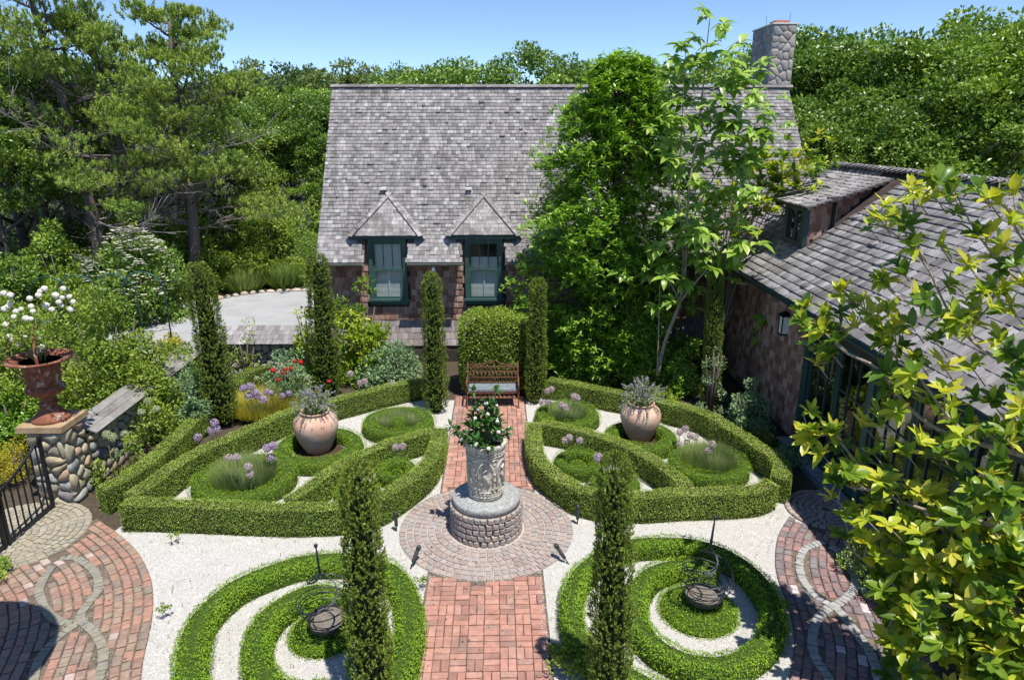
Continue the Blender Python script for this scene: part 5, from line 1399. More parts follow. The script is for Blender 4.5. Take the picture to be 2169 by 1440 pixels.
for q, rz_ in enumerate((.5, .5 + math.pi / 2)):
    mb = MB(); V = []
    for t in np.linspace(0, 2 * math.pi, 40, endpoint=False):
        for wv in (-.022, .022): V.append((.44 * math.cos(t) * math.cos(rz_) - wv * math.sin(rz_), .44 * math.cos(t) * math.sin(rz_) + wv * math.cos(rz_), .12 + .44 * math.sin(t)))
        for wv in (.022, -.022): V.append((.43 * math.cos(t) * math.cos(rz_) - wv * math.sin(rz_), .43 * math.cos(t) * math.sin(rz_) + wv * math.cos(rz_), .12 + .43 * math.sin(t)))
    n_ = 40; mb.add(V, [(i * 4 + j, i * 4 + (j + 1) % 4, ((i + 1) % n_) * 4 + (j + 1) % 4, ((i + 1) % n_) * 4 + j) for i in range(n_) for j in range(4)]); mb.build('hoop', M['rust'], orb)

# ---- hoops of the rose arbour
for q, (xa, xb, yt, Y_) in enumerate(((66, 152, 586, 19.6), (125, 214, 583, 18.9), (198, 292, 580, 18.2), (264, 352, 576, 17.6))):
    pa, pb = AY(xa, 640, Y_), AY(xb, 640, Y_); top = AY((xa + xb) / 2, yt, Y_)[2]; r_ = (pb[0] - pa[0]) / 2; cx_ = (pa[0] + pb[0]) / 2
    o = empty('arbour_hoop', (cx_, Y_, 0), ['farthest green metal hoop of the rose arbour', 'second farthest green metal hoop of the rose arbour', 'second nearest green metal hoop of the rose arbour', 'nearest green metal hoop of the rose arbour, by the driveway'][q], 'hoop', 'green metal hoops of the rose arbour')
    mb = MB(); mb.tube([(-r_, 0, 0), (-r_, 0, top - r_)] + [(r_ * math.cos(t), 0, top - r_ + r_ * math.sin(t)) for t in np.linspace(math.pi, 0, 14)] + [(r_, 0, 0)], .018, 6); mb.build('hoop_tube', M['arch'], o)
# ================================================================== PLANTS
# ---- columnar yews: shoots of needles all over a tapering column
def yew_mesh(h, r, n_shoots, needle, seed, per=13):
    global rng
    keep = rng; rng = np.random.default_rng(seed)
    t = rng.random(n_shoots) ** 0.92
    a = rng.uniform(0, 2 * math.pi, n_shoots)
    z = .08 + t * (h - .08)
    lobes = 1 + .10 * np.sin(3 * a + z * 2.3 + seed) * np.sin(z * 4.1) + .07 * np.sin(z * 11 + a * 2)
    rad = r * np.minimum(1, .55 + 1.6 * t * 0 + .45) * (1 - .36 * t ** 1.3) * np.minimum(1, (1 - t) * 10 + .45) * np.minimum(1, .75 + t * 2.5) * lobes
    rad = rad * rng.uniform(.78, 1.08, n_shoots)
    out = np.stack([np.cos(a), np.sin(a), np.zeros(n_shoots)], 1)
    pos = out * rad[:, None]; pos[:, 2] = z
    ax = norm(out * .75 + np.array([0, 0, .75]) + runit(n_shoots) * .35)
    L = Leaves(); tone = rng.random(n_shoots)
    m = n_shoots * per
    ii = np.repeat(np.arange(n_shoots), per)
    s = rng.random(m)
    base = pos[ii] + ax[ii] * (s * needle * 1.9)[:, None]
    d = norm(ax[ii] * (.35 + .5 * s)[:, None] + runit(m) * .9)
    L.add(T_NEEDLE, base, d, runit(m) + np.array([0, 0, .5]), needle * rng.uniform(.7, 1.2, m), needle * .40, np.clip(tone[ii] * .35 + s * .45 + rng.random(m) * .2, 0, 1))
    me = L.mesh('foliage', M['yew'])
    mb = MB(); mb.lathe([(r * .5, .04), (r * .66, h * .2), (r * .56, h * .55), (r * .36, h * .9), (.005, h * .96)], 12); core = mb.mesh('branches', M['yew_core'])
    mb = MB(); mb.tube([(0, 0, -.03), (0, 0, .3)], .05, 8); tr = mb.mesh('trunk', M['bark'])
    rng = keep
    return me, core, tr
YA = yew_mesh(2.95, .31, 3000, .032, 11, 14); YB = yew_mesh(3.3, .34, 2700, .038, 12, 11); YC = yew_mesh(3.3, .34, 2700, .038, 13, 11)
def yew(px, py, meshes, s, rz, label, group='columnar yews'):
    p = G(px, py); o = empty('columnar_yew', (p[0], p[1], 0), label, 'yew', group, rz); o.scale = s; o.rotation_euler = (.025 * math.sin(px), .03 * math.sin(px * 1.7), rz)
    for nm, me in zip(('foliage', 'branches', 'trunk'), meshes): link(nm, me, o)
yew(791, 1500, YA, (.74, .74, 1), .3, 'tall narrow yew standing in the gate-side spiral beside the brick path')
yew(1291, 1490, YA, (.72, .72, 1.01), 2.4, 'tall narrow yew standing in the winding-path-side spiral beside the brick path')
yew(476, 900, YB, (.95, .95, 1.06), .9, 'columnar yew at the end of the straight hedge by the stone wall')
yew(697, 838, YC, (.9, .92, 1.03), 2.0, 'columnar yew behind the urn-side jar beside red roses')
yew(924, 872, YB, (.76, .76, .95), 3.3, 'columnar yew beside the bench on the urn side')
yew(1134, 852, YC, (.70, .70, .88), 4.1, 'columnar yew beside the bench on the wing side')
yew(1503, 860, YB, (.62, .62, .96), 5.0, 'slim columnar yew in front of the shingled wing wall')

# ---- shrubs built from leafy clumps
def shrub_mesh(rx, ry, h, n_clump, per, size, seed, asp=.5, z0=0.15, clump=.30, tpl=T_DIAMOND, irregular=.18, squash=.85, up=.2, rand=.8, fill=.35):
    global rng
    keep = rng; rng = np.random.default_rng(seed)
    u = runit(n_clump); u[:, 2] = np.abs(u[:, 2]) * 1.0 - .12
    u = norm(u)
    rr = (1 - fill * rng.random(n_clump) ** 2) * (1 + rng.normal(0, irregular * .5, n_clump))
    c = u * rr[:, None] * np.array([rx, ry, h - z0]) * (1 - clump * .5)
    c[:, 2] = np.maximum(c[:, 2], 0) + z0
    r = clump * min(rx, h) * rng.uniform(.7, 1.35, n_clump)
    L = clump_leaves(Leaves(), c, r, per, size, asp, tpl, squash, up, rand)
    me = L.mesh('foliage', None)
    rng = keep
    return me
def shrub(name, label, cat, loc, rx, ry, h, mat, n_clump=60, per=160, size=.06, seed=1, group=None, trunk=True, bark='bark', **kw):
    o = empty(name, (loc[0], loc[1], loc[2] if len(loc) > 2 else 0), label, cat, group)
    me = shrub_mesh(rx, ry, h, n_clump, per, size, seed, **kw); me.materials.append(M[mat])
    link('foliage', me, o)
    if trunk:
        mb = MB(); rs = random.Random(seed)
        for q in range(5):
            a = q * 1.257 + rs.random(); mb.tube([(0.04 * math.cos(a), .04 * math.sin(a), -.02), (rx * .25 * math.cos(a), ry * .25 * math.sin(a), h * .35), (rx * .55 * math.cos(a), ry * .55 * math.sin(a), h * .72)], [.035, .025, .012], 6)
        mb.build('branches', M[bark], o)
    return o
def box_px(x0, x1, ytop, Y, ybase=None):
    """centre and size of a shrub that fills a stretch of the view at depth Y"""
    z = AY((x0 + x1) / 2, ytop, Y)[2]; a = AY(x0, 720, Y)[0]; b_ = AY(x1, 720, Y)[0]
    zm = max(0.2, z * .5); d = ray(x0, 720)
    pa = AY(x0, PX((0, Y, zm))[1], Y)[0]; pb = AY(x1, PX((0, Y, zm))[1], Y)[0]
    return ((pa + pb) / 2, Y), (pb - pa) / 2, z
def shrub_px(name, label, x0, x1, ytop, Y, mat, seed, n_clump=60, per=160, size=.06, depth=None, cat='shrub', group=None, **kw):
    c, rx, h = box_px(x0, x1, ytop, Y)
    return shrub(name, label, cat, c, rx, depth or rx, h, mat, n_clump, per, size, seed, group, **kw), c, rx, h

def flowers_on(root, pts, r, mat, name='flower', up=(0, -.4, 1)):
    for p in pts: rose_flower(root, p, r * rng.uniform(.8, 1.2), M[mat], name)

# topiary behind the bench: a clipped rounded block
def topiary():
    c = (-.08, 16.0); rx, ry, zb, zt_ = .80, .58, .12, 1.92
    o = empty('clipped_bush', (c[0], c[1], 0), 'rounded clipped green bush behind the bench', 'bush')
    n = 26000; u = runit(n); e = 6.5
    k = (np.abs(u) ** e).sum(1) ** (-1 / e); p = u * k[:, None]
    p *= (1 + rng.normal(0, .035, n) + .03 * np.sin(p[:, 0] * 9) * np.sin(p[:, 2] * 8))[:, None]
    top = 1 - .05 * (p[:, 0] ** 2) * (p[:, 2] > 0)
    q = p * np.array([rx, ry, (zt_ - zb) / 2]); q[:, 2] = q[:, 2] * top + (zt_ + zb) / 2
    d, nr = leaf_dirs(u, .5, .2, .9); s = .052 * rng.uniform(.7, 1.3, n)
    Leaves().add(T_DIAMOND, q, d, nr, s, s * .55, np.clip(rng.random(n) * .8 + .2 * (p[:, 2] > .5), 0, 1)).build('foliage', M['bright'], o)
    mb = MB(); mb.lathe([(.6, .16), (.70, .5), (.70, 1.5), (.55, 1.76), (.1, 1.8)], 16); cb = mb.build('branches', M['box_core'], o); cb.scale = (1, .68, 1)
topiary()

# shrubs against the house and in the beds
shrub_px('magnolia_shrub', 'glossy yellow green magnolia shrub against the house wall below the first dormer', 705, 822, 592, 16.9, 'magnolia', 21, 60, 90, .13, .8, asp=.42, tpl=T_LEAF, clump=.34, irregular=.35)
shrub_px('hydrangea_shrub', 'pale blue green leafy shrub between two columnar yews at the house', 762, 892, 722, 16.2, 'glaucous', 22, 46, 130, .075, .6, clump=.34)
shrub_px('young_magnolia', 'open young magnolia with pale trunk beside the shingled coping', 612, 700, 590, 16.6, 'magnolia', 23, 26, 55, .13, .6, asp=.4, tpl=T_LEAF, clump=.30, irregular=.5, bark='pale_bark')
o, c, rx, h = shrub_px('red_rose_bush', 'rose bush with red flowers between two yews behind the golden grass', 560, 665, 745, 15.2, 'glaucous', 24, 46, 110, .06, .6, clump=.32, irregular=.4)
flowers_on(o, [AY(x, y, 14.5) - np.array([c[0], c[1], 0]) for x, y in ((578, 785), (605, 783), (624, 765), (637, 768), (616, 781), (600, 790), (697, 808), (589, 805))], .055, 'red_petal')
shrub_px('glaucous_shrub', 'soft blue green shrub between the stone wall and the first columnar yew', 330, 470, 775, 14.2, 'glaucous', 25, 52, 150, .06, .7, clump=.34, irregular=.3)
shrub_px('peony_clump', 'low leafy green clump in front of the stone wall', 385, 445, 830, 13.6, 'glaucous', 26, 22, 110, .06, .4, trunk=False)
shrub_px('lily_clump', 'low bright green clump behind the pale seed heads by the wall', 240, 300, 912, 11.5, 'bright', 27, 20, 90, .06, .35, trunk=False, asp=.3)
shrub_px('hosta_shrub', 'small leafy plant at the foot of the stone pillar', 180, 232, 960, 11.2, 'bright', 28, 10, 40, .06, .2, trunk=False, irregular=.5)
shrub_px('arbour_rose', 'big bright green climbing rose filling the arbour beyond the stone wall', 135, 335, 590, 13.9, 'bright', 29, 130, 200, .075, .95, clump=.26, irregular=.3)
shrub('spilling_rose', 'leafy green rose spilling over the plank coping behind the urn', 'shrub', (-7.35, 13.5), .78, 1.05, 1.62, 'bright', 70, 170, .07, 129, clump=.28, irregular=.4)
shrub('spilling_rose', 'leafy green shrub spilling over the far end of the plank coping', 'shrub', (-7.3, 15.5), .65, 1.15, 1.5, 'bright', 60, 150, .07, 130, clump=.28, irregular=.4)
shrub_px('leafy_shrub', 'large leafy green shrub behind the rusty urn', -60, 140, 640, 13.4, 'bright', 30, 110, 180, .075, 1.0, clump=.26, irregular=.3)
shrub_px('lower_shrub', 'dense dark green shrub behind the stone pillar', -60, 95, 800, 12.7, 'stewartia', 31, 60, 170, .07, .6, clump=.3)
shrub_px('golden_conifer', 'golden yellow conifer glowing through the arbour', 130, 250, 770, 14.9, 'golden', 32, 40, 150, .05, .5, clump=.3)
shrub_px('golden_spirea', 'golden yellow shrub beside the driveway end', 322, 400, 696, 17.6, 'golden', 33, 36, 140, .055, .5, clump=.32)
shrub_px('golden_hedge', 'low golden green hedge behind the iron gate', -40, 70, 935, 11.6, 'golden', 34, 30, 190, .035, .5, clump=.34)
shrub_px('wispy_rose', 'wispy pale green rose bush in front of the driveway', 480, 560, 690, 16.75, 'bright', 35, 18, 50, .06, .5, irregular=.6)
shrub_px('dark_edge_shrub', 'dark green hedge end at the edge of the curved brick path', -60, 12, 1205, 8.6, 'box', 36, 20, 220, .03, .35, clump=.36)
# in the shade of the wing
shrub_px('standard_rose', 'thin climbing rose on a cane before the slim yew', 1478, 1540, 700, 14.3, 'glaucous', 37, 22, 45, .05, .3, irregular=.6)
shrub_px('blue_shrub', 'blue green leafy shrub on stakes against the shingled wing wall', 1540, 1632, 806, 13.3, 'glaucous', 38, 36, 110, .07, .4, clump=.3)
shrub_px('hellebore', 'low blue green clump at the foot of the wing corner post', 1642, 1712, 952, 11.9, 'glaucous', 39, 18, 70, .08, .3, trunk=False, asp=.35)
shrub_px('laurel_shrub', 'dark leafy shrub below the tall conical tree, behind the wing-side hedge', 1160, 1300, 690, 16.6, 'stewartia', 40, 60, 130, .09, .7, clump=.3, irregular=.3)
shrub_px('pieris_shrub', 'pale tipped leafy shrub below the umbrella magnolia', 1270, 1420, 640, 16.2, 'stewartia', 41, 70, 130, .09, .7, clump=.28, irregular=.35)
shrub_px('bergenia_clump', 'leafy plant behind the wing-side terracotta jar', 1380, 1430, 812, 14.6, 'bright', 42, 14, 50, .11, .35, trunk=False)
shrub_px('shade_shrub', 'dark shrub between the slim yew and the umbrella magnolia', 1395, 1480, 745, 15.6, 'stewartia', 43, 34, 110, .07, .5)
shrub_px('path_rose', 'light green rose bush at the foot of the front yew on the brick path', 1165, 1255, 1385, 6.75, 'bright', 44, 26, 42, .05, .3, irregular=.5)
shrub_px('path_hedge', 'low dark hedge between the winding path and the foreground magnolia', 1830, 1990, 1150, 7.9, 'box', 45, 60, 220, .035, 1.2, clump=.3)

# golden grass and feathery grass tufts
def blades(name, label, loc, r, h, n, mat, w=.008, cat='grass', group=None, flop=.5, seed=3, ry=None):
    o = empty(name, (loc[0], loc[1], loc[2] if len(loc) > 2 else 0), label, cat, group)
    ry = ry or r
    a = rng.uniform(0, 6.28, n); q = np.sqrt(rng.random(n))
    pos = np.stack([r * .8 * q * np.cos(a), ry * .8 * q * np.sin(a), np.zeros(n)], 1)
    out = np.stack([np.cos(a), np.sin(a), np.zeros(n)], 1)
    d = norm(out * flop * (.3 + q)[:, None] + np.array([0, 0, 1.0]) + runit(n) * .3)
    L = Leaves(); L.add(T_BLADE, pos, d, out + [0, 0, .3], h * rng.uniform(.6, 1.15, n), w, rng.random(n)); L.build('blade', M[mat], o, kind='stuff')
    return o
p = G(560, 880); blades('golden_grass', 'bright golden ornamental grass clump between the two yews', p, .62, .62, 2600, 'hakone', .014, flop=1.0, ry=.5)
p = G(640, 842); blades('golden_grass', 'smaller golden grass clump beside the red roses', p, .35, .4, 900, 'hakone', .012, flop=1.0)
p = RING['grass_l']; blades('feather_grass', 'feathery pale green grass filling the wide ring on the urn side', p * [1, 1, 0], .50, .48, 5200, 'lavender', .009, flop=.6)
p = RING['grass_r']; blades('feather_grass', 'feathery pale green grass filling the wide ring on the wing side', p * [1, 1, 0], .46, .48, 5200, 'lavender', .009, flop=.6)
p = RING['lav_r']; blades('lavender', 'grassy lavender filling the ring by the brick path', p * [1, 1, 0], .42, .40, 3600, 'lavender', .009, 'lavender', flop=.6)
p = RING['lav_l']
for dx, dy, lab in ((-.30, -.05, 'silver lavender tuft in the ring with the box ball, urn side'), (.32, .05, 'silver lavender tuft in the ring with the box ball, bench side'), (.0, .30, 'silver lavender tuft behind the box ball')):
    blades('lavender', lab, (p[0] + dx, p[1] + dy), .17, .34, 900, 'lavender', .007, 'lavender', flop=.6)
for x, Y_, lab in ((-12.8, 24.6, 'tall green ornamental grass at the driveway edge under the dogwood'), (-11.4, 25.9, 'tall green ornamental grass beside the driveway, second from the dogwood'), (-10.0, 27.1, 'tall green ornamental grass beside the driveway, third from the dogwood'), (-8.6, 27.9, 'tall green ornamental grass beside the driveway, nearest the house')):
    blades('ornamental_grass', lab, (x, Y_), .8, .85, 1600, 'grass_blade', .03, flop=.5, group='ornamental grasses along the driveway')

# ---- alliums
def allium_head(r, mat, seed, n=170):
    global rng
    keep = rng; rng = np.random.default_rng(seed)
    u = runit(n); L = Leaves()
    for k in range(3):
        d = norm(u * .55 + runit(n)); L.add(T_DIAMOND, u * r * rng.uniform(.8, 1.0, n)[:, None], d, u, r * .34, r * .20, rng.random(n))
    L.add(T_NEEDLE, u * 0, u, runit(n), r * .95, r * .03, np.zeros(n))
    me = L.mesh('flower_head', M[mat]); rng = keep
    return me
AH = {m: [allium_head(.059, m, 50 + i) for i in range(2)] for m in ('allium', 'allium_pink', 'seed')}
ORD = ('leftmost', 'second from left', 'third from left', 'fourth from left', 'fifth from left', 'sixth from left')
_seen = {}
def allium(px, py, Y, s, kind, label, group, lean=0.0):
    if group:
        k_ = _seen.get(label, 0); _seen[label] = k_ + 1; label = label + ', ' + ORD[k_]
    p = AY(px, py, Y); z = max(.25, p[2])
    o = empty('allium', (p[0], Y, 0), label, 'allium', group)
    mb = MB(); mb.tube([(lean * .2, .02, 0), (lean * .05, 0, z * .6), (0, 0, z - .05)], [.007, .006, .005], 5); mb.build('stem', M['stem'], o)
    h = link('flower_head', AH[kind][int(px) % 2], o, (0, 0, z)); h.scale = (s, s, s); h.rotation_euler = (px, py, 0)
GR1 = 'lilac alliums by the golden grass'
for x, y in sorted(((516, 822), (530, 818), (528, 838), (545, 838), (558, 846), (541, 832))): allium(x, y, 13.5, 1.25, 'allium', 'big lilac allium in front of the golden grass', GR1)
for x, y in sorted(((598, 838), (612, 832), (655, 831), (564, 830), (573, 832))): allium(x, y, 13.9, .95, 'allium', 'lilac allium between golden grass and urn-side jar', 'lilac alliums near the urn-side jar')
for x, y in sorted(((419, 926), (448, 912), (454, 895), (458, 908))): allium(x, y, 12.3, 1.15, 'allium', 'lilac allium between two hedges near the first columnar yew', 'lilac alliums between the hedges')
for x, y in sorted(((742, 792), (764, 812), (772, 808), (832, 815))): allium(x, y, 15.2, 1.2, 'allium_pink', 'pale lilac allium behind the hedge between two yews', 'pale alliums behind the hedge')
for x, y in sorted(((485, 969), (501, 968), (526, 988), (529, 1004))): allium(x, y, 10.7, 1.0, 'allium_pink', 'faded pink allium over the urn-side feathery grass', 'faded alliums in the feathery grass ring')
for x, y in sorted(((566, 948), (579, 944), (574, 969))): allium(x, y, 11.5, 1.2, 'allium', 'purple allium beside the urn-side jar ring', 'purple alliums beside the jar ring')
for x, y in sorted(((839, 947), (853, 945))): allium(x, y, 11.2, .95, 'allium_pink', 'pink allium over the small ball ring on the urn side', 'pink alliums over the small ring')
for x, y in sorted(((1147, 851), (1161, 851), (1160, 828), (1168, 824))): allium(x, y, 14.0, 1.05, 'allium_pink', 'pink allium between a bench-side yew and the lavender ring', 'pink alliums beside the bench-side yew')
for x, y in sorted(((1190, 858), (1198, 863), (1216, 840), (1222, 843))): allium(x, y, 13.4, 1.1, 'allium_pink', 'pink allium over the grassy lavender ring', 'pink alliums over the lavender ring')
for x, y in sorted(((1197, 932), (1206, 926), (1228, 932))): allium(x, y, 11.7, 1.0, 'allium_pink', 'pink allium in the small hedged bed on the wing side', 'pink alliums in the hedged bed')
allium(1268, 969, 11.0, 1.3, 'allium', 'single purple allium above the small ball ring on the wing side', None)
for x, y in sorted(((1440, 915), (1452, 908), (1462, 922), (1473, 926), (1438, 943), (1455, 938))): allium(x, y, 12.3, 1.05, 'allium_pink', 'pink allium between the wing-side jar and feathery grass', 'pink alliums behind the feathery grass')
for x, y in sorted(((1509, 941), (1501, 954))): allium(x, y, 11.6, 1.05, 'allium_pink', 'pink allium behind the wing-side feathery grass', 'pink alliums at the feathery grass ring')
for x, y in sorted(((226, 920), (238, 926))): allium(x, y, 11.3, 1.15, 'seed', 'pale green allium seed head nearest the plank coping', 'pale seed heads in front of the stone wall')
allium(264, 919, 11.7, 1.05, 'seed', 'pale green allium seed head above the bright green clump', None)
for x, y in sorted(((299, 873), (331, 866), (313, 849))): allium(x, y, 12.4, 1.05, 'seed', 'tall pale green allium seed head before the stone wall', 'tall seed heads before the stone wall')
for x, y in sorted(((544, 801), (650, 800))): allium(x, y, 14.8, .9, 'seed', 'round green seed head amid the red roses', 'green seed heads by the red roses')

# ---- white roses of the urn
rz = empty('white_rose', (-7.48, 10.98, 2.46), 'white rose bush growing through the iron orb in the urn', 'rose')
me = shrub_mesh(.60, .5, .98, 30, 80, .055, 61, irregular=.5, z0=.38, clump=.3); me.materials.append(M['bright']); link('foliage', me, rz)
mb = MB()
for q in range(7):
    a = q * .9; mb.tube([(.05 * math.cos(a), .05 * math.sin(a), -.1), (.2 * math.cos(a), .2 * math.sin(a), .4), (.4 * math.cos(a), .35 * math.sin(a), .8)], [.012, .009, .005], 5)
mb.build('branches', M['stem'], rz)
fp = ((8, 622), (22, 626), (82, 626), (63, 633), (66, 650), (94, 612), (85, 618), (118, 626), (132, 631), (147, 629), (134, 612), (155, 640), (131, 648), (150, 656), (98, 648), (110, 656), (18, 650), (10, 655), (34, 660), (30, 672), (55, 675), (66, 676), (13, 688), (96, 684), (105, 682), (26, 720), (40, 730), (53, 713), (85, 715), (88, 735), (80, 745), (22, 643), (45, 655), (70, 660), (125, 640), (20, 712))
flowers_on(rz, [AY(x, y, 10.75 + .25 * rng.random()) - np.array([-7.48, 10.98, 2.46]) for x, y in fp], .05, 'white_petal')
# ================================================================== TREES
def branchy(mb, p0, d, length, r, depth, rs, out, spread=.7, up=.25, steps=4, kids=(3, 4), shrink=.62, droop=0.0):
    """a limb that wanders, thins and forks; leaf points are collected in out"""
    p = np.array(p0, float); d = norm(np.array(d, float)); pts = [p.copy()]; rad = [r]
    for k in range(steps):
        d = norm(d + rs.normal(0, .16, 3) + np.array([0, 0, up * .15 - droop * .1]))
        p = p + d * length / steps; pts.append(p.copy()); rad.append(r * (1 - .55 * (k + 1) / steps))
        if depth > 0 and k >= 1:
            for _ in range(rs.integers(1, 3) if k < steps - 1 else rs.integers(*kids)):
                nd = norm(d + rs.normal(0, spread, 3) + np.array([0, 0, up]))
                branchy(mb, p, nd, length * shrink * rs.uniform(.75, 1.15), rad[-1] * .62, depth - 1, rs, out, spread, up, steps, kids, shrink, droop)
    mb.tube(pts, rad, 6 if r > .03 else 4)
    if depth <= 1: out.append((pts[-1], d)); 
    if depth == 0: out.append((pts[len(pts) // 2], d))
    return pts

# ---- broadleaf woodland trees
def oak_meshes(seed, h, r, n_clump, per, size, mat, crown0=.18, cl=.17):
    global rng
    keep = rng; rng = np.random.default_rng(seed)
    nl = 24; ul = runit(nl); ul[:, 2] = np.where(ul[:, 2] < -.25, -ul[:, 2], ul[:, 2]); ul = norm(ul)
    ul[0] = (0, 0, 1)
    cz = h * (1 + crown0) / 2; az = h * (1 - crown0) / 2
    lc = ul * rng.uniform(.45, .86, nl)[:, None] * np.array([r, r, az]) + np.array([0, 0, cz])
    lr = r * rng.uniform(.17, .36, nl)
    C = []; Rd = []; Br = []
    for q in range(nl):
        m = int(n_clump / nl); u = runit(m); u[:, 2] = np.where(u[:, 2] < -.2, -u[:, 2] * .7, u[:, 2]); u = norm(u); tone = rng.random()
        C.append(lc[q] + u * lr[q] * np.array([1, 1, .82]) * rng.uniform(.75, 1.0, m)[:, None]); Rd.append(lr[q] * rng.uniform(.34, .62, m)); Br.append(np.clip(tone * .5 + rng.random(m) * .5, 0, 1))
    C = np.concatenate(C); Rd = np.concatenate(Rd); Br = np.concatenate(Br)
    L = clump_leaves(Leaves(), C, Rd, (per * (Rd / (r * .13)) ** 1.5).astype(int), size, .55, T_DIAMOND, .7, .05, .8, .55, .38, .3, bright=Br, face=.8)
    crown = L.mesh('crown', mat)
    mb = MB(); rs = np.random.default_rng(seed)
    mb.tube([(0, 0, -.1), (.1, .05, h * .2), (-.05, .1, h * .45), (.05, 0, h * .75)], [.2, .16, .12, .04], 8)
    for q in range(9):
        a = q * 2.4; z0 = h * (.22 + .05 * q); mb.tube([(0, 0, z0), (r * .4 * math.cos(a), r * .4 * math.sin(a), z0 + h * .1), (r * .75 * math.cos(a), r * .75 * math.sin(a), z0 + h * .16)], [.08, .05, .02], 5)
    rng = keep
    return crown, mb.mesh('trunk', M['bark'])
OAK = [oak_meshes(100 + i, 9.0, 3.3, 200, 110, .155, M['oak']) for i in range(5)]
FAR = [oak_meshes(200 + i, 9.0, 3.4, 120, 60, .26, M['far_oak']) for i in range(3)]
def tree(meshes, x, y, s, rz, label, group, name='oak_tree', cat='tree', sz=None):
    o = empty(name, (x, y, 0), label, cat, group, rz); o.scale = (s, s, sz or s)
    link('crown', meshes[0], o); link('trunk', meshes[1], o)
    return o
def tree_at(meshes, px, ytop, Y, label, group, s=None, rz=0.0, H0=9.0, name='oak_tree'):
    p = AY(px, ytop, Y); k = p[2] / H0
    return tree(meshes, p[0], Y, s or k, rz, label, group, name, 'tree', k)
NTH = ('first', 'second', 'third', 'fourth', 'fifth', 'sixth', 'seventh', 'eighth', 'ninth', 'tenth', 'eleventh', 'twelfth', 'thirteenth', 'fourteenth', 'fifteenth', 'sixteenth', 'seventeenth', 'eighteenth')
GB, GRT, GLF, GFA = 'green trees along the skyline behind the house', 'green trees behind the garden wing', 'green trees behind the pines', 'distant hazy woodland trees'
for i, (px, yt, Y) in enumerate(((905, 128, 33), (985, 108, 31), (1085, 104, 30), (1190, 112, 32), (1285, 118, 31), (1385, 120, 33), (1470, 112, 31), (1565, 108, 33))):
    tree_at(OAK[i % 5], px, yt, Y, NTH[i] + ' rounded green tree on the skyline above the house roof, counted from the pines', GB, None, i * 1.3)
for i, (px, yt, Y) in enumerate(((1735, 72, 28), (1800, 55, 26.5), (1860, 95, 24.5), (1925, 75, 26), (1990, 50, 24), (2060, 30, 25), (2130, 25, 23), (2200, -20, 22), (1770, 190, 23.5), (1850, 230, 21.5), (1950, 190, 21.0), (2050, 170, 20.2), (2150, 150, 19.8), (2250, 60, 20))):
    tree_at(OAK[(i + 2) % 5], px, yt, Y, (NTH[i] + ' tree from the chimney in the tall row behind the garden wing' if i < 8 else NTH[i - 8] + ' tree from the chimney in the low front row behind the garden wing'), GRT, None, i * 2.1)
for i, (px, yt, Y) in enumerate(sorted(((560, 175, 38), (640, 165, 39), (690, 195, 36), (510, 215, 34), (600, 240, 35), (685, 290, 34), (30, 95, 29), (-40, 60, 27), (95, 190, 30), (260, 170, 32), (350, 200, 31), (440, 230, 31), (30, 260, 25.5), (-60, 200, 24), (540, 320, 33.5), (415, 300, 34), (150, 320, 31), (290, 310, 33)))):
    tree_at(OAK[(i + 1) % 5], px, yt, Y, NTH[i] + ' tree from the left in the wood behind the pines', GLF, None, i * 1.7)
for i, (px, yt, Y) in enumerate(sorted(((470, 140, 60), (540, 128, 66), (600, 135, 60), (660, 130, 70), (720, 128, 62), (780, 140, 58), (840, 138, 64), (890, 150, 60), (380, 150, 60), (300, 150, 62), (200, 150, 60), (100, 150, 62), (0, 130, 60), (950, 150, 62)))):
    tree_at(FAR[i % 3], px, yt, Y, NTH[i] + ' distant tree from the left on the hazy horizon', GFA, None, i * 1.1, name='distant_tree')

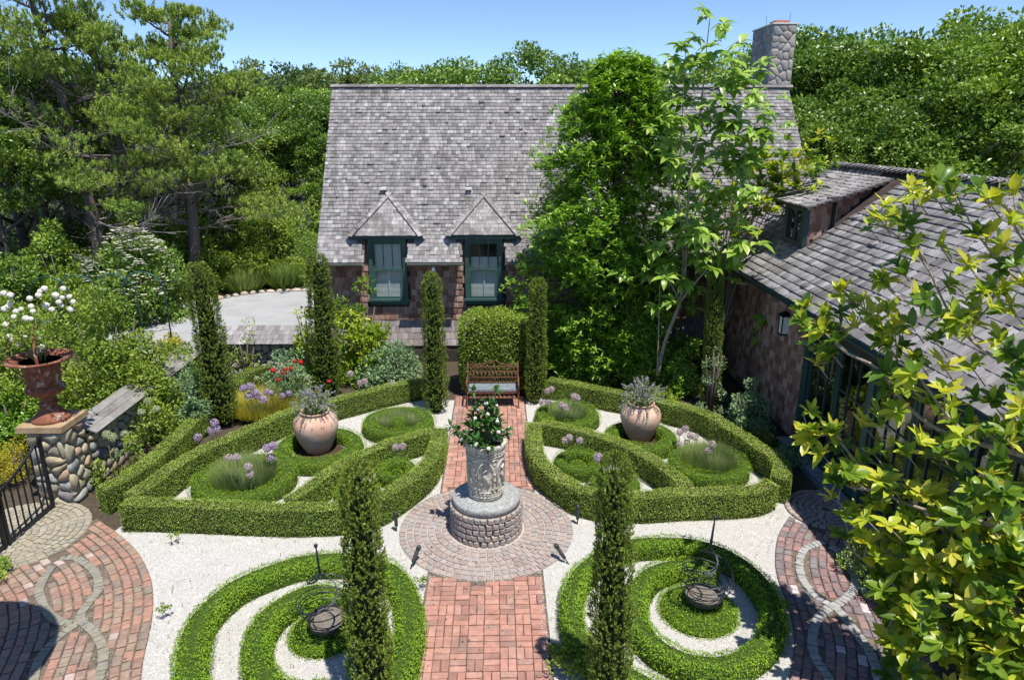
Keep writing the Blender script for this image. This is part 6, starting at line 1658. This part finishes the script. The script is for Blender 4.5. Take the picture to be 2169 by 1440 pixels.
# ---- pitch pines
def pine(name, label, base, h, lean, seed, n_br=34, spread=3.6, z_low=.25, dens=1.0):
    rs = np.random.default_rng(seed)
    o = empty(name, (base[0], base[1], 0), label, 'pine tree', 'pitch pines beyond the arbour')
    mb = MB(); dead = MB(); L = Leaves()
    tp = [np.array([lean * (t ** 1.3) + .12 * math.sin(5 * t + seed), .1 * math.sin(4 * t), h * t]) for t in np.linspace(0, 1, 9)]
    mb.tube(tp, [.22 * (1 - .8 * t) + .03 for t in np.linspace(0, 1, 9)], 8)
    T = np.array(tp); tt = np.linspace(0, 1, 9)
    tufts = []
    for q in range(n_br):
        t = z_low + (1 - z_low) * (q + rs.random()) / n_br
        p0 = np.array([np.interp(t, tt, T[:, k]) for k in range(3)])
        a = q * 2.4 + rs.normal(0, .4); ln = spread * (1.08 - .72 * max(0, (t - .35) / .65) ** 1.5) * rs.uniform(.6, 1.15)
        dd = norm(np.array([math.cos(a), math.sin(a), .05 + .45 * (t - .4)])); pts = [p0]
        for k in range(6):
            dd = norm(dd + rs.normal(0, .15, 3) * np.array([1, 1, .6]) + np.array([0, 0, .04])); pts.append(pts[-1] + dd * ln / 6)
        isdead = t < .55 and rs.random() < .38
        (dead if isdead else mb).tube(pts, [.055, .046, .038, .03, .022, .014, .007], 5)
        for k in range(1, 7):
            for sgn in range(3):
                sd = norm(dd + rs.normal(0, .8, 3) * np.array([1, 1, .5])); l2 = ln * .24 * rs.uniform(.5, 1.2)
                e = pts[k] + sd * l2 + np.array([0, 0, .10 * l2]); bare = isdead or k < 3
                (dead if bare else mb).tube([pts[k], (pts[k] + e) / 2 + rs.normal(0, .05, 3), e], [.013, .010, .006], 4)
                if bare:
                    for _ in range(3): dead.tube([(pts[k] + e) / 2, e + rs.normal(0, .22, 3)], [.009, .005], 3)
                    continue
                pad = e + rs.normal(0, 1, (int(8 * dens), 3)) * np.array([.26, .26, .07])
                for cc in pad: tufts.append((cc, sd))
        if not isdead:
            for cc in pts[-1] + rs.normal(0, 1, (8, 3)) * np.array([.25, .25, .09]): tufts.append((cc, dd))
    n = 34
    for cc, sd in tufts:
        ax = norm(np.array([rs.normal(0, .3), rs.normal(0, .3), 1.0]) + sd * .35)
        s = rs.random((n, 1)); u = norm(rs.normal(size=(n, 3)) * .5 + ax * .75)
        tone = rs.random() * .5 + (.5 if rs.random() < .012 else 0)
        L.add(T_NEEDLE, cc + ax * s * .16, u, rs.normal(size=(n, 3)), rs.uniform(.09, .15, n), .026, np.clip(tone + s[:, 0] * .35 + rs.random(n) * .15, 0, 1))
    L.build('crown', M['pine'], o); mb.build('trunk', M['bark'], o)
    if dead.v: dead.build('dead_twigs', M['dead_twig'], o)
    return o
pb = AY(205, 500, 25.0)
pine('pitch_pine', 'tallest pitch pine with bare grey lower twigs beyond the arbour', (pb[0], 25.0), AY(150, -45, 25.0)[2], -.75, 301, 40, 4.0, .22, 1.2)
pb = AY(415, 500, 26.5)
pine('pitch_pine', 'rounded pitch pine with a full flat top nearest the house', (pb[0] - .3, 26.5), AY(430, 48, 26.5)[2], .5, 302, 36, 2.9, .24, 1.2)
pb = AY(318, 500, 26.0)
pine('pitch_pine', 'slender leaning pitch pine between the two tall pines', (pb[0], 26.0), AY(280, 60, 26.0)[2], -1.0, 303, 24, 2.6, .34, 1.1)

# ---- dogwood in white bract and other shrubs below the wood
o, c, rx, h = shrub_px('dogwood', 'dogwood covered in creamy white bracts below the pines', 170, 385, 470, 22.7, 'oak', 71, 120, 150, .13, 1.7, cat='tree', clump=.24, irregular=.3)
n = 1100; u = runit(n); u[:, 2] = np.abs(u[:, 2]); u = norm(u + np.array([0, -.25, .35]))
bp = u * np.array([rx * 1.0, 1.7, h * .95]) * rng.uniform(.86, 1.03, n)[:, None]
keepb = (np.sin(bp[:, 0] * 3.1) + np.sin(bp[:, 2] * 5.0 + bp[:, 0] * 1.3) + rng.normal(0, .6, n)) > .1
bp = bp[keepb]; L = Leaves()
for k in range(4):
    a = k * math.pi / 2; m = len(bp); dirs = np.tile(np.array([math.cos(a), math.sin(a), .12]), (m, 1)) + runit(m) * .15
    L.add(T_DIAMOND, bp, dirs, np.tile([0, 0, 1.0], (m, 1)) + runit(m) * .2, .11, .085, rng.random(m))
L.build('blossom', M['cream_petal'], o, kind='stuff')
shrub_px('viburnum', 'bright green shrub beside the dogwood at the wood edge', 395, 500, 520, 27.0, 'bright', 72, 60, 130, .11, 1.3, clump=.28)
shrub_px('viburnum', 'bright yellow green shrub between the dogwood and the clipped mound', 480, 585, 528, 28.2, 'bright', 73, 60, 130, .11, 1.3, clump=.28)
shrub_px('leafy_hedge', 'yellow green leafy shrub below the clipped mound by the house', 570, 665, 548, 29.0, 'bright', 74, 60, 120, .11, 1.0, clump=.28)
mm = AY(625, 545, 30.5); mound('clipped_mound', 'smooth clipped green mound beside the house gable', (mm[0], 30.5), 2.0, AY(625, 488, 30.5)[2], M['grass_blade'], M['dwarf_core'], 240, .09, ry=1.5)
shrub_px('rhododendron', 'yellow green rhododendron in the wood beside the house gable', 515, 635, 322, 30.0, 'bright', 75, 90, 80, .17, 1.4, asp=.4, clump=.26, irregular=.35, cat='tree')
shrub_px('mountain_laurel', 'shrub with cream flower clusters at the foot of the pines', 355, 470, 398, 27.5, 'oak', 76, 80, 110, .13, 1.2, clump=.26)
o, c, rx, h = shrub_px('flowering_laurel', 'dark shrub dotted with pale flowers below the tallest pine', 60, 190, 470, 22.5, 'oak', 77, 90, 120, .12, 1.2, clump=.26)
shrub_px('dark_evergreen', 'dark evergreen shrub between the pine trunks', 440, 520, 400, 28.5, 'yew', 78, 60, 130, .12, 1.0, clump=.28)
shrub_px('wood_shrub', 'green shrub at the edge of the wood behind the arbour', -40, 80, 505, 21.0, 'oak', 79, 80, 130, .12, 1.2, clump=.26)
shrub_px('wood_shrub', 'second green shrub behind the arbour, next to the dogwood', 80, 200, 560, 19.8, 'bright', 80, 60, 130, .10, 1.0, clump=.28)
for x, y in ((660, 425), (652, 378), (640, 395), (398, 428), (372, 432), (388, 450)):
    pass

UB = [shrub_mesh(2.1, 2.0, 3.6, 60, 110, .16, 860 + i, clump=.28, irregular=.4) for i in range(3)]
for me in UB: me.materials.append(M['oak'])
ubs = sorted([(-27, 28.5), (-24.3, 29.5), (-21.6, 28.8), (-19.0, 29.6), (-16.6, 30.2), (-14.2, 30.8), (-12.2, 31.6), (-10.0, 32.2), (-7.6, 32.8), (-5.2, 32.5), (-22.5, 25.5), (-18.8, 25.2), (-17.8, 32.5), (-15.4, 33.0), (-13.0, 34), (-20.5, 32)])
for i, (x, y) in enumerate(ubs):
    o = empty('understory_bush', (x, y, 0), NTH[i] + ' bush from the left in the dark understory below the pines', 'bush', 'bushes in the dark understory', i * 1.9)
    o.scale = (1, 1, .85 + .3 * ((i * 7) % 5) / 5); link('foliage', UB[i % 3], o)

# ---- the tall conical tree in front of the house
def cone_tree():
    Y = 16.75; tp = AY(1322, 112, Y); cx = AY(1285, 600, Y)[0]; h = tp[2]
    o = empty('conical_tree', (cx, Y, 0), 'tall dense conical tree with whorled glossy leaves against the house roof', 'tree')
    rs = np.random.default_rng(400); mb = MB(); L = Leaves()
    ax_ = lambda z: np.array([(tp[0] - cx) * (z / h) ** 1.5, 0, z])
    for k in range(4):
        a = k * 1.57; mb.tube([(.08 * math.cos(a), .08 * math.sin(a), -.02), (.22 * math.cos(a), .22 * math.sin(a), h * .3), ax_(h * .85) + [.1 * math.cos(a), .1 * math.sin(a), 0]], [.055, .045, .012], 7)
    prof = lambda t: 2.12 * (np.interp(t, [0, .2, .43, .58, .73, .89, .95, 1], [.78, .95, .97, .86, .67, .44, .25, .06]))
    for q in range(1150):
        t = 1 - rs.random() ** .62 * .97
        t = rs.random() ** .85 * .955 + .02
        z = h * t; a = rs.uniform(0, 6.28); R_ = prof(t) * (1 + .11 * math.sin(a * 3 + z * 2) + .10 * math.sin(z * 3.4 + a * 2)) * rs.uniform(.88, 1.08)
        f = rs.random() ** .45
        out = np.array([math.cos(a), math.sin(a), 0]); c = ax_(z) + out * R_ * f * np.array([1.05, .72, 1])
        if q % 4 == 0: mb.tube([ax_(max(.2, z - .45)), ax_(z) * .5 + c * .5, c], [.016, .010, .005], 4)
        ns = 9
        cs_ = c + rs.normal(0, .13, (ns, 3)) * np.array([1.1, 1.1, .85])
        tone = rs.random() * .45
        for cc in cs_:
            n = 10; u = rs.normal(size=(n, 3)); u[:, 2] = u[:, 2] * .45 + .12; u = norm(u + out * .35)
            L.add(T_DIAMOND, np.tile(cc, (n, 1)) + rs.normal(0, .015, (n, 3)), u, np.tile([0, 0, 1.0], (n, 1)) + rs.normal(0, .3, (n, 3)), rs.uniform(.10, .165, n), rs.uniform(.04, .055, n), np.clip(tone + rs.random(n) * .55, 0, 1))
    L.build('crown', M['stewartia'], o); mb.build('trunk', M['bark'], o)
cone_tree()

# ---- trees with leaves large enough to pick apart
def big_leaf_mesh(name, mat, L_, W_, seed, droop):
    rs = np.random.default_rng(seed); V = []; F = []
    S = [0, .22, .48, .76, 1.0]; wd = [.06, .6, 1.0, .8, .0]
    for s, w in zip(S, wd):
        z = -droop * s * s * L_ + .03 * L_ * math.sin(s * 7 + seed)
        y = L_ * s * (1 - .25 * droop * s)
        cup = .16 * w * W_
        V += [(-w * W_ / 2, y, z + cup), (0, y, z - .03 * W_), (w * W_ / 2, y, z + cup)]
    for k in range(len(S) - 1):
        for j in (0, 1): F.append((k * 3 + j, k * 3 + j + 1, (k + 1) * 3 + j + 1, (k + 1) * 3 + j))
    me = bpy.data.meshes.new(name); me.from_pydata(V, [], F); me.polygons.foreach_set('use_smooth', [True] * len(F))
    me.attributes.new('rnd', 'FLOAT', 'POINT').data.foreach_set('value', [float(rs.random())] * len(V))
    me.materials.append(mat); me.update()
    return me
def set_leaves(root, units, mats, limit=300, idx=None):
    idx = idx if idx is not None else [i % len(units) for i in range(len(mats))]
    """the leaves that show largest as single leaves, the rest as one mass"""
    W = wloc(root); inv = Matrix.Translation(-W)
    rows = []
    for i, m in enumerate(mats):
        x, y, z = PX(np.array(m.translation)); ok = -20 < x < 2190 and -20 < y < 1460
        rows.append((0 if ok else 1, z, i))
    rows.sort(); single = [r[2] for r in rows[:limit] if r[0] == 0]; ch = set(single)
    for i in single:
        o = bpy.data.objects.new('leaf', units[idx[i]]); col.objects.link(o); o.parent = root; o.matrix_basis = inv @ mats[i]
    rest = [i for i in range(len(mats)) if i not in ch]
    if rest:
        U = [(np.array([tuple(a.co) for a in u.vertices]), np.array([tuple(p.vertices) for p in u.polygons]), u.attributes['rnd'].data[0].value) for u in units]
        V = []; F = []; rn = []; b = 0
        for i in rest:
            v, f, t = U[idx[i]]; m = np.array(inv @ mats[i]); V.append(v @ m[:3, :3].T + m[:3, 3]); F.append(f + b); rn.append(np.full(len(v), t)); b += len(v)
        link('foliage', mesh_np('foliage', np.concatenate(V), np.concatenate(F), units[0].materials[0], np.concatenate(rn), True), root, kind='stuff')
def whorl(p, d, n, rs, open_=.9, scale=1.0):
    """matrices of a ring of leaves at the end of a twig"""
    d = norm(np.asarray(d, float)); e1 = norm(np.cross(d, [.31, .2, .93])); e2 = np.cross(d, e1); out = []
    a0 = rs.uniform(0, 6.28)
    for k in range(n):
        a = a0 + k * 2.4; op = open_ * rs.uniform(.6, 1.25)
        y = norm(d * (1 - .5 * op) + (e1 * math.cos(a) + e2 * math.sin(a)) * op)
        z = norm(d - y * (d @ y) + np.array([0.1, -.15, 1.0]) + rs.normal(0, .12, 3)); x = norm(np.cross(y, z)); z = np.cross(x, y)
        s = scale * rs.uniform(.7, 1.2)
        out.append(piece_matrix(np.asarray(p) + d * rs.uniform(-.04, .01), x * s, y * s, z * s))
    return out
# umbrella magnolia: a few pale stems with big drooping leaves
def umbrella_tree():
    rs = np.random.default_rng(500); Y = 15.0
    b0_ = G(1392, 800); o = empty('umbrella_magnolia', (b0_[0], Y, 0), 'slender magnolia with pale stems and big drooping leaves beside the conical tree', 'tree')
    W = np.array([b0_[0], Y, 0]); mb = MB(); mats = []
    P = lambda x, y, dy=0.0: AY(x, y, Y + dy) - W
    st = [[(1392, 795), (1410, 720), (1440, 640), (1452, 560), (1455, 470), (1462, 380), (1478, 280), (1492, 160), (1498, 90), (1505, 30)],
          [(1440, 640), (1447, 540), (1440, 450), (1440, 350), (1445, 250), (1450, 150), (1452, 100)],
          [(1440, 640), (1480, 590), (1520, 545), (1545, 470), (1560, 380), (1580, 300)], [(1452, 560), (1470, 460), (1510, 380), (1540, 320), (1570, 210)],
          [(1478, 280), (1510, 230), (1540, 150)], [(1440, 640), (1420, 600), (1400, 580)], [(1560, 600), (1600, 605), (1640, 630), (1612, 668)], [(1440, 450), (1420, 400), (1412, 330)], [(1392, 795), (1395, 700), (1398, 600)],
          [(1462, 380), (1500, 330), (1600, 260)], [(1545, 470), (1590, 440), (1570, 420)]]
    for k, s in enumerate(st):
        pts = smooth_line([P(x, y, .12 * math.sin(k * 2 + i)) for i, (x, y) in enumerate(s)], .2)
        r0 = .05 if k == 0 else .022
        mb.tube(list(pts), list(np.linspace(r0, .008, len(pts))), 6)
    mb.build('trunk', M['pale_bark'], o)
    wh = [(1505, 35, .7), (1512, 68, .5), (1452, 92, .8), (1490, 100, .7), (1525, 118, .8), (1545, 140, .9), (1480, 150, .7), (1440, 160, .8), (1425, 190, .7), (1590, 150, .7), (1562, 185, .9), (1520, 205, .9), (1470, 225, .8), (1435, 250, .8), (1405, 225, .6), (1610, 205, .8), (1630, 235, .6), (1580, 250, .9), (1540, 265, .9), (1495, 275, .8), (1445, 300, .9), (1410, 290, .6), (1615, 285, .8), (1570, 310, .9), (1530, 320, .9), (1480, 330, .8), (1440, 350, .7), (1590, 345, .7), (1545, 370, .8), (1500, 375, .8), (1575, 400, .7), (1445, 420, .6), (1400, 575, 1.15), (1375, 585, 1.0), (1430, 560, 1.0), (1480, 485, .9), (1500, 500, .8), (1460, 520, .8), (1555, 525, .9), (1575, 545, .7), (1616, 690, 1.15), (1420, 215, .7), (1550, 290, .8), (1600, 300, .7), (1430, 480, .7), (1470, 450, .7), (1520, 440, .8), (1545, 480, .8), (1500, 545, .8), (1530, 570, .7), (1450, 590, .8), (1420, 630, .7), (1480, 620, .6), (1410, 540, .8), (1520, 400, .8), (1470, 380, .7)]
    for x, y, s in wh:
        p = AY(x, y, Y + rs.uniform(-.45, .45))
        for q in range(2 if s > .9 else 4):
            mats += whorl(p + rs.normal(0, .19, 3), np.array([rs.normal(0, .3), rs.normal(0, .3) - .25, 1.0]), 8 + (s > 1) * 2, rs, .95, s)
    units = [big_leaf_mesh('leaf', M['umbrella'], .35, .18, 510 + i, .55 + .12 * i) for i in range(4)]
    set_leaves(o, units, mats, 300)
umbrella_tree()
# evergreen magnolia behind, over the joint of the two roofs
def magnolia(name, label, base, branches, whorls, rs, unitL, unitW, bark='pale_bark', nleaf=9, sc=1.0, limit=300, r0=.04):
    o = empty(name, (base[0], base[1], 0), label, 'tree')
    W = np.array([base[0], base[1], 0]); mb = MB(); mats = []
    for pts, r in branches: mb.tube([np.asarray(p) - W for p in smooth_line(pts, .12)], list(np.linspace(r, max(.005, r * .3), len(smooth_line(pts, .12)))), 6)
    mb.build('trunk', M[bark], o)
    tones = []
    for p, d, s in whorls:
        w_ = whorl(p, d, nleaf + int(rs.integers(-2, 3)), rs, .85, s * sc); mats += w_; t_ = rs.random() ** .48; tones += list(np.clip(t_ + rs.normal(0, .14, len(w_)), 0, .999))
    units = [big_leaf_mesh('leaf', M['magnolia'], unitL * (.78, 1.1, 1.0, .9)[i % 4], unitW * (1.1, .85, 1.0)[i % 3], 610 + i, (.05, .2, .42, .6, -.12)[i % 5]) for i in range(15)]
    units.sort(key=lambda u: u.attributes['rnd'].data[0].value); set_leaves(o, units, mats, limit, [int(t_ * len(units)) for t_ in tones])
rs = np.random.default_rng(600)
br = []; wh = []
b_ = AY(1530, 700, 16.9); base = (b_[0], 16.9)
for x, y in ((1745, 330), (1720, 350), (1690, 345), (1660, 340), (1630, 350), (1600, 370), (1570, 390), (1700, 375), (1670, 370), (1640, 385), (1610, 400), (1655, 400), (1590, 420), (1560, 440), (1620, 430), (1640, 345), (1540, 420), (1580, 460), (1550, 480), (1605, 455), (1535, 510), (1570, 500), (1600, 345), (1560, 360), (1520, 450), (1510, 480), (1680, 395), (1625, 375), (1585, 385)):
    Yq = 16.6 + rs.uniform(-.5, .4); p = AY(x, y, Yq); mid_ = (np.array([base[0], base[1], 2.2]) + p) / 2 + rs.normal(0, .15, 3)
    br.append(([np.array([base[0], base[1], 1.2]), mid_, p], .02))
    for q in range(9): wh.append((p + rs.normal(0, .24, 3), np.array([rs.normal(.2, .4), rs.normal(0, .4), 1.0]), rs.uniform(.75, 1.1)))
br.append(([np.array([base[0], base[1], 0]), np.array([base[0], base[1], 1.3])], .07))
magnolia('evergreen_magnolia', 'yellow green evergreen magnolia over the joint of the two shingled roofs', base, br, wh, rs, .20, .085)

# the big magnolia nearest the viewer
br = []; wh = []
FX = lambda px: 3.55 + (px - 1690) / 480.0 * 1.45
def fm(px, py, j=0.0): return AX(px, py, FX(px) + j)
root_ = np.array([5.05, 5.6, 0.0])
br.append(([root_, root_ + [-.02, .05, 1.0], root_ + [.02, .15, 2.0], root_ + [.0, .25, 3.0], root_ + [-.05, .35, 3.9]], .09))
limbs = [[(2200, 980), (2060, 935), (1970, 900), (1900, 835), (1860, 780), (1790, 745), (1745, 700), (1700, 672)],
         [(2200, 800), (2080, 740), (2010, 660), (1960, 560), (1900, 500), (1850, 470)], [(2200, 640), (2120, 560), (2060, 480), (2030, 420)], [(2200, 560), (2150, 480), (2169, 420)],
         [(2060, 935), (1990, 860), (1940, 790), (1880, 740), (1830, 650), (1790, 640)], [(2200, 1150), (2060, 1100), (1960, 1080), (1870, 1040), (1800, 960), (1760, 920), (1720, 930)],
         [(2200, 1250), (2050, 1200), (1900, 1150), (1830, 1120), (1775, 1060)], [(2200, 1330), (2040, 1290), (1930, 1260), (1870, 1220), (1800, 1160)], [(2200, 1400), (2050, 1390), (1950, 1350), (1880, 1330)],
         [(1960, 560), (1930, 470), (1960, 410)], [(2010, 660), (1920, 640), (1870, 600)], [(1870, 1040), (1800, 1030), (1750, 1000)], [(1720, 930), (1702, 880)], [(2120, 560), (2100, 640), (2050, 700)]]
for k, l in enumerate(limbs):
    pts = [fm(x, y, .06 * math.sin(k + i)) for i, (x, y) in enumerate(l)]
    if k in (0, 1, 2, 3, 5, 6, 7, 8): pts = [root_ + np.array([0, .3, np.clip(pts[0][2] - .35, .5, 3.9)])] + pts
    br.append((pts, .032 if k in (0, 5, 6, 7) else .02))
    L_ = smooth_line(pts[1:] if k in (0, 1, 2, 3, 5, 6, 7, 8) else pts, .17)
    for i, p in enumerate(L_):
        tip = i > len(L_) - 3
        if rs.random() < .55 or tip:
            d = np.array([rs.normal(-.3, .5), rs.normal(-.2, .5), .8]); e = p + norm(d) * rs.uniform(.05, .28)
            br.append(([p, (p + e) / 2, e], .009)); wh.append((e, d, rs.uniform(.8, 1.15)))
            if rs.random() < .4: e2 = e + rs.normal(0, .14, 3); br.append(([p, e2], .007)); wh.append((e2, rs.normal(0, .5, 3) + [0, 0, .8], rs.uniform(.7, 1.1)))
extra = [(1700, 680), (1720, 700), (1745, 690), (1720, 740), (1760, 745), (1730, 770), (1780, 660), (1800, 640), (1835, 655), (1850, 690), (1880, 660), (1840, 480), (1860, 460), (1900, 470), (1940, 420), (1975, 410), (2010, 425), (2070, 400), (2090, 420), (2140, 470), (2150, 560), (2120, 520), (1990, 520), (2050, 560), (2100, 610), (2140, 650), (1960, 620), (1900, 560), (1880, 600), (1930, 690), (1980, 720), (2040, 680), (2120, 720), (2060, 780), (2000, 780), (1940, 760), (1880, 820), (1900, 870), (1860, 880), (1830, 900), (1970, 850), (2100, 850), (2150, 800), (1740, 960), (1760, 1000), (1780, 950), (1820, 1000), (1850, 960), (1880, 1000), (1920, 960), (1990, 960), (2050, 900), (2140, 920)]
for x, y in extra:
    p = fm(x, y, rs.uniform(-.1, .1)); q = p + np.array([.15, -.02, -.18]); br.append(([q, p], .007)); wh.append((p, np.array([rs.normal(-.2, .5), rs.normal(-.2, .5), .9]), rs.uniform(.8, 1.15)))
for q in range(270):        # the dense lower crown
    t = rs.random(); py = 1000 + 470 * rs.random() ** .9
    xl = np.interp(py, [1000, 1100, 1200, 1300, 1440], [1790, 1800, 1850, 1860, 1885]); px = xl + (2230 - xl) * rs.random() ** .85
    p = fm(px, py, rs.uniform(-.35, .25)); wh.append((p, np.array([rs.normal(-.25, .5), rs.normal(-.3, .5), .8]), rs.uniform(.8, 1.2)))
    if q % 3 == 0: br.append(([p + np.array([.25, .05, -.25]), p], .008))
for q in range(28):
    px = 1880 + 330 * rs.random(); py = rs.uniform(620, 1010); p = fm(px, py, rs.uniform(-.4, .25))
    wh.append((p, np.array([rs.normal(-.25, .5), rs.normal(-.3, .5), .8]), rs.uniform(.75, 1.1)))
magnolia('foreground_magnolia', 'large yellow green magnolia spreading over the glazed doors and winding path', root_[:2], br, wh, rs, .19, .078, nleaf=9)

# ---- little weeds in the gravel and self-sown tufts
for i, (px, py, lab) in enumerate(((372, 1150, 'small weed in the white gravel below the urn-side hedge corner'), (352, 1307, 'small weed at the tip of the gate-side spiral'), (893, 1245, 'weed patch at the corner of the brick path and the sett circle'), (1660, 1300, 'tuft of weeds at the edge of the winding path'))):
    p = G(px, py); shrub('weed', lab, 'weed', (p[0], p[1], 0), .09, .09, .07, 'bright', 6, 24, .035, 900 + i, trunk=False)
